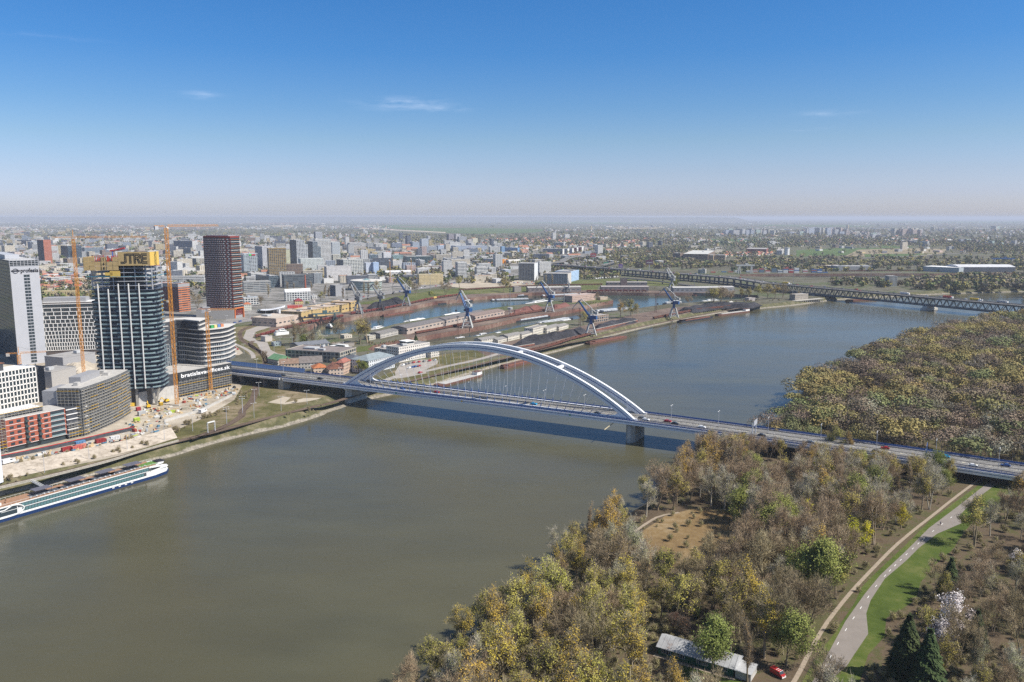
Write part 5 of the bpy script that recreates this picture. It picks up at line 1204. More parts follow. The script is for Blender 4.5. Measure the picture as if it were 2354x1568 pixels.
SH('harbour_yard',gp_(z3,[(1480,1100),(2100,980),(2700,900),(3200,860),(3350,880),(3100,925),(2560,1010),(2240,1080),(1730,1205),(1600,1190)]),QZ+.07,M_yard)
SH('grass_field',gp_(z3,[(3170,850),(3310,800),(3500,825),(3530,850),(3340,890)]),QZ+.09,M_green)
SH('harbour_yard',gp_(z5,[(0,1290),(150,1250),(600,1160),(1050,1060),(1500,960),(1800,905),(2354,850),(2700,860),(2354,935),(1950,990),(1500,1075),(1130,1180),(870,1245),(600,1300),(300,1350),(100,1350)]),QZ+.07,M_yard)
SH('grass_field',gp_(z4,[(640,560),(1000,540),(1200,600),(1250,560),(1600,520),(1600,560),(1200,620),(1100,640),(700,640)]),QZ+.05,M_green)
SH('grass_field',gp_(z4,[(1400,870),(1600,780),(1830,700),(2000,640),(2354,590),(2700,520),(2900,470),(3100,420),(3050,450),(2800,560),(2500,640),(2200,760),(1950,870),(1600,960)]),QZ+.06,M_grass)
ribbon('harbour_road',gp_(z4,[(1420,920),(1620,830),(1900,790),(2100,740),(2354,690),(2600,620),(2900,520),(3200,450)]),7,QZ+.12,M_paving,k=2)
SH('parking_lot',gp_(z4,[(1600,800),(1650,720),(1850,680),(2010,690),(2000,720),(1880,780),(1900,810),(1700,850),(1610,860)]),QZ+.1,M_paving)
SH('parking_lot',gp_(z4,[(30,540),(110,560),(170,620),(130,640),(40,640)]),QZ+.12,M_sand)
SH('grass_field',gp_(z4,[(280,960),(600,1000),(900,1050),(1090,1090),(1000,1110),(700,1170),(180,1290),(0,1400),(100,1250),(270,1080)]),QZ+.1,M_grass)
SH('bare_patch',gp_(z4,[(400,1085),(560,1030),(620,1040),(560,1090),(740,1045),(960,1040),(780,1075),(560,1105)]),QZ+.14,M_sand)
M_fgreen=ground('field_green',[(0,(.06,.10,.03)),(1,(.10,.145,.05))],(.002,.01,.05));M_ftan=ground('field_tan',[(0,(.20,.17,.11)),(1,(.30,.25,.17))],(.002,.01,.05));M_fbrown=ground('field_brown',[(0,(.12,.09,.065)),(1,(.19,.15,.11))],(.002,.01,.05))
fl=[(z6,[(700,275),(980,262),(1330,258),(1300,285),(1000,318),(700,322)],M_fgreen),(z6,[(0,195),(500,190),(900,205),(700,222),(300,232),(0,222)],M_fgreen),(z6,[(1310,242),(1560,245),(1500,262),(1330,262)],M_fgreen),(z6,[(1150,272),(1540,262),(1800,268),(1760,300),(1600,322),(1050,322)],M_ftan),(z6,[(230,345),(500,330),(760,338),(700,362),(420,372)],M_ftan),(z6,[(1190,305),(1700,300),(1500,322),(1200,325)],M_fgreen),(z3,[(1200,130),(1500,118),(2354,150),(2954,160),(2800,190),(2300,205),(1900,192)],M_fgreen),(z3,[(1100,142),(1960,186),(1960,196),(1080,150)],M_sand),(z3,[(300,125),(530,120),(530,132),(380,138)],M_sand),(z3,[(0,100),(500,96),(900,104),(300,112)],M_fbrown),(z3,[(1500,132),(2200,138),(2100,146),(1550,142)],M_fbrown),(z5,[(600,85),(1500,95),(1400,112),(300,100)],M_fgreen),(z5,[(1300,140),(1750,142),(1700,158),(1350,160)],M_ftan),(z6,[(500,90),(1300,96),(1200,106),(400,100)],M_fgreen),(z1,[(900,120),(1800,140),(2354,150),(1700,165),(800,140)],M_fbrown),(z6,[(1300,62),(2354,66),(2300,80),(1200,75)],M_fgreen),(z5,[(2200,270),(2700,262),(2700,300),(2200,300)],M_fgreen)]
for i,(zf,pts,m)in enumerate(fl):SH('field',gp_(zf,pts,QZ),QZ+.5+i*.03,m)
#the city
W_=(.62,.61,.59);G_=(.42,.43,.44);DG=(.11,.12,.14);NB=(.045,.055,.08);BE_=(.50,.44,.34);LB=(.34,.42,.52);YE=(.55,.42,.20);RD=(.30,.07,.05)
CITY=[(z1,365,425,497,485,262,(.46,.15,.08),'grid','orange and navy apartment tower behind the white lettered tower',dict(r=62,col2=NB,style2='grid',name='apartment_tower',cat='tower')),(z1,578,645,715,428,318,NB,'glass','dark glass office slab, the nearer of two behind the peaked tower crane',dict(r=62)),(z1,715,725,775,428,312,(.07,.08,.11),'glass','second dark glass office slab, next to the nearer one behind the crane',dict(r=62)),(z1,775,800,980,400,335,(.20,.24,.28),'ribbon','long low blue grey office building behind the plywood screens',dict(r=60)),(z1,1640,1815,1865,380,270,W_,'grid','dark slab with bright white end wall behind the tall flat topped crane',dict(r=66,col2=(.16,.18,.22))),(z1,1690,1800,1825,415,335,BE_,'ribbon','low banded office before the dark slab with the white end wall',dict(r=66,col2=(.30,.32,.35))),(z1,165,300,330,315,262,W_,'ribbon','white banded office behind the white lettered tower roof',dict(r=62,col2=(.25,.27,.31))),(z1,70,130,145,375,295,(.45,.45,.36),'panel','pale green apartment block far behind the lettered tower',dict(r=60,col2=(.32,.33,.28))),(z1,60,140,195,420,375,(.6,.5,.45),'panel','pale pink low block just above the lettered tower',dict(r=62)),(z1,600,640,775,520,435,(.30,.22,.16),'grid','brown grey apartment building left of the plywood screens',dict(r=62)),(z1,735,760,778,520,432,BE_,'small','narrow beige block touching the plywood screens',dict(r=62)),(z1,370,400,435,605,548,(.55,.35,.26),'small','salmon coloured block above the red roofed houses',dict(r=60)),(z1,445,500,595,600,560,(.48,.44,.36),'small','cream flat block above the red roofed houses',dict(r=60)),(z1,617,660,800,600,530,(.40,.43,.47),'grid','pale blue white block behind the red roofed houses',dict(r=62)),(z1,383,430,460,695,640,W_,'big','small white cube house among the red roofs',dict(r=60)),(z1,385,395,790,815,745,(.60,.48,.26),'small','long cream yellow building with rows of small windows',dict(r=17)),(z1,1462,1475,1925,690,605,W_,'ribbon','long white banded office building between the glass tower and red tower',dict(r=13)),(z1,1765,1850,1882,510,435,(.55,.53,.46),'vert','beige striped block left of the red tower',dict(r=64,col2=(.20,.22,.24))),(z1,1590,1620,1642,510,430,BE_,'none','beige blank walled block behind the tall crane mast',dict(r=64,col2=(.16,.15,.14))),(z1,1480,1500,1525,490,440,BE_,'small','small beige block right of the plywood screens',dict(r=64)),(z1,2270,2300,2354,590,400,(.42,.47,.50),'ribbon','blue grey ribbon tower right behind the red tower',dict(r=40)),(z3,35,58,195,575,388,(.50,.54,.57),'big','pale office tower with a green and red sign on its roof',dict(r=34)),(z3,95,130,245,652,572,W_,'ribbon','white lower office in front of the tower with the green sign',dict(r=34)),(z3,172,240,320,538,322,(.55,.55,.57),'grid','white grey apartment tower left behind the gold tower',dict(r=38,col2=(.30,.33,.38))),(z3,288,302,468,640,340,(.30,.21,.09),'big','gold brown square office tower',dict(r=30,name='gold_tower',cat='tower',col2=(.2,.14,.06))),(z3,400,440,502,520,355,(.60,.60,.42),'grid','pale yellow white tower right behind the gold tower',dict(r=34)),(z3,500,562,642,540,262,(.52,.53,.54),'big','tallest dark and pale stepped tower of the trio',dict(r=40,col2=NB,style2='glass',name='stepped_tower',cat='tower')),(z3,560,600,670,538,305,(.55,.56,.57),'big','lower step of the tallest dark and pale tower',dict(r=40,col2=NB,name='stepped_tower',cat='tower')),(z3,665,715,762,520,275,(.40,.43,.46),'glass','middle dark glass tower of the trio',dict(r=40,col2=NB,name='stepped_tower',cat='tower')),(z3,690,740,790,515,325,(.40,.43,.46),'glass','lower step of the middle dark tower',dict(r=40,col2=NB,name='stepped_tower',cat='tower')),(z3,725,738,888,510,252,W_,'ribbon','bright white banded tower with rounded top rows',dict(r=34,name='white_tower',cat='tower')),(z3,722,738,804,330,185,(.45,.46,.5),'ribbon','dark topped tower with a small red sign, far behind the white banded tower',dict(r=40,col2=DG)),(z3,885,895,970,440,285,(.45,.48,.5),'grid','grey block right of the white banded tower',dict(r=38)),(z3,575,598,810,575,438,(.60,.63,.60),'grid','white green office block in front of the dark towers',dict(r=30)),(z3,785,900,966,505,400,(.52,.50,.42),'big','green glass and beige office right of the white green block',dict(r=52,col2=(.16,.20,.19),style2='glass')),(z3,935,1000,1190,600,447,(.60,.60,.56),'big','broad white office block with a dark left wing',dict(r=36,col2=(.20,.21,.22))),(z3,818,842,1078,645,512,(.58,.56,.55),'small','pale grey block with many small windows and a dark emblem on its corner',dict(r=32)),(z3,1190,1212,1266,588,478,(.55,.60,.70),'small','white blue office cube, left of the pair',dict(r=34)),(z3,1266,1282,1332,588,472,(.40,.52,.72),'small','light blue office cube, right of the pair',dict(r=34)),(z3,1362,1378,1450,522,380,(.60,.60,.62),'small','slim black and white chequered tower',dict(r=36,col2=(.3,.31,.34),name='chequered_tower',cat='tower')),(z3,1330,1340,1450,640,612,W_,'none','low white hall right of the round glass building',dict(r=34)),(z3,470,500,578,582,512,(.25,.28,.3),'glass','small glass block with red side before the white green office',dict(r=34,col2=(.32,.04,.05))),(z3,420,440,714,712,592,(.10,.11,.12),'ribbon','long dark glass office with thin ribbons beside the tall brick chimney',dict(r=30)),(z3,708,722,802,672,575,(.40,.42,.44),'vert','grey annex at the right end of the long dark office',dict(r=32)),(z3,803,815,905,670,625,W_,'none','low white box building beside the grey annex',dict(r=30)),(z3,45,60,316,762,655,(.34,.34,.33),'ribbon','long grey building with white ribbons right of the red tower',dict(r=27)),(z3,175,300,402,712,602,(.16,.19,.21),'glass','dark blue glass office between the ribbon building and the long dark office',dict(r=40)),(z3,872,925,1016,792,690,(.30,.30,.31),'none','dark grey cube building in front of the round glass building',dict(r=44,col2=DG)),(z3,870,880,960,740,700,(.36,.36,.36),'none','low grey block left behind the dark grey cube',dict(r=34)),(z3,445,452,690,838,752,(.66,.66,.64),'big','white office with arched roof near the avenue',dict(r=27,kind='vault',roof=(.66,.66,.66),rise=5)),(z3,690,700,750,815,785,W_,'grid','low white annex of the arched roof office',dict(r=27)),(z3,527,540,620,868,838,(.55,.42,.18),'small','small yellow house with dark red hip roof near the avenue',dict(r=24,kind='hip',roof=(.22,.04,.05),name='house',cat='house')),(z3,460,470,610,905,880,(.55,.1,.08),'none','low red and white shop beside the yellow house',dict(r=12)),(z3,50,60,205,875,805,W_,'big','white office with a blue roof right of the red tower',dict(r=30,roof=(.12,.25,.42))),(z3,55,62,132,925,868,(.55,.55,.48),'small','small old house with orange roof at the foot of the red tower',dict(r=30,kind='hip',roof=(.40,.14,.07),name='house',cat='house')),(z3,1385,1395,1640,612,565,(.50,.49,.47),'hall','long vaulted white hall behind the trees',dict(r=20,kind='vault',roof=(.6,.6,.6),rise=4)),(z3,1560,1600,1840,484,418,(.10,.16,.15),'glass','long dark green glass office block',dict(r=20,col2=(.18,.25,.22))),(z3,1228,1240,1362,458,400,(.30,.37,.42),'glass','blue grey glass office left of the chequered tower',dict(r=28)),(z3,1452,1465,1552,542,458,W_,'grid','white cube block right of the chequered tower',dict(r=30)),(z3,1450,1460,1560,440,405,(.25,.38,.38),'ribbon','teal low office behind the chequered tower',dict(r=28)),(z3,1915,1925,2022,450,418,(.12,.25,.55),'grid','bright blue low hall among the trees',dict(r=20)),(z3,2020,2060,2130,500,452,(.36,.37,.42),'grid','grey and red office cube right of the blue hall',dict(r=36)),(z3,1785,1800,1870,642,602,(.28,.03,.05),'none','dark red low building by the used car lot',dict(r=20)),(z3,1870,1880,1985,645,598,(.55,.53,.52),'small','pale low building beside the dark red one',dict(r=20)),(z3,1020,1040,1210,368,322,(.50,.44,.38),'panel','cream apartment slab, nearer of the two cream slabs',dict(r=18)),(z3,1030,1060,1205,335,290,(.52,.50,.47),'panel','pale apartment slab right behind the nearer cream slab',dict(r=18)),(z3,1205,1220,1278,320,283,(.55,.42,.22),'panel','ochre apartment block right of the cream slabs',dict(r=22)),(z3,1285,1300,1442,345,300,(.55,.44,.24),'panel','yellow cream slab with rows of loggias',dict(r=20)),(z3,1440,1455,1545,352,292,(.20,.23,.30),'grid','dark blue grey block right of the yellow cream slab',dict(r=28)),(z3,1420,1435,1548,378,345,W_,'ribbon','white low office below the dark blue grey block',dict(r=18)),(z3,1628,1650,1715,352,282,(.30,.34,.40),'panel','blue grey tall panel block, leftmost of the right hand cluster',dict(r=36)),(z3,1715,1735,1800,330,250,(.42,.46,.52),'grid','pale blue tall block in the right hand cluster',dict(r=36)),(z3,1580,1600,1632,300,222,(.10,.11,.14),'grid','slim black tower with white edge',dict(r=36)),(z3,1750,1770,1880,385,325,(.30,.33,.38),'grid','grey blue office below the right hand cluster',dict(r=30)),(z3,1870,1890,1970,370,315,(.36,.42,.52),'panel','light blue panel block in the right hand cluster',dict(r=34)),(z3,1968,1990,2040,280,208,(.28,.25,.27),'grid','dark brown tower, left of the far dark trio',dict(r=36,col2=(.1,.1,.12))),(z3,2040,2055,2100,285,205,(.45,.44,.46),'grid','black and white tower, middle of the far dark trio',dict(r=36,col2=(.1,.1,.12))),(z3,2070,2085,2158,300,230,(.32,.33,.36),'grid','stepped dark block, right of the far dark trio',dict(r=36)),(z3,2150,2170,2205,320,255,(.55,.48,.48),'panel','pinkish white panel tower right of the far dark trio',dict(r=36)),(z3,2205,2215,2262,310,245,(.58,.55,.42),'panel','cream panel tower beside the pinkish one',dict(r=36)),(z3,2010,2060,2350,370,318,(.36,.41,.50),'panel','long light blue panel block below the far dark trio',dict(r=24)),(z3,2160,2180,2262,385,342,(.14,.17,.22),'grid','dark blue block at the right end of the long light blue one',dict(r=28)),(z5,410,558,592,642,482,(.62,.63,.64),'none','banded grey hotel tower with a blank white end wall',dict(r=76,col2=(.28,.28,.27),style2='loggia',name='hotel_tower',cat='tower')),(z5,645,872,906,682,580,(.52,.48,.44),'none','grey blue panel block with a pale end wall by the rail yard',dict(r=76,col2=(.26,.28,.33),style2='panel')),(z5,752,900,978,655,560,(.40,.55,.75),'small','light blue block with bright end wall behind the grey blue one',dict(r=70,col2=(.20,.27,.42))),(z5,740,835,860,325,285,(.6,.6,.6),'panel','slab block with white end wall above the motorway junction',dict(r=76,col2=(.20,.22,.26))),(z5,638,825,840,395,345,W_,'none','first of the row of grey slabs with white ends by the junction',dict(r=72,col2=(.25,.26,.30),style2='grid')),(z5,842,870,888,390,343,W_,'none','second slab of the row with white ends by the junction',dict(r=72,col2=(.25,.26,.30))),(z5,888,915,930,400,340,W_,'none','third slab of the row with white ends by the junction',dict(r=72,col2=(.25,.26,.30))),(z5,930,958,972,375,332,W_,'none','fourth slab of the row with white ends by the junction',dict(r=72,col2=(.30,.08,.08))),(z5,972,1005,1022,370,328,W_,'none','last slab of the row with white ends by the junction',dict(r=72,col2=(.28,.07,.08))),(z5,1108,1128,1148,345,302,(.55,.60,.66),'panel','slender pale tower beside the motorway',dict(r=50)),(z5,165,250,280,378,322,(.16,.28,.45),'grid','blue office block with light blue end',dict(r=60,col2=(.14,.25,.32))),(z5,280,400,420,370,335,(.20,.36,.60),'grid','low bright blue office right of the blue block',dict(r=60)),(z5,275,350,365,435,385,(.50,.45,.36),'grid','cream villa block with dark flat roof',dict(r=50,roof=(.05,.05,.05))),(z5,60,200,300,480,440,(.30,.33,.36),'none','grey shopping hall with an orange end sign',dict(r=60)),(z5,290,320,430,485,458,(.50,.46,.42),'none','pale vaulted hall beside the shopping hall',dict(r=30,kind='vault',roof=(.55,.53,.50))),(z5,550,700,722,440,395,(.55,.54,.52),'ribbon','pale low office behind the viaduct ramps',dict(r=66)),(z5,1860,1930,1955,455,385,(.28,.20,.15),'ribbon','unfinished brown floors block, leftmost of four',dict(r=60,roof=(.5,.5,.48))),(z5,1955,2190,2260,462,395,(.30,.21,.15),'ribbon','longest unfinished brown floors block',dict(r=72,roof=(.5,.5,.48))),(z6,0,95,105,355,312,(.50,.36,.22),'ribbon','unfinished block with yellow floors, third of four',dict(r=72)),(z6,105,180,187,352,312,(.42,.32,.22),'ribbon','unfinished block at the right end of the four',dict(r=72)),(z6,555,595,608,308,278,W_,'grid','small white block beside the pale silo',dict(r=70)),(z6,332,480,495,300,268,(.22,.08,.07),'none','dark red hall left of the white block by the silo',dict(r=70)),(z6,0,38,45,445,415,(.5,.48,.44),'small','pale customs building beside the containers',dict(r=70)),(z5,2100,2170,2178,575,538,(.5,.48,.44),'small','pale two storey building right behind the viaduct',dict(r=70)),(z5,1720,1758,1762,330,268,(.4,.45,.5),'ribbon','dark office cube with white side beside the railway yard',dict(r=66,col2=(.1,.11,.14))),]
NAMEBY=lambda o:o.pop('name','office_block')
for(zf,x0,xc,x1,yb,yt,col,st,lb,op)in CITY:
 nm=NAMEBY(op);ct=op.pop('cat','building');bld(zf,x0,xc,x1,yb,yt,col,st,nm,lb,ct,units=op.pop('units',1 if st!='none' else 0),**op)
c0=P(*z3(1190,738),QZ);rr_=(P(*z3(1325,690),QZ)-P(*z3(1055,690),QZ)).length/2;c0=c0+Vector((0,rr_,0));t=thing('round_building','round glass building with pale flat roof and small glass pyramid','office building',c0);hh=hz(c0.y-rr_,z3(0,655)[1])-QZ
m=MB();m.cyl((0,0,0),rr_,hh,40);m.ob('wall',facade('round_facade',50,4.2,0,.35,.1,(.10,.15,.14),(.2,.26,.24),wall=(.42,.48,.46)),t);m=MB();m.cyl((0,0,hh),rr_+1.2,1.6,40);m.ob('roof',plain('cream_roof',(.6,.57,.52)),t)
MB().tube((0,0,hh+1.6),(0,0,hh+5),9,.3,8).ob('glass_pyramid',plain('pyramid_glass',(.2,.3,.3),.2),t)
p=P(*z3(140,575),QZ);hgt=hz(p.y,z3(0,398)[1]);t=thing('rooftop_sign','green and red sign standing on the roof of the pale office tower','sign',(p.x,p.y,hgt-2.5),R(34));MB().box((-4,0,0),(7,.6,4)).ob('green_panel',plain('sign_green',(.05,.5,.08)),t);MB().box((5,0,.5),(10,.6,2.8)).ob('red_panel',plain('sign_red',(.5,.04,.05)),t);MB().box((0,.6,-1),(18,.3,1.2)).ob('frame',M_dark,t)
p=P(*z3(640,725),QZ);t=thing('brick_chimney','tall slim brown brick chimney before the long dark office','chimney',p);hc=hz(p.y,z3(0,588)[1])-QZ;MB().tube((0,0,0),(0,0,hc),1.9,1.2,12).ob('stack',M_brick,t);MB().tube((0,0,hc),(0,0,hc+.8),1.5,1.5,12).ob('rim',M_dconc,t)
p=P(*z3(395,970),QZ);t=thing('white_tank','white upright cylinder tank beside the avenue','tank',p);MB().cyl((0,0,0),1.7,hz(p.y,z3(0,915)[1])-QZ,14).ob('shell',M_white,t);MB().cyl((0,0,hz(p.y,z3(0,915)[1])-QZ),1.2,.5,12).ob('lid',M_lgrey,t)
p=P(*z3(330,945),QZ);t=thing('petrol_station','filling station under a white curved sail roof by the avenue','petrol station',p);m=MB();vs=[];nn=10
for i in range(nn+1):
 for j in range(5):
  a=i/nn;b=j/4-.5;vs.append((-18+38*a,b*26*(.25+.75*math.sin(math.pi*min(a*.9+.1,1))),4.5+7*a**2*1.0-abs(b)*5*a))
m.add(vs,[(i*5+j,(i+1)*5+j,(i+1)*5+j+1,i*5+j+1)for i in range(nn)for j in range(4)]);m.add([(x,y,z+.3)for x,y,z in vs],[(i*5+j,i*5+j+1,(i+1)*5+j+1,(i+1)*5+j)for i in range(nn)for j in range(4)]);m.ob('sail_roof',M_white,t);MB().box((-10,4,0),(26,12,4)).ob('shop',M_glass,t)
for x in(-6,6,16):MB().box((x,0,0),(.6,.6,5.5)).ob('column',M_greyp,t)
p=P(*z5(277,480),QZ);t=thing('orange_sign','orange sign wall on the end of the grey shopping hall','sign',(p.x,p.y-2,QZ),R(20));MB().box((0,0,0),(26,1.0,hz(p.y,z5(0,440)[1])-QZ)).ob('panel',plain('sign_orange',(.75,.28,.02)),t);MB().box((2,-.7,9),(3,.3,3)).ob('mark',M_whitew,t)
p=P(*z6(631,310),QZ);t=thing('silo','pale concrete silo tower in the far fields','silo',p);MB().cyl((0,0,0),9,hz(p.y,z6(0,262)[1])-QZ,16).ob('shaft',M_whitew,t);MB().cyl((0,0,hz(p.y,z6(0,262)[1])-QZ),9.6,3,16).ob('cap',M_lgrey,t)
def billboard(zf,x,yb,x0,x1,y0,y1,col,lb):
 p=P(*zf(x,yb),QZ);t=thing('billboard',lb,'billboard',p);zt,zb=hz(p.y,zf(0,y0)[1])-QZ,hz(p.y,zf(0,y1)[1])-QZ;s=(P(*zf(x1,yb),QZ)-P(*zf(x0,yb),QZ)).length
 MB().box((0,0,0),(1.4,1.4,zb)).ob('pole',M_lgrey,t);MB().box((0,0,zb),(s,1.5,zt-zb)).ob('panel',plain('panel_%d'%int(x),col,.6),t);MB().box((0,-.8,zb+(zt-zb)*.3),(s*.7,.2,(zt-zb)*.25)).ob('poster_band',M_greyp,t)
billboard(z5,1112,497,1086,1140,386,418,(.35,.05,.06),'red billboard on a tall white pole at the junction')
billboard(z5,1640,545,1606,1675,448,490,(.10,.04,.07),'dark purple billboard standing over the viaduct')
billboard(z5,1370,530,1352,1390,488,522,(.12,.05,.25),'small violet billboard at the left end of the viaduct')
billboard(z5,1232,505,1205,1250,470,490,(.02,.28,.16),'green road sign board between the ramps')
#houses and blocks placed by district: the nearer ones each a building of its own
LANDM=[(z1(365,400),'the orange and navy tower'),(z1(600,680),'the long cream yellow building'),(z1(1900,500),'the red tower'),(z1(1000,300),'the plywood screens'),(z3(380,500),'the gold tower'),(z3(640,400),'the dark stepped towers'),(z3(800,380),'the white banded tower'),(z3(1100,420),'the broad white office block'),(z3(1300,540),'the blue office cubes'),(z3(1405,450),'the chequered tower'),(z3(1700,450),'the green glass block'),(z3(2050,300),'the far dark trio'),(z3(2000,560),'the car lot'),(z5(500,560),'the banded hotel tower'),(z5(800,370),'the slabs by the junction'),(z5(1110,400),'the red billboard'),(z5(2050,420),'the unfinished brown floors'),(z6(630,290),'the pale silo'),(z6(400,420),'the container stacks'),(z6(1900,400),'the big white hall')]
ORD=['nearest','second','third','fourth','fifth','sixth','seventh','eighth','ninth','tenth','eleventh','twelfth','thirteenth','fourteenth','fifteenth','sixteenth','seventeenth','eighteenth','nineteenth','twentieth']
CN=[('white',W_,.32),('cream',(.58,.52,.42),.24),('pale grey',(.48,.48,.47),.16),('blue grey',(.32,.36,.42),.07),('yellow',(.55,.44,.24),.07),('brown',(.24,.17,.13),.06),('dark',(.12,.13,.16),.09),('pale pink',(.55,.42,.38),.03)]
taken=[(b[1].x,b[1].y)for b in ALLB]
cr=random.Random(21);cand=[]
def excluded(u,v):
 x1_,y1_=u/.24405,(v-488.3)/.24405;x3,y3=x1_-545.8/.24405,y1_
 if u>1240 and v>612:return True
 if v>655:return True
 if u>1560 and v>585:return True
 if 912<u<1245 and v<540 and v>512:return True
 return False
HOUSES=[(gp_(z1,[(370,590),(800,600),(800,745),(380,740)]),13,'house'),(gp_(z5,[(-1000+1500,300),(200,255),(700,235),(1000,280),(1700,250),(1400,330),(1000,320),(400,330)]),26,'house'),(gp_(z6,[(150,300),(550,300),(450,322),(150,325)]),22,'house')]
items_b=[]
def far_dist(p):return math.hypot(p.x,p.y)
for hp,sp,_ in HOUSES:
 xs=[p.x for p in hp];ys=[p.y for p in hp];x=min(xs)
 while x<max(xs):
  y=min(ys)
  while y<max(ys):
   p=Vector((x+cr.uniform(-.3,.3)*sp,y+cr.uniform(-.3,.3)*sp,QZ))
   if inside(p,hp)and cr.random()<.8 and all(abs(p.x-a)+abs(p.y-b)>26 for a,b in taken):items_b.append((p,'house',cr.uniform(9,15),cr.uniform(8,11),cr.uniform(4,7.5),cr.choice(((.42,.13,.07),(.34,.11,.07),(.40,.18,.10),(.18,.10,.08),(.28,.08,.06))),cr.choice((W_,(.55,.48,.36),(.5,.5,.48)))))
   y+=sp*1.5
  x+=sp*1.25
y=1500.0
while y<13000:
 st_=52 if y<2400 else(68 if y<5200 else 150)
 xl,xr=-.70*y-60,.70*y
 x=xl
 while x<xr:
  p=Vector((x+cr.uniform(-.36,.36)*st_,y+cr.uniform(-.36,.36)*st_,QZ));x+=st_*(1 if y<5200 else 1.15)
  u,v=UV(p)
  if v>655 or u<-60 or u>2420 or excluded(u,v):continue
  dens=.86 if u<1150 else(.55 if v<575 else .35)
  if u>1500:dens=.10 if v>545 else(.5 if v>528 else .15)
  if y>6500:dens*=.55
  cl_=math.sin(p.x*.0011+1.3)*math.sin(p.y*.0009+.4)
  if y>4200 and cl_<-.15:dens*=.15
  if 900<u<1250 and v<545:continue
  if cr.random()>dens:continue
  if any(abs(p.x-a)<45 and abs(p.y-b)<45 for a,b in taken):continue
  tall=cr.random();
  if u>1150 and tall<.8 or y>6500 and tall<.55:h=cr.uniform(5,11)
  else:h=cr.choice((9,9,12,12,15,18,22,26,34))if tall>.4 else cr.uniform(6,14)
  if u<200 and v>600:h=min(h,14)
  w=cr.uniform(14,56)if h>9 else cr.uniform(12,40);d=cr.uniform(11,20)
  if cr.random()<.12:h*=1.5;w=cr.uniform(18,26);d=cr.uniform(16,22)
  c=cr.choices(CN,[q_[2]for q_ in CN])[0];roof=cr.choice(((.33,.32,.31),(.45,.45,.45),(.25,.24,.24),(.55,.54,.52),(.30,.14,.09))if h<16 else((.33,.32,.31),(.45,.45,.45)))
  items_b.append((p,c[0],w,d,h,roof,c[1]))
 y+=st_*1.05
for(xa,xb,yb,yt,n)in((750,1060,160,108,22),(1400,1610,168,112,14),(180,560,165,118,22),(1020,1300,165,135,14),(1870,2000,225,192,5),(2060,2354,245,205,6),(1110,1400,185,160,12),(600,750,160,135,8),(2115,2165,130,88,2)):
 for i in range(n):
  x=xa+(xb-xa)*(i+cr.uniform(.1,.9))/n;p=P(*z6(x,yb+cr.uniform(-3,3)),QZ);h=max(12,hz(p.y,z6(0,yt+cr.uniform(0,16))[1])-QZ);items_b.append((p,'panel',cr.uniform(22,48)*p.y/5000,18,h,(.4,.4,.4),cr.choice(((.55,.45,.40),(.5,.5,.52),(.45,.36,.32),(.40,.50,.45),(.6,.57,.5),(.42,.46,.55)))))
items_b.sort(key=lambda q_:q_[0].y)
NIB=max(60,285-len(ALLB));print('city items',len(items_b),'hand',len(ALLB),'individual',NIB)
def appsize(q_):return q_[2]*q_[4]/(q_[0].y**2)
order=sorted(items_b,key=appsize,reverse=True);indiv=set(id(q_)for q_ in order[:NIB])
cnt={}
for q_ in items_b:
 if id(q_)not in indiv:continue
 p,cn,w,d,h,roof,col=q_;u,v=UV(p)
 (lu,lv),ln=min(LANDM,key=lambda l:(l[0][0]-u)**2+((l[0][1]-v)*2.2)**2)
 rel='behind' if v<lv-5 else('left of' if u<lu-12 else('right of' if u>lu+12 else 'in front of'))
 size='tall' if h>26 else('mid height' if h>13 else 'low')
 desc='red roofed house' if cn=='house' else('panel apartment block' if cn=='panel' else cn+' '+size+' block')
 key=(desc,rel,ln);cnt[key]=cnt.get(key,0)+1;k=cnt[key]-1
 lb='%s, %s of its kind %s %s'%(desc,ORD[k]if k<len(ORD)else 'farther',rel,ln)
 r=25+8*math.sin(p.x*.002)+(40 if u<560 else 0)+(90 if cr.random()<.3 else 0)
 if cn=='house':box_building(p,w,d,h,R(r),col,'small','house',lb,'house','red roofed houses of the town',kind='gable' if cr.random()<.6 else 'hip',roof=roof,chim=cr.random()<.5)
 else:box_building(p,w,d,h,R(r),col,cr.choice(('grid','panel','ribbon','small','grid'))if h>9 else cr.choice(('none','hall','small')),'apartment_block' if h>15 else 'town_building',lb,'building','city blocks beyond the river',roof=roof,units=1 if h*w/p.y>.3 else 0)
FT=[facade('far_grid',3.6,3.1,.2,.32,.2,attr=True),facade('far_ribbon',14,3.3,.02,.4,.15,attr=True),tinted('far_plain')]
vs=[];fsx=[];mi=[];cl=[]
def farbox(p,w,d,h,r,col,roof,gable,m_):
 co,si=math.cos(r),math.sin(r);b=len(vs)
 for z in(0,h):
  for a,c in((-w/2,-d/2),(w/2,-d/2),(w/2,d/2),(-w/2,d/2)):vs.append((p.x+a*co-c*si,p.y+a*si+c*co,p.z+z))
 for f in((0,1,5,4),(1,2,6,5),(2,3,7,6),(3,0,4,7)):fsx.append(tuple(i+b for i in f));mi.append(m_);cl.append(col)
 if gable:
  for a in(-w/2,w/2):vs.append((p.x+a*co,p.y+a*si,p.z+h+d*.35))
  for f in((4,5,9,8),(6,7,8,9),(5,6,9),(7,4,8)):fsx.append(tuple(i+b for i in f));mi.append(2);cl.append(roof if len(f)==4 else col)
 else:fsx.append((b+4,b+5,b+6,b+7));mi.append(2);cl.append(roof)
for q_ in items_b:
 if id(q_)in indiv:continue
 p,cn,w,d,h,roof,col=q_;r=R(25+(90 if cr.random()<.4 else 0));farbox(p,w,d,h,r,col,roof,cn=='house' or roof[0]<.31 and roof[1]<.16,cr.choice((0,0,1))if h>9 else 2)
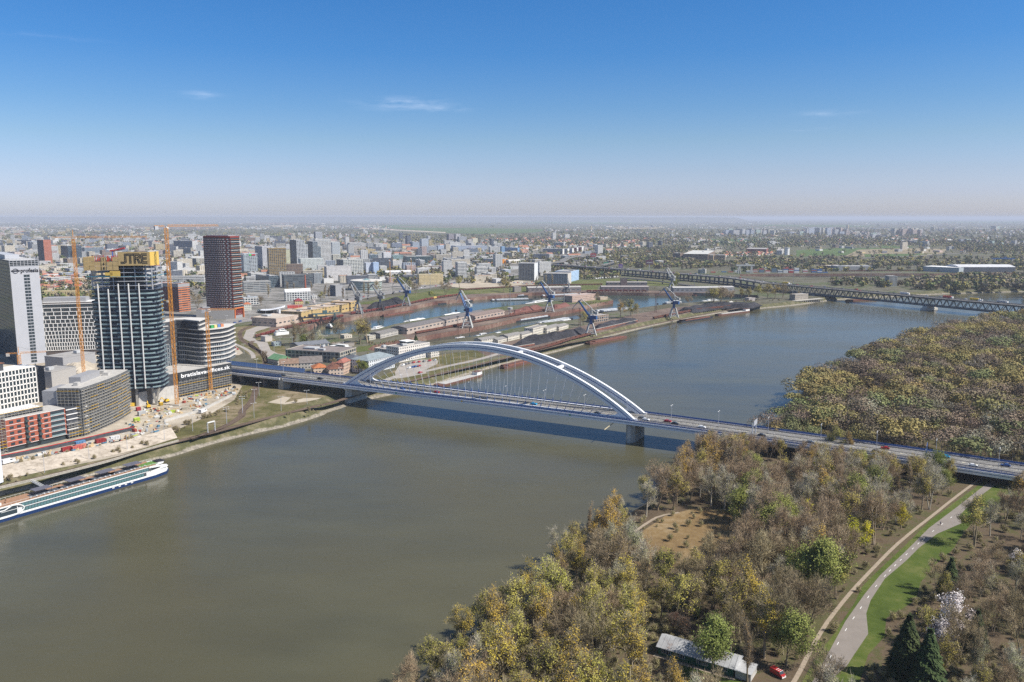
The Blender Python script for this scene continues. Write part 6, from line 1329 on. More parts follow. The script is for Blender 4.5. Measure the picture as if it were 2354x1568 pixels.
for i in range(5200):
 yy=4200*math.exp(cr.random()*1.75);xx=cr.uniform(-.68,.68)*yy;cl_=math.sin(xx*.0013+2)*math.cos(yy*.0007)+.5*math.sin(xx*.004+yy*.002)
 p=Vector((xx,yy,QZ));u,v=UV(p)
 if cl_<.12 or(880<u<1250 and v<545 and v>512):continue
 rr0=cr.random();w=cr.uniform(9,18)if rr0<.85 else cr.uniform(50,160);red=cr.random()<.4
 farbox(p,w,cr.uniform(9,12)if rr0<.85 else cr.uniform(25,50),cr.uniform(4,7)if rr0<.85 else 8,cr.uniform(0,3),cr.choice((W_,(.5,.45,.36),(.45,.45,.46))),(.36,.13,.08)if red else cr.choice(((.35,.33,.32),(.6,.6,.6),(.2,.17,.15))),rr0<.85,2)
me=bpy.data.meshes.new('far_city');me.from_pydata(vs,[],fsx)
for m_ in FT:me.materials.append(m_)
me.polygons.foreach_set('material_index',mi);a=me.attributes.new('tint','FLOAT_COLOR','FACE');arr=np.ones((len(fsx),4),dtype=np.float32);arr[:,:3]=np.array(cl);a.data.foreach_set('color',arr.reshape(-1));me.update()
tag(link('far_city',me),kind='stuff');print('far faces',len(fsx))
#trees of the city: one scattered mass of small crowns
def clump(n,seed):
 g=np.random.default_rng(seed);a=g.normal(0,1,(n,3));a/=np.linalg.norm(a,axis=1)[:,None];c=a*(g.random(n)[:,None]**.4)*np.array([1,1,.95])+np.array([0,0,1.15])
 c+=.25*np.sin(c*5+seed);b=g.normal(0,1,(n,3));b/=np.linalg.norm(b,axis=1)[:,None];e=np.cross(a,b);e/=np.linalg.norm(e,axis=1)[:,None];s=.17+.16*g.random((n,1));return np.stack([c-b*s-e*s,c+b*s-e*s,c+b*s+e*s,c-b*s+e*s],1)
CL=[clump(46,i)for i in range(6)];CLf=[clump(16,50+i)*1.0 for i in range(4)]
TC=[(.12,.10,.06),(.15,.125,.08),(.13,.12,.045),(.17,.155,.06),(.10,.085,.065),(.08,.10,.03),(.19,.16,.04),(.05,.07,.03)]
V=[];cols=[];g=np.random.default_rng(4)
def addcl(p,s,c,far=False):
 T=cr.choice(CLf if far else CL)*np.array([s*.55,s*.55,s*.5])*(1.25 if far else 1)+np.array(p[:]);V.append(T);cols.append(np.array(c)*(1.0+.8*g.random((len(T),1))))
nn=0
while nn<8500:
 yy=1150*math.exp(cr.random()**1.15*2.1);xx=cr.uniform(-.69,.69)*yy;p=Vector((xx,yy,QZ));u,v=UV(p)
 if v>690 or u<-20 or u>2380:continue
 if u>560 and v>652 and u<1180:continue
 if v>612 and 1180<u<2353 and not(u>1680 and v<626):continue
 if 900<u<1250 and 512<v<541:continue
 if u>1800 and 570<v<592 and cr.random()<.85:continue
 dens=.55+.45*math.sin(xx*.006+1)*math.sin(yy*.005);
 if u>1180:dens=min(1,dens+.25)
 if cr.random()>dens:continue
 addcl(p,cr.uniform(7,14)*(1 if yy<4000 else 1.5),cr.choice(TC),yy>3000);nn+=1
for(zf,poly,n,s)in((z5,[(560,520),(1000,520),(1380,560),(1380,620),(1000,640),(560,600)],260,10),(z5,[(1400,440),(1900,430),(2354,520),(1900,540),(1400,520)],330,11),(z5,[(1150,400),(1600,330),(2100,330),(1900,440),(1300,470)],420,11),(z6,[(0,372),(400,360),(900,352),(1000,375),(400,392),(0,400)],220,10),(z6,[(1270,350),(1620,345),(1620,390),(1280,392)],150,12),(z6,[(1500,500),(1700,500),(1900,475),(2400,470),(2400,560),(1900,575),(1500,560)],420,13),(z6,[(940,500),(1260,500),(1500,530),(1300,550),(950,530)],90,10),(z6,[(1780,240),(2354,250),(2354,315),(1900,295)],330,13),(z6,[(2100,330),(2354,330),(2354,385),(2200,380)],120,12),(z6,[(600,180),(1000,190),(1500,225),(2354,225),(1500,245),(600,210)],420,13),(z6,[(250,230),(1000,235),(700,262),(250,262)],160,12),(z3,[(0,40),(2354,55),(2354,95),(0,85)],300,30),(z5,[(0,60),(2354,60),(2354,100),(0,110)],320,30),(z6,[(0,55),(2354,55),(2354,100),(0,90)],300,30),(z1,[(0,50),(2354,60),(2354,110),(0,100)],300,30)):
 pp=gp_(zf,poly);xs=[p.x for p in pp];ys=[p.y for p in pp];k=0;tries=0
 while k<n and tries<n*30:
  tries+=1;p=Vector((cr.uniform(min(xs),max(xs)),cr.uniform(min(ys),max(ys)),QZ))
  if inside(p,pp):addcl(p,cr.uniform(.7,1.2)*s,cr.choice(TC),s>20 or p.y>3000);k+=1
V=np.concatenate(V);cols=np.concatenate(cols);m_t=tinted('far_leaves',.9);link('city_trees',quads_mesh('city_trees',V,[m_t],None,4,cols))['kind']='stuff';print('city tree faces',len(V))
#motorway viaduct and truss bridge
MZ=21.0
mpts=[P(*z5(x,y),MZ)for x,y in((560,478),(900,500),(1365,533),(1800,565),(2354,610))]+[P(*z6(x,y),MZ)for x,y in((240,475),(470,495),(680,523),(1000,547),(1400,583),(1800,619),(2200,656),(2500,684))]
tr=[P(*z6(x,y),MZ)for x,y in((640,520),(1000,548),(1400,584),(1800,620),(2200,656))];ta,tb=tr[0],tr[-1];td=(tb-ta).normalized();tn=Vector((td.y,-td.x,0));tn=tn if tn.y<0 else-tn
M_steel=plain('truss_steel',(.10,.12,.13),.6,0,.15);M_vcon=plain('viaduct_concrete',(.20,.19,.18),.9,0,.2,.1)
tbz=thing('truss_bridge','dark steel truss bridge carrying the motorway across the far reach of the river','bridge',(ta.x,ta.y,0));TL=(tb-ta).length+200
def TB(s,n,z):p=ta+td*s+tn*(n+12);return Vector((p.x,p.y,MZ+z))
def tline(a,b,n,z):return[TB(a+(b-a)*i/20,n,z)for i in range(21)]
m=MB();m.sweep(tline(-40,TL,0,-.5),rect(27,.8));child(m,'deck',M_asph,tbz)
for sg in(1,-1):
 m=MB();m.sweep(tline(-40,TL,sg*13.6,-.4),rect(.4,1.6));child(m,'edge_beam',M_vcon,tbz)
 m=MB();m.sweep(tline(-30,TL,sg*9,-2.0),rect(1.0,1.3));child(m,'top_chord',M_steel,tbz)
 m=MB();m.sweep(tline(-30,TL,sg*9,-13.4),rect(1.1,1.9));child(m,'bottom_chord',M_steel,tbz)
 nn=int((TL+30)/11.5);m=MB()
 for i in range(nn):
  s=-30+i*11.5;m.beam(TB(s,sg*9,-2),TB(s+5.75,sg*9,-13.0),1.1,.9);m.beam(TB(s+5.75,sg*9,-13.0),TB(s+11.5,sg*9,-2),.95,.8)
 tag(child(m,'diagonals',M_steel,tbz),kind='stuff')
m=MB();m.sweep(tline(-30,TL,0,-13.2),rect(16,.6));child(m,'rail_deck',M_steel,tbz)
m=MB();m.sweep(tline(-40,TL,0,.5),rect(.5,.9));child(m,'median_barrier',M_vcon,tbz)
for x in(910,1712,2400):
 p=P(*z6(x,640),MZ);s=(p-ta).dot(td)+4;s=((P(*z6(x,548+(x-1000)*.09),MZ))-ta).dot(td);c=TB(s,0,0);m=MB();m.box((c.x,c.y,-2),(8,28,MZ-12.2),math.atan2(td.y,td.x),.92);m.box((c.x,c.y,-2),(10,32,5),math.atan2(td.y,td.x));child(m,'bridge_pier',M_pier,tbz)
vb=thing('motorway_viaduct','long double deck concrete motorway viaduct running past the harbour to the truss bridge','viaduct',(mpts[2].x,mpts[2].y,0))
vp=smooth_line(mpts[:7]+[TB(-40,0,0)+tn*-12*0],2);vp=smooth_line(mpts[:6]+[TB(-45,0,0)],2)
m=MB();m.sweep(vp,rect(27,1.6,0,-1.0));child(m,'deck',M_vcon,vb);m=MB();m.sweep(vp,rect(25,.3,0,.0));child(m,'carriageway',M_asph,vb)
for sg in(1,-1):m=MB();m.sweep(shift(vp,sg*13.3),rect(.5,1.8));child(m,'parapet',M_vcon,vb)
half=[p-Vector((0,0,11))for p in vp if p.x>mpts[2].x-5];m=MB();m.sweep(half,rect(18,1.6));child(m,'lower_deck',M_vcon,vb)
acc=0;k=0
for a,b in zip(vp,vp[1:]):
 L_=(b-a).length
 while acc<L_ and k<90:
  p=a.lerp(b,acc/L_);m=MB();dd=(b-a).normalized();nn_=Vector((dd.y,-dd.x,0))
  for sg in(-8,8):q_=p+nn_*sg;m.box((q_.x,q_.y,QZ-.5),(2.4,3,MZ-QZ-1.8),math.atan2(dd.y,dd.x))
  c1,c2=p+nn_*12,p-nn_*12;m.beam((c1.x,c1.y,MZ-2.4),(c2.x,c2.y,MZ-2.4),2.2,1.6)
  child(m,'support_frame',M_vcon,vb);acc+=27;k+=1
 acc-=L_
def road_deck(label,pts,w,name='motorway_ramp'):
 pts=smooth_line(pts,2);t=thing(name,label,'road',(pts[0].x,pts[0].y,0));m=MB();m.sweep(pts,rect(w,1.0,0,-.6));child(m,'deck',M_vcon,t);m=MB();m.sweep(pts,rect(w-1.2,.25));child(m,'carriageway',M_asph,t)
 for sg in(1,-1):m=MB();m.sweep(shift(pts,sg*w/2),rect(.4,1.4));child(m,'parapet',M_vcon,t)
 for p in pts[::5]:
  if p.z>QZ+4:m=MB();m.box((p.x,p.y,QZ-.5),(2,w*.5,p.z-QZ-.5));child(m,'pillar',M_vcon,t)
road_deck('curving motorway ramp climbing from the viaduct towards the red billboard',[P(*z5(x,y),z)for x,y,z in((620,478,20),(800,470,19),(840,445,18),(900,420,17),(1050,405,14),(1180,385,12),(1350,350,9),(1550,318,7.2),(1750,290,7))],24)
road_deck('inner loop ramp left of the red billboard',[P(*z5(x,y),z)for x,y,z in((900,440,16),(960,455,14),(1040,462,12),(1100,430,12),(1125,412,12))],9)
road_deck('short ramp beside the red billboard ending over the bushes',[P(*z5(x,y),z)for x,y,z in((1200,495,16),(1260,480,14),(1360,462,12))],9)
road_deck('low grey ramp under the viaduct beside the rail yard',[P(*z5(x,y),z)for x,y,z in((1380,618,9),(1550,632,12),(1750,650,12),(1900,672,9),(2100,700,7))],9)
ribbon('motorway',[P(*z6(x,y),QZ)for x,y in((0,385),(300,388),(560,380),(760,362),(1190,335),(1500,322),(1900,300),(2354,288))],20,QZ+1.2,M_vcon,k=2)
ribbon('motorway',[P(*z5(x,y),QZ)for x,y in((0,640),(150,622),(330,620),(560,610),(800,560),(1000,530))],12,QZ+.25,M_road,k=2)
ribbon('freight_siding',[P(*z6(x,y),QZ)for x,y in((0,372),(350,370),(700,350),(1000,338),(1200,340))],14,QZ+.3,plain('rust_ballast',(.20,.08,.06),.9),k=2)
#river and harbour craft, wagons, cranes
M_rust=plain('rusty_steel',(.21,.085,.06),.85,0,.3,.3);M_rust2=plain('dull_brown_steel',(.13,.065,.05),.85,0,.3,.4);M_coal=ground('coal',[(0,(.018,.018,.022)),(.6,(.045,.045,.052)),(1,(.09,.088,.10))],(.03,.2,1.6));M_ore=ground('iron_ore',[(0,(.10,.04,.035)),(1,(.24,.12,.10))],(.03,.2,1.6));M_cov=plain('hatch_cover',(.48,.50,.52),.6,0,.15,.2);M_hull=plain('black_hull',(.03,.032,.04),.6,0,.2)
M_cblue=plain('crane_blue',(.025,.09,.24),.5,0,.12);M_cwh=plain('crane_white',(.44,.44,.42),.6,0,.15);M_cgr=plain('crane_grey',(.24,.25,.26),.7,0,.2);M_boatw=plain('boat_white',(.72,.72,.70),.5,0,.06)
def hull_pts(L_,Bm,bow=.12,stern=.05):
 return[(-L_/2,-Bm*.35),(-L_/2+L_*stern,-Bm/2),(L_/2-L_*bow,-Bm/2),(L_/2-L_*bow*.3,-Bm*.3),(L_/2,0),(L_/2-L_*bow*.3,Bm*.3),(L_/2-L_*bow,Bm/2),(-L_/2+L_*stern,Bm/2),(-L_/2,Bm*.35)]
def craft(label,A,B_,name='barge',cat='barge',beam=10,kind='open',hull=None,fb=2.2):
 a,b=P(*A,0),P(*B_,0);c=(a+b)/2;v=b-a;L_=v.length;t=thing(name,label,cat,(c.x,c.y,0),math.atan2(v.y,v.x));m=MB();m.prism(hull_pts(L_,beam),-1,fb);m.ob('hull',hull or M_hull,t)
 if kind=='open':MB().box((0,0,fb),(L_*.74,beam*.78,.9)).ob('coaming',M_rust,t);MB().box((0,0,fb+.92),(L_*.7,beam*.66,.1)).ob('hold',M_rust2,t);MB().box((-L_*.45,0,fb),(3,4,1.6)).ob('deck_box',M_rust2,t)
 if kind=='covered':
  n=int(L_*.76/7.5)
  for i in range(n):MB().box((-L_*.38+(i+.5)*L_*.76/n,0,fb),(L_*.76/n-.5,beam*.84,1.6+.2*(i%2))).ob('hatch_cover',M_cov,t)
  MB().box((-L_*.45,0,fb),(4,5,2)).ob('deck_house',M_boatw,t)
 if kind=='flat':MB().box((0,0,fb),(L_*.8,beam*.85,.25)).ob('deck',M_slab,t);MB().box((L_*.4,0,fb),(L_*.12,beam*.6,3)).ob('deck_house',M_boatw,t);MB().box((L_*.4,0,fb+3),(L_*.14,beam*.66,.25)).ob('house_roof',M_rust2,t)
 if kind in('ship','tug'):
  MB().box((-L_*.05,0,fb),(L_*.7,beam*.78,2.3)).ob('cabin',M_boatw,t);MB().box((-L_*.05,0,fb+.7),(L_*.68,beam*.8,.9)).ob('cabin_windows',M_glassw,t);MB().box((0,0,fb+2.3),(L_*.35,beam*.6,2)).ob('bridge_house',M_boatw,t);MB().box((L_*.02,0,fb+3),(L_*.28,beam*.62,.8)).ob('bridge_windows',M_glassw,t);MB().cyl((L_*.05,0,fb+4.3),.15,4,6).ob('mast',M_cwh,t)
 if kind=='foil':
  m=MB();m.tube((-L_*.42,0,fb),(L_*.3,0,fb+.4),beam*.42,beam*.36,10);m.tube((L_*.3,0,fb+.4),(L_*.5,0,fb),beam*.36,.3,10);m.ob('cabin',M_boatw,t);MB().box((0,0,fb+.6),(L_*.6,beam*.86,.8)).ob('cabin_windows',M_glassw,t);MB().box((L_*.02,0,fb+1.6),(L_*.16,beam*.5,2)).ob('wheelhouse',M_boatw,t);MB().box((-L_*.2,0,fb+.1),(L_*.3,beam*.87,.4)).ob('red_stripe',M_red,t)
 return t
craft('long rusty open barge drifting just right of the coal bank crane',z5(1060,1245),z5(1425,1178),hull=M_rust2)
craft('black open barge moored at the far end of the coal bank',z5(1920,1038),z5(2232,992),hull=M_hull)
craft('flat barge with pale deck near the truss bridge',z6(120,752),z6(358,722),kind='flat',hull=M_rust2)
craft('rusty barge half behind the top of the bridge arch',(1152,848),(1222,831),hull=M_rust2)
craft('dark pontoon with a small cabin moored before the arch',(1003,889),(1106,862),kind='flat',hull=M_rust2,name='pontoon',cat='pontoon',fb=1.6)
craft('low brown barge moored under the far end of the truss bridge',z6(1062,648),z6(1300,640),hull=M_rust2)
craft('brown open barge along the north quay of the basin',z3(1360,985),z3(1660,935),hull=M_rust2,fb=1.6)
craft('covered grey barge at the right end of the inner basin',z3(1865,868),z3(2215,835),kind='covered',beam=12)
craft('pair of covered barges, the outer one, in the inner basin',z5(95,805),z5(500,790),kind='covered',beam=12)
craft('pair of covered barges, the inner one with lower hatches',z5(150,835),z5(545,822),kind='covered',beam=11,fb=1.4)
craft('covered dark barge along the far quay behind the blue crane',z5(625,798),z5(1005,778),kind='covered',hull=M_rust2)
craft('covered barge with glazed hatches beside the pier of the blue cranes',z5(365,1035),z5(705,985),kind='covered',beam=11,hull=M_hull)
craft('long rust red barge tied to the tip of the pier',z5(700,968),z5(1060,928),hull=M_rust2)
craft('covered barge nearest the white boathouses',z5(590,1065),z5(900,1008),kind='covered',beam=11)
craft('white and yellow work ship beside the covered barge',z5(740,1072),z5(975,1035),name='work_ship',cat='ship',kind='ship',hull=M_yel)
craft('covered barges behind the two budding trees',z5(1135,945),z5(1500,915),kind='covered',beam=20)
craft('dark tug with white cabin near the long warehouse',z5(0,1195),z5(150,1178),name='tug',cat='tug',kind='tug',beam=7)
craft('small white tug close to the boathouses',z5(165,1190),z5(270,1165),name='tug',cat='tug',kind='tug',beam=6)
craft('tug with white wheelhouse below the lattice mast',z3(1995,1240),z3(2190,1210),name='tug',cat='tug',kind='tug',beam=7)
craft('dark tug in the far basin beside the right blue crane',z5(1775,870),z5(1975,860),name='tug',cat='tug',kind='tug',beam=9)
craft('white ship with dark hull under the far trees',z5(2120,858),z5(2330,845),name='work_ship',cat='ship',kind='ship',beam=8)
craft('brown barge along the far quay right of the trees',z5(2045,785),z5(2330,780),hull=M_rust2)
craft('white hydrofoil boat on the far side of the warehouse, the right one',z3(1930,995),z3(2120,965),name='hydrofoil',cat='boat',kind='foil',beam=7,hull=M_boatw)
craft('white hydrofoil boat with red stripe, the middle one',z3(1600,1048),z3(1785,1020),name='hydrofoil',cat='boat',kind='foil',beam=7,hull=M_boatw)
craft('small white boat left of the two hydrofoils',z3(1535,1075),z3(1640,1058),name='motor_boat',cat='boat',kind='ship',beam=5,hull=M_boatw)
craft('long white passenger ship berthed by the ore heaps',z5(455,888),z5(735,842),name='passenger_ship',cat='ship',kind='ship',beam=9,hull=M_boatw)
craft('white houseboat cluster by the harbour inlet',z3(1235,1140),z3(1400,1100),name='houseboat',cat='houseboat',kind='ship',beam=9,hull=M_boatw)
craft('white ferry hull lying ashore among the sheds',z3(350,1205),z3(485,1190),name='ferry',cat='ship',kind='ship',beam=6,hull=M_boatw).location.z=QZ+1
craft('old passenger ship with white upper deck on the slipway',z3(860,1345),z3(1115,1375),name='old_ship',cat='ship',kind='ship',beam=9,hull=M_rust).location.z=QZ+1
craft('small dark boat in the narrow inlet',z3(835,1090),z3(900,1098),name='motor_boat',cat='boat',kind='tug',beam=4)
def wagon_mesh(kind,m):
 b=MB()
 if kind=='hopper':
  b.box((0,0,1.5),(11.0,2.2,.6));vs=[(-5.4,-1.45,3.6),(5.4,-1.45,3.6),(5.4,1.45,3.6),(-5.4,1.45,3.6),(-3.6,-.9,1.9),(3.6,-.9,1.9),(3.6,.9,1.9),(-3.6,.9,1.9)];b.add(vs,[(4,5,1,0),(5,6,2,1),(6,7,3,2),(7,4,0,3),(0,1,2,3)])
  b.box((0,0,3.6),(9.6,2.0,.5),0,.7)
 elif kind=='open':b.box((0,0,1.2),(13,2.8,.3));[b.box(c,d)for c,d in(((0,-1.4,1.5),(13,.12,1.9)),((0,1.4,1.5),(13,.12,1.9)),((-6.45,0,1.5),(.12,2.8,1.9)),((6.45,0,1.5),(.12,2.8,1.9)),((0,0,1.5),(12.6,2.6,.9)))]
 for i in range(9):
  if kind=='open':b.box((-6+i*1.5,-1.5,1.4),(.16,.1,2.0));b.box((-6+i*1.5,1.5,1.4),(.16,.1,2.0))
 b.mi=1
 for x in(-4.2,-2.6,2.6,4.2):
  for y in(-.75,.75):b.tube((x,y-.1,.5),(x,y+.1,.5),.46,n=8)
 for x in(-3.4,3.4):b.box((x,0,.6),(2.4,1.8,.6))
 return b.me('wagon_'+kind,[m,M_dark])
M_wr=plain('wagon_red',(.17,.042,.035),.8,0,.25,.5);M_wb=plain('wagon_brown',(.15,.062,.045),.85,0,.25,.5);M_wy=plain('wagon_yellow',(.62,.42,.14),.8)
WM={('hopper',0):wagon_mesh('hopper',M_wr),('hopper',1):wagon_mesh('hopper',M_wb),('hopper',2):wagon_mesh('hopper',M_wy),('open',0):wagon_mesh('open',M_wb),('open',1):wagon_mesh('open',M_rust2),('open',2):wagon_mesh('open',M_wy)}
def train(pts,kind,label,pitch=13.4,yellow=(),every=1.0,z=QZ+.15):
 pts=smooth_line(pts,2);acc=pitch/2;k=0
 for a,b in zip(pts,pts[1:]):
  L_=(b-a).length
  while acc<L_:
   p=a.lerp(b,acc/L_);d=b-a;v=2 if k in yellow else(rnd.random()<.35)*1
   o=link('hopper_wagon' if kind=='hopper' else 'open_wagon',WM[(kind,v)],None,(p.x,p.y,z),math.atan2(d.y,d.x))
   tag(o,('yellow wagon among the red ones '+label)if v==2 else(('dark red hopper wagon ' if kind=='hopper' else 'rusty open wagon ')+label),'wagon',None if v==2 else 'wagons '+label);acc+=pitch;k+=1
  acc-=L_
train(gp_(z3,[(165,1185),(300,1150),(470,1098),(600,1068),(800,1025),(1005,985)]),'hopper','on the curve beside the yellow warehouse',11.6)
train(gp_(z3,[(1065,965),(1200,945),(1400,915),(1600,872)]),'hopper','in front of the black coal heap',11.6)
train(gp_(z3,[(1620,868),(1760,835),(1880,812),(2085,785)]),'hopper','running right from the blue crane on the north quay',11.6,yellow=(8,))
train(gp_(z3,[(1675,1150),(2000,1090),(2354,1020)])+gp_(z5,[(160,1015),(500,955),(700,925)]),'open','along the pier warehouse',13.4)
train(gp_(z5,[(420,1340),(700,1275),(870,1215),(1100,1155)]),'open','below the long black coal bank',13.2)
train(gp_(z5,[(1680,1008),(1850,972),(2100,925),(2354,900)])+gp_(z6,[(130,700),(340,672)]),'open','at the far end of the coal bank',13.4)
train(gp_(z5,[(0,728),(300,712),(500,700),(800,692),(1190,686)]),'open','in the yard behind the far quay',13.4)
train(gp_(z5,[(1045,752),(1300,748),(1600,752)]),'hopper','below the two tier brown warehouse',12,yellow=(13,))
train(gp_(z3,[(2085,738),(2354,722)]),'open','behind the round green bush',13.4)
train(gp_(z6,[(1060,430),(1400,428),(1700,425),(1880,422)]),'open','far off before the big white hall',14)
def heap(label,poly,h,m,seed=1,name='coal_heap',cat='coal heap'):
 poly=[Vector((p.x,p.y,0))for p in poly];c=sum(poly,Vector())/len(poly);pl=[]
 for a,b in zip(poly,poly[1:]+poly[:1]):
  k=max(1,int((b-a).length/6));pl+=[a.lerp(b,i/k)for i in range(k)]
 t=MB();g=random.Random(seed);n=len(pl);xs=[p.x for p in pl];ys=[p.y for p in pl];mid=None
 def dist(p):return min(((p-a)-(b-a)*max(0,min(1,(p-a).dot(b-a)/max(1e-6,(b-a).length_squared)))).length for a,b in zip(pl,pl[1:]+pl[:1]))
 st=4.0;X0,X1,Y0,Y1=min(xs),max(xs),min(ys),max(ys);nx=int((X1-X0)/st)+2;ny=int((Y1-Y0)/st)+2;idx={};vs=[];fs=[]
 for i in range(nx):
  for j in range(ny):
   p=Vector((X0+i*st,Y0+j*st,0));
   if inside(p,pl):dd=dist(p);z=min(h*(.75+.35*math.sin(p.x*.11+seed)*math.sin(p.y*.13)),dd*.75)
   else:z=-.6
   idx[(i,j)]=len(vs);vs.append((p.x-c.x,p.y-c.y,z+(g.uniform(-.35,.35)if z>0 else 0)))
 for i in range(nx-1):
  for j in range(ny-1):
   q_=[idx[(i,j)],idx[(i+1,j)],idx[(i+1,j+1)],idx[(i,j+1)]]
   if any(vs[k][2]>0 for k in q_):fs.append(tuple(q_))
 o=MB().add(vs,fs).ob(name,m,None,(c.x,c.y,QZ+.12));return tag(o,label,cat)
heap('large black coal heap between the two north quay cranes',gp_(z3,[(1210,900),(1400,850),(1560,835),(1600,862),(1500,885),(1300,915),(1240,920)]),9,M_coal,1)
heap('long grey black coal bank nearest the bridge',gp_(z5,[(310,1280),(420,1215),(700,1165),(1010,1095),(1050,1120),(1030,1140),(870,1180),(560,1255),(350,1300)]),7,M_coal,2)
heap('middle coal bank behind the near blue crane',gp_(z5,[(1120,1080),(1400,1020),(1540,1010),(1520,1040),(1150,1110)]),6,M_coal,3)
heap('far coal bank by the right blue crane',gp_(z5,[(1900,930),(2150,882),(2354,865),(2700,872),(2600,900),(2300,905),(2050,945)]),6,M_coal,4)
heap('small pale gravel cone at the end of the coal bank',gp_(z6,[(150,680),(210,660),(260,665),(240,682)]),7,M_slab,5,'gravel_heap','gravel heap')
heap('rust red ore heap on the pier, left part',gp_(z5,[(330,945),(500,905),(600,890),(640,905),(500,945),(360,970)]),7,M_ore,6,'ore_heap','ore heap')
heap('rust red ore heap on the pier, right part',gp_(z5,[(700,895),(860,865),(900,880),(760,915)]),5,M_ore,7,'ore_heap','ore heap')
heap('sand heap behind the grey building on the near site',gp_(z2,[(530,170),(600,130),(830,90),(840,170),(700,230)]),8,M_dirt,8,'sand_heap','sand heap')
def wall_line(label,a,b,h,m,name='retaining_wall',cat='wall',w=.8):
 a,b=P(*a,QZ),P(*b,QZ);v=b-a;t=thing(name,label,cat,a,math.atan2(v.y,v.x));MB().box((v.length/2,0,0),(v.length,w,h)).ob('panel_row',m,t);MB().box((v.length/2,0,h),(v.length+.2,w+.3,.3)).ob('coping',M_conc,t)
wall_line('rusty retaining wall in front of the near coal bank',z5(360,1290),z5(560,1255),2.5,M_rust)
wall_line('rusty retaining wall in front of the middle coal bank',z5(1140,1118),z5(1530,1030),2.5,M_rust)
wall_line('pale retaining wall in front of the far coal bank',z5(1900,960),z5(2200,905),2.5,M_slab)
wall_line('rust wall along the ore heap on the pier',z5(330,965),z5(510,925),3,M_rust)
def harbour_crane(label,foot,zf,ytop,jd,col,col2=None,sc=1.0,leg=None):
 p=P(*zf(*foot),QZ);Ht=hz(p.y,zf(0,ytop)[1])-QZ;t=thing('harbour_crane',label,'harbour crane',p);col2=col2 or M_cwh;leg=leg or col2;s=Ht/32.0
 m=MB()
 for a,b in((-4.5,-4.5),(4.5,-4.5),(4.5,4.5),(-4.5,4.5)):m.beam((a*s,b*s,0),(a*.35*s,b*.35*s,10.5*s),.9*s)
 for z,k in((2.0,.92),(5.5,.72)):
  q_=[(-4.5*k*s,-4.5*k*s),(4.5*k*s,-4.5*k*s),(4.5*k*s,4.5*k*s),(-4.5*k*s,4.5*k*s)]
  for a,b in zip(q_,q_[1:]+q_[:1]):m.beam((*a,z*s),(*b,z*s),.5*s)
 for a,b in(((-4.3,-4.3,.5),(3,-3,5.5)),((4.3,-4.3,.5),(-3,-3,5.5)),((4.3,-4.3,.5),(3,3,5.5)),((4.3,4.3,.5),(3,-3,5.5))):m.beam(Vector(a)*s,Vector(b)*s,.35*s)
 m.ob('portal',leg,t)
 MB().tube((0,0,10*s),(0,0,14.5*s),1.6*s,1.3*s,8).ob('column',col,t)
 def kid(mb,name,mm):mb.v=[tuple(Matrix.Rotation(R(jd),3,'Z')@Vector(v)+Vector((0,0,14.5*s)))for v in mb.v];return mb.ob(name,mm,t)
 m=MB();m.box((-2.4*s,0,0),(6.5*s,3.2*s,3.2*s));m.box((1.8*s,0,-.2*s),(1.6*s,2*s,2.2*s));kid(m,'machine_house',col)
 m=MB();m.box((1.9*s,1.6*s,.2*s),(1.6*s,1.2*s,1.8*s));kid(m,'cab',M_glassw)
 m=MB()
 for y in(-1.0,1.0):m.beam((-2.2*s,y*s,3*s),(-.6*s,y*.6*s,10*s),.4*s);m.beam((1.4*s,y*s,3*s),(-.6*s,y*.6*s,10*s),.4*s)
 for k in range(3):m.beam((-2*s,-1*s,(3.6+k*2)*s),(1.1*s-k*.5*s,1*s,(4.6+k*2)*s),.22*s)
 kid(m,'mast_frame',col2)
 J0,J1=Vector((1.6,0,2.6))*s,Vector((12.5,0,16.2))*s;m=MB()
 for y in(-.9,.9):m.beam(J0+Vector((0,y*s,0)),J1+Vector((0,y*.25*s,0)),.75*s,1.1*s)
 for k in range(6):q_=J0.lerp(J1,(k+.5)/6);m.beam(q_+Vector((0,-.8*s,0)),q_+Vector((0,.8*s,0)),.3*s)
 kid(m,'boom',col)
 T0,T1=Vector((-.6,0,10))*s,Vector((9.3,0,17.6))*s;m=MB()
 for y in(-.4,.4):m.beam(T0+Vector((0,y*s,0)),T1+Vector((0,y*s,0)),.38*s)
 kid(m,'tie_boom',col2)
 F1=Vector((19.0,0,8.5))*s;m=MB()
 for y in(-.55,.55):m.beam(T1+Vector((0,y*s,0)),J1+Vector((0,y*s,.3)),.45*s);m.beam(J1+Vector((0,y*s,0)),F1,.45*s);m.beam(T1+Vector((0,y*s,0)),J1.lerp(F1,.55),.3*s);
 kid(m,'fly_jib',col2)
 m=MB();m.beam((-.8*s,0,9*s),(-5.2*s,0,6.0*s),.8*s);m.box((-5.4*s,0,4.6*s),(2.4*s,2.4*s,2.4*s));kid(m,'balance_weight',col2)
 m=MB();m.tube(F1,F1-Vector((0,0,9*s)),.12*s,n=4);m.box(tuple(F1-Vector((0,0,10.4*s))),(1.4*s,1.4*s,1.5*s));kid(m,'grab',M_dark);return t
harbour_crane('blue and white harbour crane on the near end of the pier',(2165,1085),z3,745,125,M_cblue)
harbour_crane('blue harbour crane on the north quay beside the coal',(1590,880),z3,615,150,M_cblue,leg=M_cgr)
harbour_crane('dark grey harbour crane standing in front of the coal heap',(1345,925),z3,675,150,M_cgr,M_cgr,leg=M_dark)
harbour_crane('leftmost thin grey harbour crane beside the yellow warehouse',(1135,955),z3,665,135,M_cgr,M_cgr,leg=M_cgr)
harbour_crane('blue harbour crane on the far end of the pier',(700,935),z5,650,140,M_cblue)
harbour_crane('blue harbour crane on the coal bank, nearest the bridge arch',(1090,1155),z5,825,150,M_cblue)
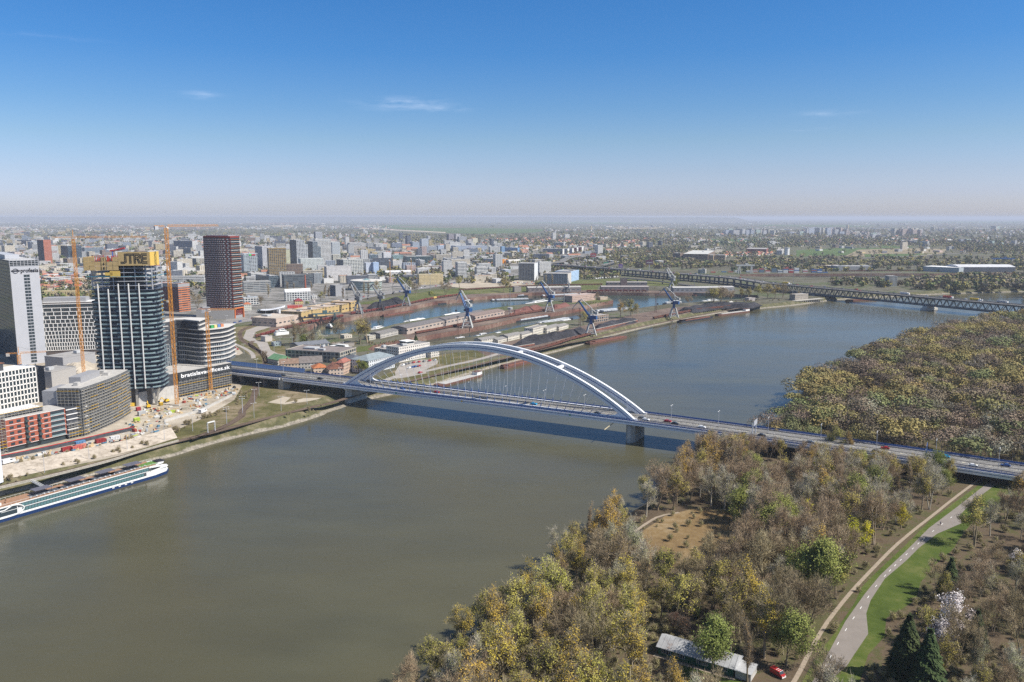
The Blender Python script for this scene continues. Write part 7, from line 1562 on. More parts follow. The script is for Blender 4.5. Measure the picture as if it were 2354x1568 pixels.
harbour_crane('blue harbour crane on the far coal bank',(1870,990),z5,710,145,M_cblue)
harbour_crane('pale grey harbour crane before the motorway viaduct',(1850,740),z5,525,120,M_cgr,M_cwh)
harbour_crane('dark thin harbour crane before the grey blue panel block',(882,750),z5,620,100,M_cgr,M_cgr,leg=M_cgr)
def grab_gantry(label,A,zf,col):
 p=P(*zf(*A),QZ);t=thing('travelling_gantry',label,'gantry crane',p,R(28));
 for x in(0,26):m=MB();m.beam((x-3,-4,0),(x,-2,9),.7);m.beam((x+3,-4,0),(x,-2,9),.7);m.beam((x-3,4,0),(x,2,9),.7);m.beam((x+3,4,0),(x,2,9),.7);m.ob('leg',col,t)
 m=MB();m.beam((-6,-2,9.5),(34,-2,9.5),.9,1.4);m.beam((-6,2,9.5),(34,2,9.5),.9,1.4);m.ob('girder',col,t);MB().box((12,0,10.5),(6,4,3.4)).ob('trolley_house',col,t)
grab_gantry('dark travelling gantry over the hopper wagons, left one',(610,1060),z3,M_dark);grab_gantry('teal travelling gantry over the hopper wagons, right one',(745,1020),z3,plain('dull_teal',(.06,.12,.13)))
def light_mast(label,zf,x,yb,yt,lattice=False):
 p=P(*zf(x,yb),QZ);h=hz(p.y,zf(0,yt)[1])-QZ;t=thing('light_mast',label,'light mast',p);m=MB()
 if lattice:
  for a,b in((-1,-1),(1,-1),(1,1),(-1,1)):m.beam((a*1.3,b*1.3,0),(a*.4,b*.4,h),.22)
  for k in range(10):
   z,z2=h*k/10,h*(k+1)/10;w0=1.3-.9*k/10;w1=1.3-.9*(k+1)/10
   m.beam((-w0,-w0,z),(w1,-w1,z2),.14);m.beam((w0,-w0,z),(w1,w1,z2),.14);m.beam((w0,w0,z),(-w1,w1,z2),.14);m.beam((-w0,w0,z),(-w1,-w1,z2),.14)
 else:m.tube((0,0,0),(0,0,h),.55,.3,8)
 m.ob('mast',M_rust2 if lattice else M_cgr,t);MB().box((0,0,h),(3.2,3.2,.6)).ob('lamp_ring',M_dark,t)
for a in(('rusty lattice light mast beside the near channel',z3,2075,1240,985,True),('rusty lattice light mast on the far coal bank',z5,1700,940,775,True),('slim grey light mast on the pier before the warehouse end',z5,330,960,725,False),('slim grey light mast near the far landing',z5,838,850,655,False),('tall grey light mast by the avenue',z3,1815,760,570,False),('dark light mast before the truss bridge end',z6,672,610,395,False),('dark light mast on the far peninsula',z6,1238,520,395,False),('right dark light mast beside the far basin',z6,1549,495,370,False),('white light mast in front of the viaduct',z5,2068,690,575,False),('pale light mast before the viaduct left part',z5,1746,640,555,False),('slim mast beside the hopper wagons and lone willow',z3,1182,1075,900,False),('rusty lattice light mast beside the bare lime on the coal bank',z5,985,1085,905,True)):light_mast(*a)
p=P(*z5(330,970),QZ);t=thing('water_tower','small white water tower on the ore pier','water tower',p);m=MB();[m.beam((a*2.4,b*2.4,0),(a*1.6,b*1.6,9),.4)for a,b in((-1,-1),(1,-1),(1,1),(-1,1))];m.ob('frame',M_cwh,t);MB().tube((0,0,9),(0,0,12),3.6,4.2,14).ob('bowl',M_cwh,t)
#harbour buildings
def HB(zf,a,b,d,h,col,st='hall',**k):return blk(zf(*a),zf(*b),d,h,col,st,**k)
GR=(.36,.34,.31)
HB(z3,(1480+115,1150),(2354,985),24,8,(.42,.35,.30),'hall',name='warehouse',label='long pale pier warehouse with grey roof, its near half',kind='gable',roof=(.16,.15,.15),rise=2.0)
HB(z5,(0,1030),(280,975),24,8,(.42,.33,.28),'hall',name='warehouse',label='right end of the long pier warehouse with brown roof',kind='gable',roof=(.22,.17,.15),rise=2.0)
HB(z3,(1345,1190),(1515,1150),16,6,(.45,.42,.38),'small',name='shed',label='small grey roofed workshop left of the pier warehouse',cat='shed',kind='gable',roof=(.20,.19,.18),rise=1.5)
HB(z3,(300+65,1080),(545+30,1040),40,11,(.50,.40,.33),'hall',name='warehouse',label='flat pink beige warehouse at the left end of the yellow one',roof=(.48,.42,.36),units=1)
for i,(a,b)in enumerate((((600,1020),(700,1000)),((705,998),(830,975)),((835,972),(960,950)),((965,948),(1060,930)),((1065,932),(1140,915)))):
 HB(z3,a,b,34,12 if i!=4 else 14,(.47,.34,.15),'hall',name='yellow_warehouse',label='%s section of the yellow warehouse counted from the pink one'%ORD[i].replace('nearest','first'),roof=(.46,.38,.32),units=1)
HB(z3,(262,1220),(328,1212),10,6,(.50,.46,.42),'none',name='shed',label='small concrete hut in the yellow grass by the wagons',cat='shed',units=0)
HB(z3,(345,1262),(415,1255),8,4,(.30,.36,.38),'small',name='shed',label='tiny blue grey cabin on the grass near the viaduct',cat='shed',units=0)
HB(z3,(580,1320),(875,1290),26,7,(.56,.50,.38),'big',name='long_hall',label='cream hall with dark grey pitched roof near the inlet',cat='hall',kind='gable',roof=(.16,.17,.19),rise=2.5)
HB(z3,(455,1395),(965,1425),34,11,(.40,.36,.30),'big',name='old_factory',label='old grey factory with crumbling roof below the cream hall',cat='factory',roof=(.22,.19,.18),units=3)
HB(z3,(375+5,1440),(510,1420),18,5,(.50,.46,.40),'small',name='house',label='house with bright green roof beside the viaduct',cat='house',kind='gable',roof=(.12,.24,.13),rise=4)
HB(z3,(400,1490),(620,1478),16,6,(.50,.40,.30),'small',name='house',label='house with brown tiled roof and chimney beside the viaduct',cat='house',kind='gable',roof=(.22,.15,.11),rise=4,chim=True)
HB(z3,(585,1480),(800,1470),20,6,(.45,.42,.38),'small',name='house',label='grey pitched roof house in front of the old factory',cat='house',kind='gable',roof=(.17,.15,.14),rise=5)
HB(z3,(715,1520),(850,1510),14,5,(.58,.46,.36),'small',name='house',label='orange roofed house left of the pink gabled villa',cat='house',kind='hip',roof=(.38,.14,.06),rise=3.5)
HB(z3,(860,1540),(1000,1530),14,6,(.56,.44,.36),'small',name='villa',label='pink red tiled villa with curved white gable beside the bridge',cat='villa',kind='gable',roof=(.28,.13,.09),rise=4.5,chim=True)
HB(z3,(1000,1530),(1070,1500),8,11,(.50,.36,.28),'small',name='villa_tower',label='salmon tower wing of the tiled villa',cat='villa',kind='hip',roof=(.30,.12,.09),rise=3)
HB(z3,(1085,1500),(1240,1470),22,10,(.20,.30,.33),'small',name='office_block',label='dark roofed left wing of the blue trimmed office',cat='building',kind='hip',roof=(.10,.11,.13),rise=4)
HB(z3,(1235,1520),(1480,1460),22,12,(.60,.62,.64),'small',name='office_block',label='white office with blue trimmed mansard roof behind the arch foot',cat='building',kind='hip',roof=(.22,.26,.28),rise=4)
HB(z3,(1410,1375),(1560,1345),18,9,(.55,.50,.45),'small',name='harbour_office',label='left wing of the white harbour office',cat='building',roof=(.35,.32,.30),units=1)
HB(z3,(1450+70,1415),(1810,1360),18,15,(.66,.62,.57),'small',name='harbour_office',label='white harbour office block behind the bridge cables',cat='building',roof=(.25,.24,.23),units=1)
t=HB(z3,(1590,1390),(1665,1378),11,16,(.6,.57,.52),'small',name='harbour_tower',label='white control tower rising from the harbour office',cat='tower',roof=(.5,.48,.45),units=0);MB().box((5,5,16),(10,10,2.6)).ob('glass_cabin',M_glassw,t);MB().box((5,5,18.6),(11.5,11.5,.6)).ob('cabin_roof',M_whitew,t)
HB(z3,(1820,1370),(1900,1355),14,10,(.60,.56,.50),'small',name='harbour_office',label='small white block right of the harbour office',cat='building',units=0)
HB(z3,(1240,1205),(1300,1195),9,5,(.5,.46,.38),'small',name='shed',label='cream hut on the grass by the inlet',cat='shed',units=0);HB(z3,(1005,1190),(1080,1180),8,4,(.55,.50,.42),'small',name='shed',label='pale hut behind the bare trees by the inlet',cat='shed',units=0)
HB(z3,(930,1275),(1100,1255),12,3,(.30,.27,.24),'none',name='shed',label='low dark flat roofed shed on the grass',cat='shed',roof=(.20,.18,.16),units=0)
for i,(a,b,h)in enumerate((((60,1250),(210,1225),6),((215,1235),(340,1205),4),((310,1215),(440,1185),6),((440,1190),(560,1160),5),((545,1165),(675,1130),9),((675,1140),(800,1105),6),((790,1115),(880,1090),5))):
 HB(z5,a,b,12,h,(.60,.56,.48),'small',name='boathouse',label='%s white boathouse of the row beside the coal bank, from the bridge'%ORD[i].replace('nearest','first'),cat='boathouse',kind='gable' if i!=4 else 'flat',roof=(.24,.23,.22),rise=1.6,units=0)
HB(z5,(1120,1040),(1258,1022),14,9,(.36,.28,.22),'big',name='brown_block',label='brown block behind the near blue crane',cat='building',units=0)
HB(z5,(915,850),(1135,825),20,11,(.50,.36,.30),'small',name='terminal',label='pink concrete terminal on the green landing',cat='building',roof=(.40,.33,.30),units=1)
HB(z5,(1180,828),(1248,822),8,5,(.50,.40,.30),'small',name='shed',label='tiny pink hut at the tip of the green landing',cat='shed',units=0)
HB(z5,(500,755),(1000,748),22,9,(.24,.20,.19),'hall',name='warehouse',label='long dark warehouse with pale roof along the far quay',kind='gable',roof=(.40,.38,.36),rise=2)
HB(z5,(1190,745),(1635,745),26,9,(.20,.17,.17),'hall',name='warehouse',label='two tier brown warehouse on the far quay, lower part',kind='gable',roof=(.33,.30,.29),rise=1.5)
HB(z5,(1240,725),(1620,725),18,14,(.18,.16,.16),'hall',name='warehouse',label='upper tier of the brown warehouse with a square tower',kind='gable',roof=(.30,.28,.27),rise=1.5)
HB(z5,(1372,735),(1430,735),10,22,(.13,.10,.10),'none',name='warehouse_tower',label='square brown tower of the two tier warehouse',cat='tower',units=0)
HB(z5,(1865,755),(2354,755),24,9,(.28,.27,.28),'hall',name='warehouse',label='long grey quay warehouse left of the river trees',kind='gable',roof=(.42,.41,.40),rise=2)
HB(z6,(0,582),(250,578),24,9,(.30,.29,.29),'hall',name='warehouse',label='right end of the grey quay warehouse',kind='gable',roof=(.42,.41,.40),rise=2)
HB(z5,(372,752),(436,750),12,10,(.30,.27,.25),'none',name='substation',label='square grey brick substation by the rail yard',cat='building',units=0)
HB(z6,(1620,428),(1880,440),60,13,(.34,.38,.40),'none',name='white_hall',label='big hall with bright white flat roof beyond the far basin',cat='hall',roof=(.74,.74,.73),units=0)
HB(z6,(1880,436),(2290,436),70,14,(.10,.11,.13),'none',name='dark_hall',label='dark open hall with zigzag pale roof beside the white one',cat='hall',kind='vault',roof=(.55,.56,.58),rise=5)
HB(z6,(1000,425),(1265,425),50,12,(.30,.31,.32),'none',name='grey_hall',label='grey angular hall by the far basin',cat='hall',roof=(.36,.36,.36),units=2)
HB(z6,(885,412),(1010,420),60,10,(.25,.18,.14),'none',name='grey_hall',label='low brown sided hall left of the grey angular one',cat='hall',roof=(.55,.52,.48),units=0)
HB(z6,(1370,540),(1430,540),20,22,(.48,.47,.44),'vert',name='grain_silo',label='pale silo block on the far peninsula',cat='silo',units=0)
HB(z6,(690,640),(785,632),12,10,(.36,.32,.27),'small',name='pump_house',label='grey two storey pump house by the truss bridge',cat='building',units=0)
HB(z6,(355,645),(400,642),9,5,(.45,.40,.38),'small',name='shed',label='small pink hut under the trees near the truss bridge',cat='shed',units=0)
t=thing('landing_stage','concrete landing stage on many piles before the truss bridge pier','jetty',P(*z6(680,668),0));v=P(*z6(880,650),0)-P(*z6(680,668),0)
m=MB();m.beam((0,0,6),(v.x,v.y,6),10,.8);m.ob('deck',M_conc,t)
for i in range(14):MB().box((v.x*i/13,v.y*i/13-4.5,-1),(1.2,1.2,7)).ob('pile',M_conc,t)
cc_=[(.34,.05,.05),(.05,.12,.30),(.55,.55,.54),(.30,.10,.08),(.10,.16,.22),(.45,.46,.46)];CM=[plain('container_%d'%i,c,.7)for i,c in enumerate(cc_)]
k=0
for(x0,x1,y,nmax,pref)in((60,130,438,2,None),(150,290,436,3,None),(330,560,437,4,2),(560,720,440,5,2),(725,800,438,5,0),(805,930,440,4,1),(450,700,418,4,None)):
 a,b=P(*z6(x0,y),QZ),P(*z6(x1,y),QZ);n=int((b-a).length/14)
 for i in range(n):
  p=a.lerp(b,(i+.5)/n);hgt=rnd.randint(1,nmax);t=thing('container_stack',None,'containers',p)
  ci=pref if pref is not None and rnd.random()<.7 else rnd.randrange(6)
  for j in range(hgt):MB().box((0,0,j*2.6),(12.4,5,2.55)).ob('container',CM[ci if rnd.random()<.6 else rnd.randrange(6)],t)
  tag(t,'stack of %s containers beside the far basin'%('white' if pref==2 else 'red' if pref==0 else 'blue' if pref==1 else 'mixed'),None,'container stacks by the far basin, %s'%('white' if pref==2 else 'red' if pref==0 else 'blue' if pref==1 else 'mixed'))
def big_gantry(lb,x0,x1,yb,yt,col,n=2):
 p=P(*z6(x0,yb),QZ);q_=P(*z6(x1,yb),QZ);h=hz(p.y,z6(0,yt)[1])-QZ;w=(q_-p).length;t=thing('gantry_crane',lb,'gantry crane',p)
 for x in(0,w):m=MB();m.beam((x-3,-5,0),(x,-3,h),1.6);m.beam((x+3,5,0),(x,3,h),1.6);m.beam((x-3,5,0),(x,3,h),1.4);m.beam((x+3,-5,0),(x,-3,h),1.4);m.ob('leg',M_cwh,t)
 m=MB();m.beam((-8,-3,h),(w+8,-3,h),2.4,3.5);m.beam((-8,3,h),(w+8,3,h),2.4,3.5);m.ob('girder',col,t);MB().box((w*.6,0,h+1),(8,7,4)).ob('trolley',col,t)
big_gantry('blue gantry crane above the white hall',2138,2262,375,336,M_cblue);big_gantry('white gantry crane over the container stacks',282,372,445,385,M_cwh)
#cruise ship
a,b=P(-75,1224,0),P(401,1086,0);v=b-a;L_=v.length;BM=11.4
ship=thing('cruise_ship','long white and navy river cruise ship with orange sun deck moored at the left bank','cruise ship',(a.x,a.y,0),math.atan2(v.y,v.x))
def hp(x0,x1,y0,y1,tip=6):return[(x0,y0),(x1-tip*2,y0),(x1-tip*.6,y0+(y1-y0)*.16),(x1,y0+(y1-y0)*.5),(x1-tip*.6,y1-(y1-y0)*.16),(x1-tip*2,y1),(x0,y1)]
m=MB();m.prism(hp(0,L_,0,BM),-1,1.7);m.ob('hull',M_navy,ship)
m=MB();m.prism(hp(0,L_-.4,.03,BM-.03),1.7,2.3);m.ob('white_strake',M_boatw,ship)
m=MB();m.prism(hp(0,L_-15,.15,BM-.15,1),2.3,7.6);m.ob('superstructure',M_boatw,ship)
m=MB();m.prism(hp(L_-17,L_-1.0,.1,BM-.1,6),2.3,4.6);m.ob('bow',M_boatw,ship);m=MB();m.prism(hp(L_-17,L_-5,1.2,BM-1.2,4),4.6,6.6);m.ob('bow_lounge',M_glassw,ship)
m=MB();m.prism(hp(L_-17,L_-2.5,.3,BM-.3,5),7.0,7.6);m.ob('bow_canopy',M_boatw,ship)
m=MB()
for y in(.1,BM-.1):m.beam((L_-16,y,7.2),(L_-4,y+(1.5 if y<3 else-1.5),5.6),.4,.9);m.beam((L_-15,y,4.4),(L_-3,y+(1.6 if y<3 else-1.6),5.0),.3,.8)
m.ob('bow_frame',M_boatw,ship)
MG=plain('cabin_glazing',(.09,.18,.19),.25,0,.45,.9,spec=.6);MGf=plain('cabin_frame',(.07,.08,.09),.5)
for lev in(2.75,5.2):
 MB().box((L_*.55-1,.12,lev),(L_*.66 if lev>4 else L_*.60,.1,1.95)).ob('window_recess',MGf,ship)
n=46;me=MB().box((0,0,0),(1.3,.14,1.6)).me('cabin_window',MG);x0=L_*.235
for lev in(2.9,5.35):
 for i in range(n):
  x=x0+i*(L_*.86-x0)/n
  if lev<4 and x>L_*.83:continue
  link('cabin_window',me,ship,(x,.02,lev))
MB().box((L_*.5,.08,4.85),(L_*.72,.2,.22)).ob('balcony_rail',M_boatw,ship)
m=MB();rx,rz_=6.2,2.6;cx,cz=L_*.19,4.7
MB().box((cx-9,.1,2.7),(22,.18,4.2)).ob('lounge_glazing',M_glassw,ship)
for i in range(20):
 a0,a1=math.pi*(-.5+i/20),math.pi*(-.5+(i+1)/20);m.beam((cx+rx*math.cos(a0)-1,-.02,cz+rz_*math.sin(a0)),(cx+rx*math.cos(a1)-1,-.02,cz+rz_*math.sin(a1)),.5,.8,up=(0,1,0))
m.beam((cx-20,-.02,cz-rz_),(cx,-.02,cz-rz_),.5,.8);m.beam((cx-20,-.02,cz+rz_*.4),(cx-4,-.02,cz+rz_*.4),.5,.5);m.beam((cx-4,-.02,cz+rz_*.4),(cx,-.02,cz+rz_),.5,.5);m.ob('ring_frame',M_boatw,ship)
MB().box((L_*.50,BM/2,7.6),(L_*.80,BM-.5,.14)).ob('sun_deck',M_teak,ship)
for x,w in((.36,12),(.50,13),(.63,12),(.75,12)):MB().box((L_*x,BM*.45,7.75),(w*1.4,BM*.45,.05)).ob('deck_carpet',plain('deck_carpet',(.06,.07,.085))if 'deck_carpet' not in MATS else MATS['deck_carpet'],ship)
for x in(.345,.505,.655,.80):
 MB().box((L_*x,BM*.55,10.0),(9,5.6,.2)).ob('awning',plain('awning_grey',(.12,.12,.15))if 'awning_grey' not in MATS else MATS['awning_grey'],ship)
 for dx in(-4,4):
  for dy in(-2.4,2.4):MB().box((L_*x+dx,BM*.55+dy,7.7),(.12,.12,2.4)).ob('awning_post',M_dark,ship)
m=MB();m.prism([(L_*.83,2),(L_*.92,2),(L_*.92,9),(L_*.83,7)],7.76,7.8);m.ob('green_mat',plain('green_mat',(.11,.22,.05)),ship)
m=MB();[m.tube((L_*.945+1.8*math.cos(i*.7),BM/2+2.6*math.sin(i*.7),7.6),(L_*.945+1.8*math.cos(i*.7+.7),BM/2+2.6*math.sin(i*.7+.7),8.4),.12,n=4)for i in range(9)];m.box((L_*.945,BM/2,7.7),(5,5,.5));m.ob('bow_equipment',M_dark,ship)
chair=MB().box((0,0,.3),(1.7,.65,.12)).box((-.7,0,.4),(.5,.65,.5)).me('deck_chair',M_cov);rs=random.Random(4)
for i in range(22):k=link('deck_chair',chair,ship,(L_*(.28+.027*i)+rs.uniform(-.5,.5),BM*.2+rs.uniform(-.3,.3),7.75));k.rotation_euler=(0,0,R(80+rs.uniform(-15,15)))
for i in range(12):MB().box((L_*.08+rs.uniform(0,L_*.14),rs.uniform(2,9),7.7),(rs.uniform(.8,2),rs.uniform(.8,1.6),rs.uniform(.6,1.6))).ob('deck_furniture',M_boatw if i%2 else M_teak,ship)
m=MB()
for y in(.3,BM-.3):
 m.beam((L_*.1,y,8.7),(L_*.93,y,8.7),.08)
 for i in range(40):m.beam((L_*.1+L_*.83*i/39,y,7.6),(L_*.1+L_*.83*i/39,y,8.7),.07)
tag(m.ob('deck_rail',M_boatw,ship),kind='stuff')
for i in range(4):MB().box((L_*(.66+.033*i),-.03,1.0),(1.3,.12,.5)).ob('porthole',M_boatw,ship)
g1,g2=P(*z2(400,1238),5),P(*z2(285,1178),QZ+1);t=thing('gangway','white lattice gangway from the bank to the cruise ship','gangway',g2);d=g1-g2;m=MB()
for y in(-.6,.6):m.beam((y,0,0),(d.x+y,d.y,d.z),.2);m.beam((y,0,1.1),(d.x+y,d.y,d.z+1.1),.18)
for i in range(10):a0=d*(i/10);a1=d*((i+1)/10);m.beam((a0.x-.6,a0.y,a0.z),(a1.x-.6,a1.y,a1.z+1.1),.12)
m.ob('truss',M_boatw,t);m=MB();m.beam((0,0,-.1),d+Vector((0,0,-.1)),1.1,.1);m.ob('walkway',M_greyp,t)
#vehicles
def body_mesh(kind,m):
 b=MB();
 if kind=='car':prof=[(-2.1,.35),(-2.15,.85),(-1.7,.98),(-1.25,1.42),(.35,1.45),(1.05,.98),(2.0,.85),(2.15,.4)];w=.86
 elif kind=='van':prof=[(-2.6,.35),(-2.65,2.0),(-2.5,2.15),(1.3,2.1),(1.9,1.35),(2.5,1.1),(2.6,.4)];w=.98
 vs=[];n=len(prof)
 for s in(-1,1):
  for x,z in prof:vs.append((x,s*w*(1 if z<1.0 or kind=='van' else .82),z))
 b.add(vs,[tuple(range(n)),tuple(range(n,2*n))[::-1]]+[(i,n+i,n+(i+1)%n,(i+1)%n)for i in range(n)]);me=b.me('body_'+kind,m);
 import bmesh;q_=bmesh.new();q_.from_mesh(me);bmesh.ops.recalc_face_normals(q_,faces=q_.faces);q_.to_mesh(me);q_.free();return me
def glass_mesh(kind):
 b=MB()
 if kind=='car':b.add([(-1.62,-.80,1.0),(.95,-.80,1.0),(.32,-.73,1.38),(-1.22,-.73,1.38),(-1.62,.80,1.0),(.95,.80,1.0),(.32,.73,1.38),(-1.22,.73,1.38)],[(0,1,2,3),(5,4,7,6)]);b.add([(.42,-.68,1.42),(1.06,-.76,1.02),(1.06,.76,1.02),(.42,.68,1.42)],[(0,1,2,3)]);b.add([(-1.3,-.68,1.43),(-1.72,-.76,1.02),(-1.72,.76,1.02),(-1.3,.68,1.43)],[(3,2,1,0)])
 else:b.add([(1.36,-.85,2.06),(1.93,-.9,1.38),(1.93,.9,1.38),(1.36,.85,2.06)],[(0,1,2,3)]);b.box((.9,-.985,1.35),(1.0,.03,.5));b.box((.9,.985,1.35),(1.0,.03,.5));b.box((-2.67,0,1.35),(.04,1.5,.55))
 return b.me('glass_'+kind,M_glassw)
WHL=MB().tube((0,-.1,0),(0,.1,0),.33,n=10).me('wheel',M_dark);GM={k:glass_mesh(k)for k in('car','van')};M_car=plain('car_paint',(.5,.5,.5),.3,0,.02,objcol=True,spec=.6);BM_={k:body_mesh(k,M_car)for k in('car','van')}
CC={'white':(.72,.72,.72),'black':(.02,.02,.024),'red':(.36,.02,.022),'silver':(.42,.43,.44),'blue':(.03,.08,.25),'grey':(.16,.165,.17),'light blue':(.02,.35,.62)}
VMESH={}
def vehicle(p,rz,kind='car',col='silver',label='',group=None,name=None,sc=1.15,simple=False):
 t=thing(name or('van' if kind=='van' else 'car'),label,'van' if kind=='van' else 'car',p,rz,group);t.scale=(sc,)*3;link('body',BM_[kind],t,color=CC[col]);link('windows',GM[kind],t)
 if not simple:
  for x in(-1.35,1.35):
   for y in(-.8,.8):link('wheel',WHL,t,(x,y,.33))
 return t
dirr=math.atan2(BD.y,BD.x)
def on_deck(px,py,n,col,label,kind='car'):
 best=min((abs(UV(B(s,n,0))[0]-px),s)for s in range(-215,515));p=B(best[1],n,.09 if best[1]>-68 else .15);vehicle(p,dirr+(0 if n>0 else math.pi),kind,col,label)
for px,n,c,lb in((652,6.5,'black','black car on the viaduct, between the two noise barriers'),(735,3,'black','second black car on the viaduct, nearer the bridge'),(925,6.5,'blue','blue grey car entering the arch'),(1003,3,'red','red car under the left half of the arch'),(1112,6.5,'black','black car under the middle of the arch'),(1226,3,'light blue','pale blue car under the right half of the arch'),(1374,6.5,'black','black car just before the right arch foot'),(1476,3,'grey','grey car just past the right arch foot'),(1484,6.5,'white','white car beside the grey one past the arch foot'),(1535,3,'red','red car between the arch foot and the sign gantry'),(1549,6.5,'black','black car right behind the red one'),(1614,6.5,'white','white car with lit tail before the sign gantry'),(1751,6.5,'black','black car just past the sign gantry'),(1860,6.5,'grey','grey car next to the olive tree over the deck'),(2012,6.5,'black','black car left of the blue road sign'),(2035,-4,'red','red car on the far carriageway'),(2173,-4,'light blue','bright blue car on the far carriageway'),(2155,6.5,'grey','grey car right of the blue road sign'),(2235,6.5,'white','white car on the near carriageway at the right'),(2308,-4,'blue','dark blue car at the far right of the deck')):on_deck(px,0,n,c,lb)
def row_cars(pts,n,where,cols=('white','black','silver','grey','red','blue'),z=QZ+.2,jit=0,ang=None,seed=1,kinds=('car',)):
 rs=random.Random(seed);pts=smooth_line(pts,1);tot=sum((b-a).length for a,b in zip(pts,pts[1:]))
 for i in range(n):
  s=tot*(i+.5+rs.uniform(-.3,.3)*(jit>0))/n
  for a,b in zip(pts,pts[1:]):
   L2=(b-a).length
   if s<=L2:break
   s-=L2
  p=a.lerp(b,min(1,s/L2));d=b-a;nn_=Vector((-d.y,d.x,0)).normalized()*rs.uniform(-jit,jit);c=rs.choice(cols);k=rs.choice(kinds)
  vehicle((p.x+nn_.x,p.y+nn_.y,z),(math.atan2(d.y,d.x)if ang is None else ang)+(math.pi if rs.random()<.5 else 0),k,c,'%s %s %s'%(c,k,where),'%s %ss %s'%(c,k,where),simple=True,sc=1.2)
row_cars(gp_(z4,[(1660,745),(1760,715),(1860,705),(2000,690)]),8,'in the back row of the harbour parking lot',ang=1.2,seed=1)
row_cars(gp_(z4,[(1720,770),(1800,750),(1850,745)]),4,'in the front row of the harbour parking lot',ang=1.2,seed=2,kinds=('car','car','van'))
vehicle(gp_(z4,[(1838,810)])[0]+Vector((0,0,.2)),1.0,'car','red','lone red car at the kerb of the harbour road',sc=1.2)
row_cars(gp_(z4,[(50,552),(80,572),(115,595)]),5,'in the small lot beside the office complex',ang=.5,seed=3)
row_cars(av,46,'driving along the avenue',jit=9,seed=4,z=QZ+.25)
row_cars(gp_(z5,[(360,668),(460,662),(560,660)]),12,'in the lot below the banded tower',ang=1.0,seed=5)
row_cars(gp_(z5,[(440,678),(560,676)]),9,'in the front row below the banded tower',ang=1.0,seed=6)
row_cars(gp_(z5,[(1130,628),(1250,618),(1350,610)]),12,'in the white van lot under the viaduct',cols=('white',),kinds=('van',),ang=.9,seed=7)
row_cars(gp_(z3,[(1620,690),(1800,672),(1960,655)]),16,'in the used car lot behind the avenue',cols=('white','white','blue','grey'),jit=14,ang=.7,seed=8)
mz=[Vector((p.x,p.y,0))for p in vp]+[Vector((TB(s,0,0).x,TB(s,0,0).y,0))for s in range(0,int(TL),60)]
row_cars(shift(mz,6),46,'on the near lanes of the motorway bridge',z=MZ+.25,jit=2.5,seed=9,kinds=('car','car','car','van'));row_cars(shift(mz,-6),30,'on the far lanes of the motorway bridge',z=MZ+.25,jit=2.5,seed=10,cols=('white','silver','red','black'))
def lorry(px,n,col,lb):
 s=min((abs(UV(TB(s,n,0))[0]-px),s)for s in range(0,int(TL),2))[1];t=thing('lorry',lb,'lorry',TB(s,n,.05),math.atan2(td.y,td.x));MB().box((0,0,1.1),(13.5,2.6,2.9)).ob('trailer',plain('trailer_%d'%px,col),t);MB().box((8.4,0,.6),(2.6,2.5,2.8)).ob('cab',M_whitew,t)
 for x in(-5,-3.6,4,8.2):MB().tube((x,-1.2,.55),(x,1.2,.55),.55,n=8).ob('wheel',M_dark,t)
for px,col,lb in((2078,(.6,.6,.6),'white lorry on the truss bridge'),(2175,(.5,.08,.06),'red and white lorry on the truss bridge'),(2238,(.7,.45,.03),'yellow lorry on the truss bridge'),(1779,(.65,.45,.05),'yellow topped lorry where the truss begins'),(2300,(.45,.45,.46),'grey lorry near the wood on the truss bridge')):lorry(px,-4,col,lb)
vv=vehicle(P(*z2(1818,562),QZ+.2),R(75),'van','white','white van with an orange rear on the site road',sc=1.35);vv['label']='white van parked on the site road above the embankment';vehicle(P(*z2(75,1015),QZ+.2),R(60),'van','white','white van at the lower left of the building site',sc=1.35)
#street lamps
LP=MB();LP.tube((0,0,0),(0,0,11),.15,.09,6);LPM=LP.me('lamp_post',M_lgrey);LA=MB();LA.beam((-1.4,0,11),(1.4,0,11),.1);LA.box((-1.5,0,10.9),(.9,.35,.2));LA.box((1.5,0,10.9),(.9,.35,.2));LAM=LA.me('lamp_head',M_boatw)
def lamp(p,rz,where,group,h=1.0):t=thing('street_lamp','grey street lamp '+where,'street lamp',p,rz,group);t.scale=(1.1,1.1,h);link('post',LPM,t);link('lamp_head',LAM,t)
s=-205;
while s<500:lamp(B(s,0,0),dirr+math.pi/2,'on the median of the bridge road','street lamps on the bridge median');s+=31.5
for i,(x,y)in enumerate(((400,1100),(800,985),(1142,900),(1475,815),(1727,730),(2033,668),(2175,545))):lamp(P(*z2(x,y),QZ),.4,'between the embankment and the upper railway','lamps along the railway below the site')
for(x,y)in((15,1270),(165,1185),(275,1230),(530,1165),(773,1100),(322,1020),(280,1090)):lamp(P(*z4(x,y),QZ),.4,'on the grass beside the curved railway','lamps on the railway grass')
for(x,y)in((180,630),(345,640),(285,525),(463,605),(520,560),(637,560),(782,550),(952,545)):lamp(P(*z4(x,y),QZ),.4,'around the grey yard and side road','lamps around the grey yard')
for i in range(14):p=av[0].lerp(av[-1],0);
sa=smooth_line(av,2);
for i in range(4,len(sa)-1):lamp(sa[i],.9,'on the median of the avenue','avenue street lamps')
p=P(*z2(1862,745),QZ);t=thing('catenary_portal','white lattice portal over the railway','railway portal',p,R(60));m=MB();[m.beam((x,y,0),(x,y,7),.22)for x in(0,6)for y in(-.4,.4)];m.beam((0,0,7),(6,0,7),.6,.7);[m.beam((x,-.4,k),(x,.4,k+1),.12)for x in(0,6)for k in range(6)];m.ob('frame',M_boatw,t);MB().box((3,0,6),(.5,.4,.6)).ob('signal',M_dark,t)
def deck_s(px,n):return min((abs(UV(B(s,n,0))[0]-px),s)for s in range(-225,515))[1]
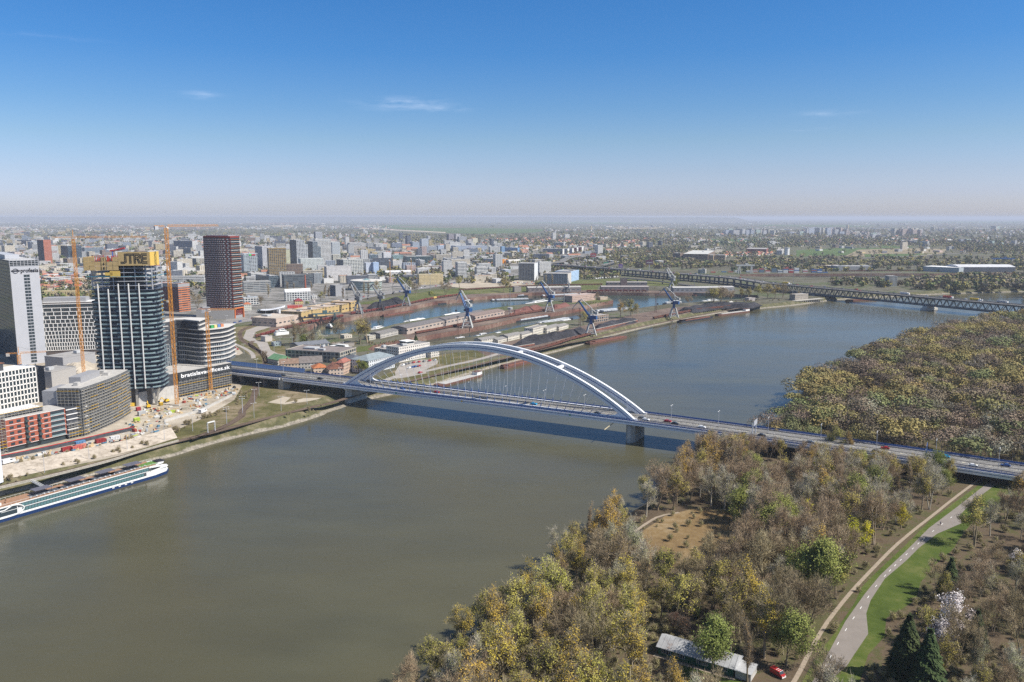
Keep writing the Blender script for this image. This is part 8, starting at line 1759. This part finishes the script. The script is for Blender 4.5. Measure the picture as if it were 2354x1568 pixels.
s=deck_s(1728,10);t=thing('sign_gantry','white lattice sign gantry over the near carriageway','sign gantry',B(s,0,0),dirr+math.pi/2)
for y in(-1,-10.4):MB().box((y*-1 if False else-abs(y)if BN.dot(Vector((-BD.y,BD.x,0)))<0 else abs(y),0,0),(.5,.5,7.5)).ob('post',M_boatw,t)
sg_=-1 if BN.dot(Vector((-BD.y,BD.x,0)))<0 else 1
m=MB();m.beam((sg_*1,-.5,7.2),(sg_*10.6,-.5,7.2),.25);m.beam((sg_*1,.5,7.2),(sg_*10.6,.5,7.2),.25);m.beam((sg_*1,0,8.4),(sg_*10.6,0,8.4),.25);[m.beam((sg_*(1+i),-.5,7.2),(sg_*(1.5+i),0,8.4),.12)for i in range(9)];m.ob('beam',M_boatw,t)
for k in range(3):MB().box((sg_*(2.4+k*3.1),-.7,6.6),(2.6,.2,3.2)).ob('sign_panel',M_lgrey,t)
s=deck_s(2125,10);t=thing('road_sign','large dark blue road sign on two posts beside the deck','road sign',B(s,6,0),dirr+math.pi/2)
for y in(-4.4,4.4):MB().box((y,0,0),(.35,.35,7)).ob('post',M_boatw,t)
MB().box((0,-.3,4.2),(8,.25,5)).ob('sign_panel',plain('sign_blue',(.02,.09,.28),.5),t)
p=B(-196,0,0);t=thing('road_portal','white round cornered portal over the viaduct beside the offices','portal',p,dirr+math.pi/2);m=MB();m.tube((-14,0,0),(-14,0,7),.35,n=8);m.tube((-14,0,7),(-12.5,0,8.4),.35,n=8);m.tube((-12.5,0,8.4),(12.5,0,8.4),.35,n=8);m.tube((12.5,0,8.4),(14,0,7),.35,n=8);m.tube((14,0,7),(14,0,0),.35,n=8);m.ob('frame',M_boatw,t);MB().box((5,0,7.2),(3,.3,1.6)).ob('sign_panel',M_lgrey,t)
#building site clutter
rs=random.Random(12);SC=[((.55,.42,.25),'timber'),((.60,.60,.58),'white'),((.03,.035,.04),'black'),((.32,.07,.05),'red'),((.08,.20,.30),'blue'),((.48,.27,.10),'orange'),((.30,.33,.36),'grey'),((.42,.38,.30),'sand coloured'),((.45,.55,.08),'lime')]
SM=[plain('stack_'+n.replace(' ','_'),c,.8,0,.2,1.5)for c,n in SC]
AREAS=[(gp_(z2,[(1600,440),(1750,400),(2050,350),(2140,330),(2130,400),(1960,440),(1800,470),(1640,480)]),90,'on the storage yard under the black banner'),(gp_(z2,[(1240,560),(1330,530),(1600,500),(1900,470),(1880,520),(1640,570),(1480,620),(1340,630)]),90,'on the yard in front of the glass tower'),(gp_(z2,[(1100,700),(1160,640),(1260,620),(1450,650),(1560,690),(1400,740),(1240,760)]),45,'at the foot of the scaffolded block'),(gp_(z2,[(50,980),(300,940),(560,900),(900,820),(1200,760),(1240,790),(900,860),(500,950),(200,1010),(60,1040)]),70,'along the top of the pale embankment')]
nclut=0
for poly,n,where in AREAS:
 xs=[p.x for p in poly];ys=[p.y for p in poly];k=0
 while k<n:
  p=Vector((rs.uniform(min(xs),max(xs)),rs.uniform(min(ys),max(ys)),QZ+.1))
  if not inside(p,poly):continue
  k+=1;ci=rs.choices(range(9),(8,4,3,1.6,1.5,1.4,4,5,.6))[0];m=MB();typ=rs.random();rz=rs.uniform(0,3);a,b,c=rs.uniform(1,4),rs.uniform(.8,2),rs.uniform(.4,1.6)
  if typ<.5:
   for j in range(rs.randint(2,4)):m.box((rs.uniform(-.2,.2),rs.uniform(-.2,.2),j*c/3),(a,b,c/3-.03),rs.uniform(-.1,.1))
  elif typ<.8:
   for j in range(rs.randint(3,6)):m.beam((-a*.6,-b/2+b*j/5,.2+.1*(j%2)),(a*.6,-b/2+b*j/5+rs.uniform(-.2,.2),.2+.15*(j%2)),.22)
   m.box((0,0,0),(a*.8,b,.12))
  else:m.box((0,0,0),(a*.7,b,c),0,.85);m.box((0,0,c),(a*.4,b*.5,c*.4))
  o=m.ob('material_stack',SM[ci],None,p,rz);nm=SC[ci][1];tag(o,'%s stack of building material %s'%(nm,where),'building material','%s material %s'%(nm,where));nclut+=1
def skip(label,x,y,col,zf=z2,rz=.9,s=(6,2.4,2.4)):
 t=thing('site_container',label,'container',P(*zf(x,y),QZ+.1),rz);MB().box((0,0,.15),s).ob('box',plain('skip_%d_%d'%(x,y),col,.7),t);m=MB();[m.box((-s[0]/2+s[0]*i/6,-s[1]/2-.05,.2),(.14,.1,s[2]-.2))for i in range(7)];m.ob('rib',M_dark,t)
skip('red container at the top of the embankment, left one',600,905,(.30,.03,.03));skip('pale red container beside the left red one',690,895,(.5,.12,.10));skip('orange pink container right of the red ones',725,880,(.55,.20,.14));skip('blue container behind the red ones',720,850,(.10,.22,.40));skip('dark red container farther right above the embankment',900,830,(.27,.03,.03));skip('white framed pallet stack above the embankment',1030,805,(.6,.6,.6));skip('yellow container at the river end of the scaffolded block',1185,505,(.65,.42,.04));skip('red and blue toilet cabins before the tower columns',1240,545,(.45,.05,.06),s=(3,2,2.6));skip('small yellow tank by the slanted columns',1443,498,(.7,.45,.03),s=(2.4,2.2,2.2));skip('lime green cabins beside the scaffolded block',1225,640,(.45,.60,.06),s=(4,2,2.4));skip('grey double cabin on the yard of the glass tower',1268,585,(.45,.46,.46),s=(5,2.5,3))
for i in range(9):skip('%s pale site cabin of the row behind the near buildings'%ORD[i].replace('nearest','first'),450+i*42,148-i*6.5,((.6,.6,.6),(.16,.25,.42),(.55,.2,.18))[i%3],s=(6,2.5,2.8),rz=.25)
wl=smooth_line(gp_(z2,[(1470,650),(1640,600),(1800,555),(1900,505),(1990,460),(2080,415)]),1);t=thing('site_wall','white concrete barrier wall along the site road','wall',wl[0]);m=MB();m.sweep(wl,rect(.6,2.0,0,1.0));child(m,'wall_panel',M_slab,t);m=MB();m.sweep(wl,rect(.7,.15,0,2.1));child(m,'coping',M_conc,t)
wl=smooth_line(gp_(z2,[(0,985),(300,925),(700,838),(1000,765),(1200,720)]),1);t=thing('pile_wall','black and red edged retaining wall in front of the near buildings','wall',wl[0]);m=MB();m.sweep(wl,rect(.5,2.4,0,1.2));child(m,'wall_panel',M_net,t);m=MB();m.sweep(wl,rect(.6,.25,0,2.5));child(m,'red_edge',M_red,t)
def excavator(label,x,y,col,zf=z2):
 t=thing('excavator',label,'excavator',P(*zf(x,y),QZ+.1),rs.uniform(0,6));m=MB();m.box((0,-1.1,0),(4,.6,.9));m.box((0,1.1,0),(4,.6,.9));m.ob('track',M_dark,t);MB().box((-.3,0,.9),(3.2,2.5,1.6)).ob('body',col,t);MB().box((.6,.7,1.2),(1.4,1,1.9)).ob('cab',M_glassw,t);m=MB();m.beam((1,-.2,1.8),(4,-.2,4.6),.5);m.beam((4,-.2,4.6),(6.6,-.2,2.4),.4);m.ob('arm',col,t);MB().box((6.7,-.2,1.2),(1,1,1.2)).ob('bucket',M_dark,t)
excavator('red excavator on the dirt between the two building sites',505,378,M_red);excavator('yellow excavator before the tower columns',1330,520,M_yel);excavator('orange telehandler at the right of the storage yard',1490,470,M_yel)
#trees of the north bank, each one a tree
NT=[(z3,'poplar',530,1260,985,'tall bare poplar group left of the inlet, the left tree'),(z3,'bare',600,1250,1040,'bare tree beside the tall poplar at the inlet'),(z3,'olive',1150,1245,990,'large olive tree standing before the inner basin'),(z3,'bare',1225,1230,985,'bare topped tree right behind the large olive one'),(z3,'bare',960,1195,1010,'bare dark tree left of the large olive one'),(z3,'green',630,1250,1150,'small green tree in the thicket by the inlet'),(z3,'bare',700,1255,1120,'bare tree in the middle of the thicket by the inlet'),(z3,'pale',770,1250,1110,'pale bare tree at the right of the thicket'),(z3,'spruce',1680,1240,1160,'small dark spruce behind the harbour office'),(z3,'spruce',1425,1340,1255,'dark spruce left of the harbour office'),(z3,'spruce',1055,1400,1330,'little dark conifer beside the old factory'),(z3,'yellow',1010,1470,1375,'bright yellow green tree behind the tiled villa'),(z3,'yellow',1140,1510,1385,'tall yellow tree right of the tiled villa'),(z3,'green',1190,1520,1400,'dark green tree between the yellow tree and the arch'),(z3,'bare',900,1500,1370,'bare tree in front of the old factory'),(z3,'bare',260,1400,1300,'bare shrubby tree at the viaduct end'),(z3,'yellow',1230,1350,1318,'low yellow bush beside the inlet'),(z3,'green',1818,808,740,'round bright green bush tree beside the wagons'),(z3,'bare',1962,782,650,'wide bare tree on the grass right of the round bush'),(z3,'olive',2090,710,600,'olive tree on the grass beyond the avenue'),(z3,'pale',2178,665,590,'pale green tree near the car lot'),(z3,'olive',2130,545,500,'wide olive tree left of the sand lot'),(z3,'olive',1640,755,645,'olive tree between the avenue and the round building'),(z3,'bare',1680,770,650,'bare tree beside the avenue right of the olive one'),(z3,'green',1540,700,610,'green tree beside the round building'),(z3,'poplar',290,800,660,'brown poplar beside the long ribbon building'),(z3,'poplar',470,750,640,'left poplar of the three in front of the long dark office'),(z3,'poplar',535,745,655,'middle poplar of the three in front of the long dark office'),(z3,'poplar',700,735,640,'right poplar of the three in front of the long dark office'),(z3,'poplar',822,805,660,'poplar left of the dark cube building'),(z3,'poplar',860,820,690,'second poplar left of the dark cube building'),(z3,'poplar',995,825,690,'poplar just right of the dark cube building'),(z3,'poplar',1105,800,670,'first poplar before the round building'),(z3,'poplar',1195,790,650,'second poplar before the round building'),(z3,'poplar',1235,790,640,'third poplar before the round building'),(z3,'bare',1300,770,640,'bare tree before the round building'),(z3,'olive',780,835,745,'olive tree right of the arched roof office'),(z3,'blossom',720,870,815,'white blossoming tree by the avenue'),(z3,'green',660,880,835,'green tree beside the yellow house'),(z3,'bare',225,880,780,'bare tree between the blue roofed office and the sail roof'),(z5,'olive',270,745,615,'left half of the olive pair on the rail grass'),(z5,'olive',310,755,640,'right half of the olive pair on the rail grass'),(z5,'poplar',575,690,590,'dark poplar below the banded tower'),(z5,'poplar',665,685,570,'left poplar before the grey blue panel block'),(z5,'poplar',725,685,570,'right poplar before the grey blue panel block'),(z5,'olive',205,615,565,'green bushy tree on the street below the shopping hall'),(z5,'green',300,610,560,'rounder green tree next to the bushy one'),(z5,'olive',1020,1060,925,'olive tree behind the near blue crane'),(z5,'ochre',1370,1000,825,'left tree of the two big budding trees on the coal bank'),(z5,'olive',1480,1000,815,'right tree of the two big budding trees on the coal bank'),(z5,'yellow',1215,990,940,'small yellow bush behind the near blue crane'),(z5,'bare',1530,980,860,'bare tree right of the two big budding trees'),(z5,'bare',2020,875,785,'bare round tree by the right blue crane'),(z5,'bare',1145,825,750,'bare tree beside the pink terminal'),(z5,'bare',220,945,905,'small bare shrub on the roof edge of the pier warehouse'),(z5,'olive',2240,855,705,'big olive tree left of the far river trees'),(z5,'bare',2310,855,700,'bare tree beside the big olive one'),(z5,'olive',1900,640,560,'olive tree under the viaduct'),(z5,'green',1890,700,620,'green bush tree under the viaduct'),(z5,'bare',2010,640,580,'bare tree under the viaduct'),(z6,'olive',90,660,545,'first olive tree of the far river row'),(z6,'bare',155,655,545,'second tree of the far river row, bare'),(z6,'bare',220,650,565,'third tree of the far river row, bare'),(z6,'ochre',300,640,540,'fourth tree of the far river row, ochre'),(z6,'olive',350,640,545,'fifth tree of the far river row, olive'),(z6,'olive',420,635,520,'sixth tree of the far river row, olive'),(z6,'olive',490,635,515,'seventh tree of the far river row, olive'),(z6,'ochre',545,630,520,'eighth tree of the far river row, ochre'),(z6,'bare',600,625,515,'last bare tree before the truss bridge'),(z6,'bare',720,620,570,'bare tree under the start of the truss'),(z6,'bare',1600,300,245,'big round bare tree alone in the far fields'),(z6,'bare',1305,305,275,'smaller round bare tree in the far fields'),(z1,'bare',1860,910,770,'bare tree between the orange office block and the red tower'),(z1,'bare',1980,1040,970,'bare tree before the grey podium of the red tower'),(z1,'olive',505,655,620,'green tree among the red roofed houses'),(z1,'green',610,820,770,'dark tree before the long cream yellow building'),]
for zf,k,x,yb,yt,lb in NT:
 p=P(*zf(x,yb),QZ);h=hz(p.y,zf(0,yt)[1])-QZ;tree(k,p,max(3,h),label=lb,rs=rs,wide=1.25 if k not in('poplar',)else 1.4)
bb=[]
for line,n,sp in((gp_(z3,[(480,1245),(700,1260),(850,1240),(1100,1250),(1400,1235),(1540,1215)]),60,7),(gp_(z2,[(1560,740),(1750,640),(2000,560),(2170,470),(2200,380)]),45,4),(gp_(z2,[(150,1035),(500,965),(830,890),(1200,795)]),26,2.5),(gp_(z5,[(1050,870),(1150,850),(1250,860)]),16,4),(gp_(z2,[(40,1160),(120,1165),(700,1010),(1330,850)]),26,3),(gp_(z4,[(690,930),(560,1260),(900,1130)]),10,4),(gp_(z6,[(150,655),(350,650),(600,640)]),24,5),(gp_(z5,[(1950,700),(1700,720),(1500,730)]),14,4)):
 line=smooth_line(line,2)
 for i in range(n):a=rs.randrange(len(line)-1);p=line[a].lerp(line[a+1],rs.random())+Vector((rs.uniform(-sp,sp),rs.uniform(-sp,sp),0));bb.append(('bush',Vector((p.x,p.y,QZ)),rs.uniform(1.2,4.2)))
merged('bank_shrubbery',bb,LODB)
#the hut, the red van, people
HA,HBp=P(1684,1556,SZ),P(1512,1504,SZ);v=HA-HBp;rz=math.atan2(v.y,v.x);w=v.length
M_green_w=plain('green_boards',(.02,.10,.06),.8,0,.2,2);M_tin=ground('tin_roof',[(0,(.26,.15,.09)),(.25,(.32,.32,.33)),(.6,(.41,.42,.43)),(1,(.50,.51,.53))],(.08,.4,2.5),rough=.55)
t=thing('hut','long green boarded hut with pale tin gable roof beside the red van','hut',HBp,rz);d=8.5;h=3.1
MB().box((w/2,d/2,0),(w,d,h)).ob('wall',M_green_w,t);m=MB();m.add([(-.6,-.7,h-.1),(w+.6,-.7,h-.1),(w+.6,d/2,h+2.3),(-.6,d/2,h+2.3),(w+.6,d+.7,h-.1),(-.6,d+.7,h-.1),(-.6,-.7,h-.25),(w+.6,-.7,h-.25),(w+.6,d+.7,h-.25),(-.6,d+.7,h-.25)],[(0,1,2,3),(3,2,4,5),(0,6,7,1),(5,4,8,9),(1,7,8,4,2),(0,3,5,9,6),(6,9,8,7)]);m.ob('roof',M_tin,t)
m=MB();[m.box((w*i/16,-.6+d*.25+.0,0),(.01,.01,.01))for i in range(1)]
m=MB()
for i in range(17):
 x=-.4+(w+.8)*i/16;m.beam((x,-.65,h-.02),(x,d/2,h+2.38),.07,.07);m.beam((x,d+.65,h-.02),(x,d/2,h+2.38),.07,.07)
tag(m.ob('roof_seams',M_tin,t),kind='stuff')
for x in(.07,.11,.15,.30,.34,.55,.60,.65,.90):
 f=MB().box((w*x,-.03,1.0),(1.35,.12,1.5)).ob('window',M_whitew,t)
 for dx in(-.32,.32):
  g_=MB().box((w*x+dx,-.1,1.1),(.52,.06,1.3)).ob('pane',M_glassw,f)
MB().box((w*.62,d*.42,h+1.8),(.6,.6,1.8)).ob('chimney',M_whitew,t);MB().box((w*.72,d*.40,h+1.8),(.55,.55,1.9)).ob('chimney',M_rust,t)
MB().box((w+3.2,d*.4,0),(5,d*.8,2.6)).ob('annex',M_slab,t);MB().box((w+3.2,d*.4,2.6),(5.5,d*.9,.15)).ob('annex_roof',M_tin,t);MB().box((w/2,-1.2,-.1),(w+2,1.6,.2)).ob('paved_strip',M_gravel,t)
p=P(1787,1552,SZ+.12);rv=vehicle(p,R(-58),'van','red','red van with a white bumper parked beside the hut',sc=.95);m=MB();m.box((2.62,0,.3),(.15,1.9,.35));m.ob('bumper',M_whitew,rv);m=MB();[m.box((-.2+i*.8,0,2.15),(.08,1.6,.12))for i in range(3)];m.ob('roof_rack',M_whitew,rv)
for y in(-.65,.65):MB().box((2.6,y,.75),(.08,.3,.25)).ob('headlight',M_boatw,rv)
def person(p,rz,lean,pose,top_c,leg_c,label):
 """one continuous skinned body"""
 t=thing('person',label,'person',p,rz);V={'pel':(0,0,.95),'spine':(.02,0,1.15),'chest':(.06,0,1.38),'neck':(.09,0,1.52),'head':(.12,0,1.66),'crown':(.12,0,1.74),'shl':(.06,.18,1.43),'ell':(-.10,.25,1.20),'hal':(.10,.22,1.05),'shr':(.06,-.18,1.43),'elr':(.10,-.26,1.18),'har':(.30,-.18,1.28),'hil':(0,.10,.92),'knl':(.28,.11,.60),'anl':(.10,.11,.22),'tol':(.24,.12,.10),'hir':(0,-.10,.92),'knr':(-.08,-.11,.50),'anr':(-.22,-.11,.10),'tor':(-.06,-.12,.03)}
 if pose=='ride':V.update({'pel':(-.15,0,1.0),'spine':(0,0,1.18),'chest':(.22,0,1.38),'neck':(.32,0,1.5),'head':(.40,0,1.62),'crown':(.40,0,1.70),'shl':(.24,.18,1.4),'ell':(.42,.22,1.2),'hal':(.60,.2,1.08),'shr':(.24,-.18,1.4),'elr':(.42,-.22,1.2),'har':(.60,-.2,1.08),'hil':(-.15,.1,.97),'knl':(.2,.12,.75),'anl':(.08,.12,.42),'tol':(.2,.12,.36),'hir':(-.15,-.1,.97),'knr':(.12,-.12,.60),'anr':(0,-.12,.22),'tor':(.12,-.12,.16)})
 rad={'pel':.15,'spine':.135,'chest':.17,'neck':.06,'head':.10,'crown':.08,'shl':.07,'ell':.048,'hal':.035,'shr':.07,'elr':.048,'har':.035,'hil':.095,'knl':.065,'anl':.042,'tol':.035,'hir':.095,'knr':.065,'anr':.042,'tor':.035}
 ks=list(V);E_=[('pel','spine'),('spine','chest'),('chest','neck'),('neck','head'),('head','crown'),('chest','shl'),('shl','ell'),('ell','hal'),('chest','shr'),('shr','elr'),('elr','har'),('pel','hil'),('hil','knl'),('knl','anl'),('anl','tol'),('pel','hir'),('hir','knr'),('knr','anr'),('anr','tor')]
 def skin(name,keys,grow,mm):
  me=bpy.data.meshes.new(name);idx={k:i for i,k in enumerate(keys)};me.from_pydata([V[k]for k in keys],[(idx[a],idx[b])for a,b in E_ if a in idx and b in idx],[]);me.materials.append(mm);o=link(name,me,t);md=o.modifiers.new('skin','SKIN')
  me.skin_vertices[0].data[0].use_root=True
  for k in keys:me.skin_vertices[0].data[idx[k]].radius=(rad[k]+grow,)*2
  s_=o.modifiers.new('sub','SUBSURF');s_.levels=s_.render_levels=2;return o
 skin('body',ks,0,plain('skin_tone',(.45,.28,.20))if 'skin_tone' not in MATS else MATS['skin_tone']);skin('jacket',['chest','spine','pel','shl','ell','shr','elr','neck'],.022,plain('jacket_'+pose,top_c));skin('trousers',['pel','hil','knl','anl','hir','knr','anr'],.018,plain('trousers_'+pose,leg_c))
 hd=V['head'];m=MB();m.tube((hd[0]-.03,0,hd[2]+.03),(hd[0]-.02,0,hd[2]+.14),.105,.06,10);m.ob('hair',M_dark,t);return t
person(P(1902,1507,SZ+.1),R(75),0,'run',(.03,.03,.04),(.02,.02,.03),'person running on the left edge of the asphalt path in dark clothes')
cy=P(2161,1207,SZ+.1);cyc=thing('bicycle','bicycle ridden along the wide part of the asphalt path','bicycle',cy,R(60))
for x in(-.52,.55):
 m=MB();[m.beam((x+.34*math.cos(a*.524),0,.34+.34*math.sin(a*.524)),(x+.34*math.cos((a+1)*.524),0,.34+.34*math.sin((a+1)*.524)),.04)for a in range(12)];m.ob('wheel',M_dark,cyc)
m=MB();[m.tube(a,b,.02,n=5)for a,b in(((-.52,0,.34),(-.12,0,.32)),((-.12,0,.32),(-.22,0,.88)),((-.52,0,.34),(-.2,0,.80)),((-.2,0,.80),(.42,0,.85)),((-.12,0,.32),(.42,0,.82)),((.55,0,.34),(.40,0,.98)))];m.beam((.42,-.25,1.0),(.42,.25,1.0),.03);m.ob('frame',M_red,cyc);MB().box((-.22,0,.88),(.25,.14,.05)).ob('saddle',M_dark,cyc)
person(Vector(cy),R(60),0,'ride',(.05,.06,.09),(.02,.02,.03),'person riding the bicycle on the asphalt path')
for o in list(bpy.data.objects):
 if '_nw' in o.keys():del o['_nw']
print('objects',len(bpy.data.objects))
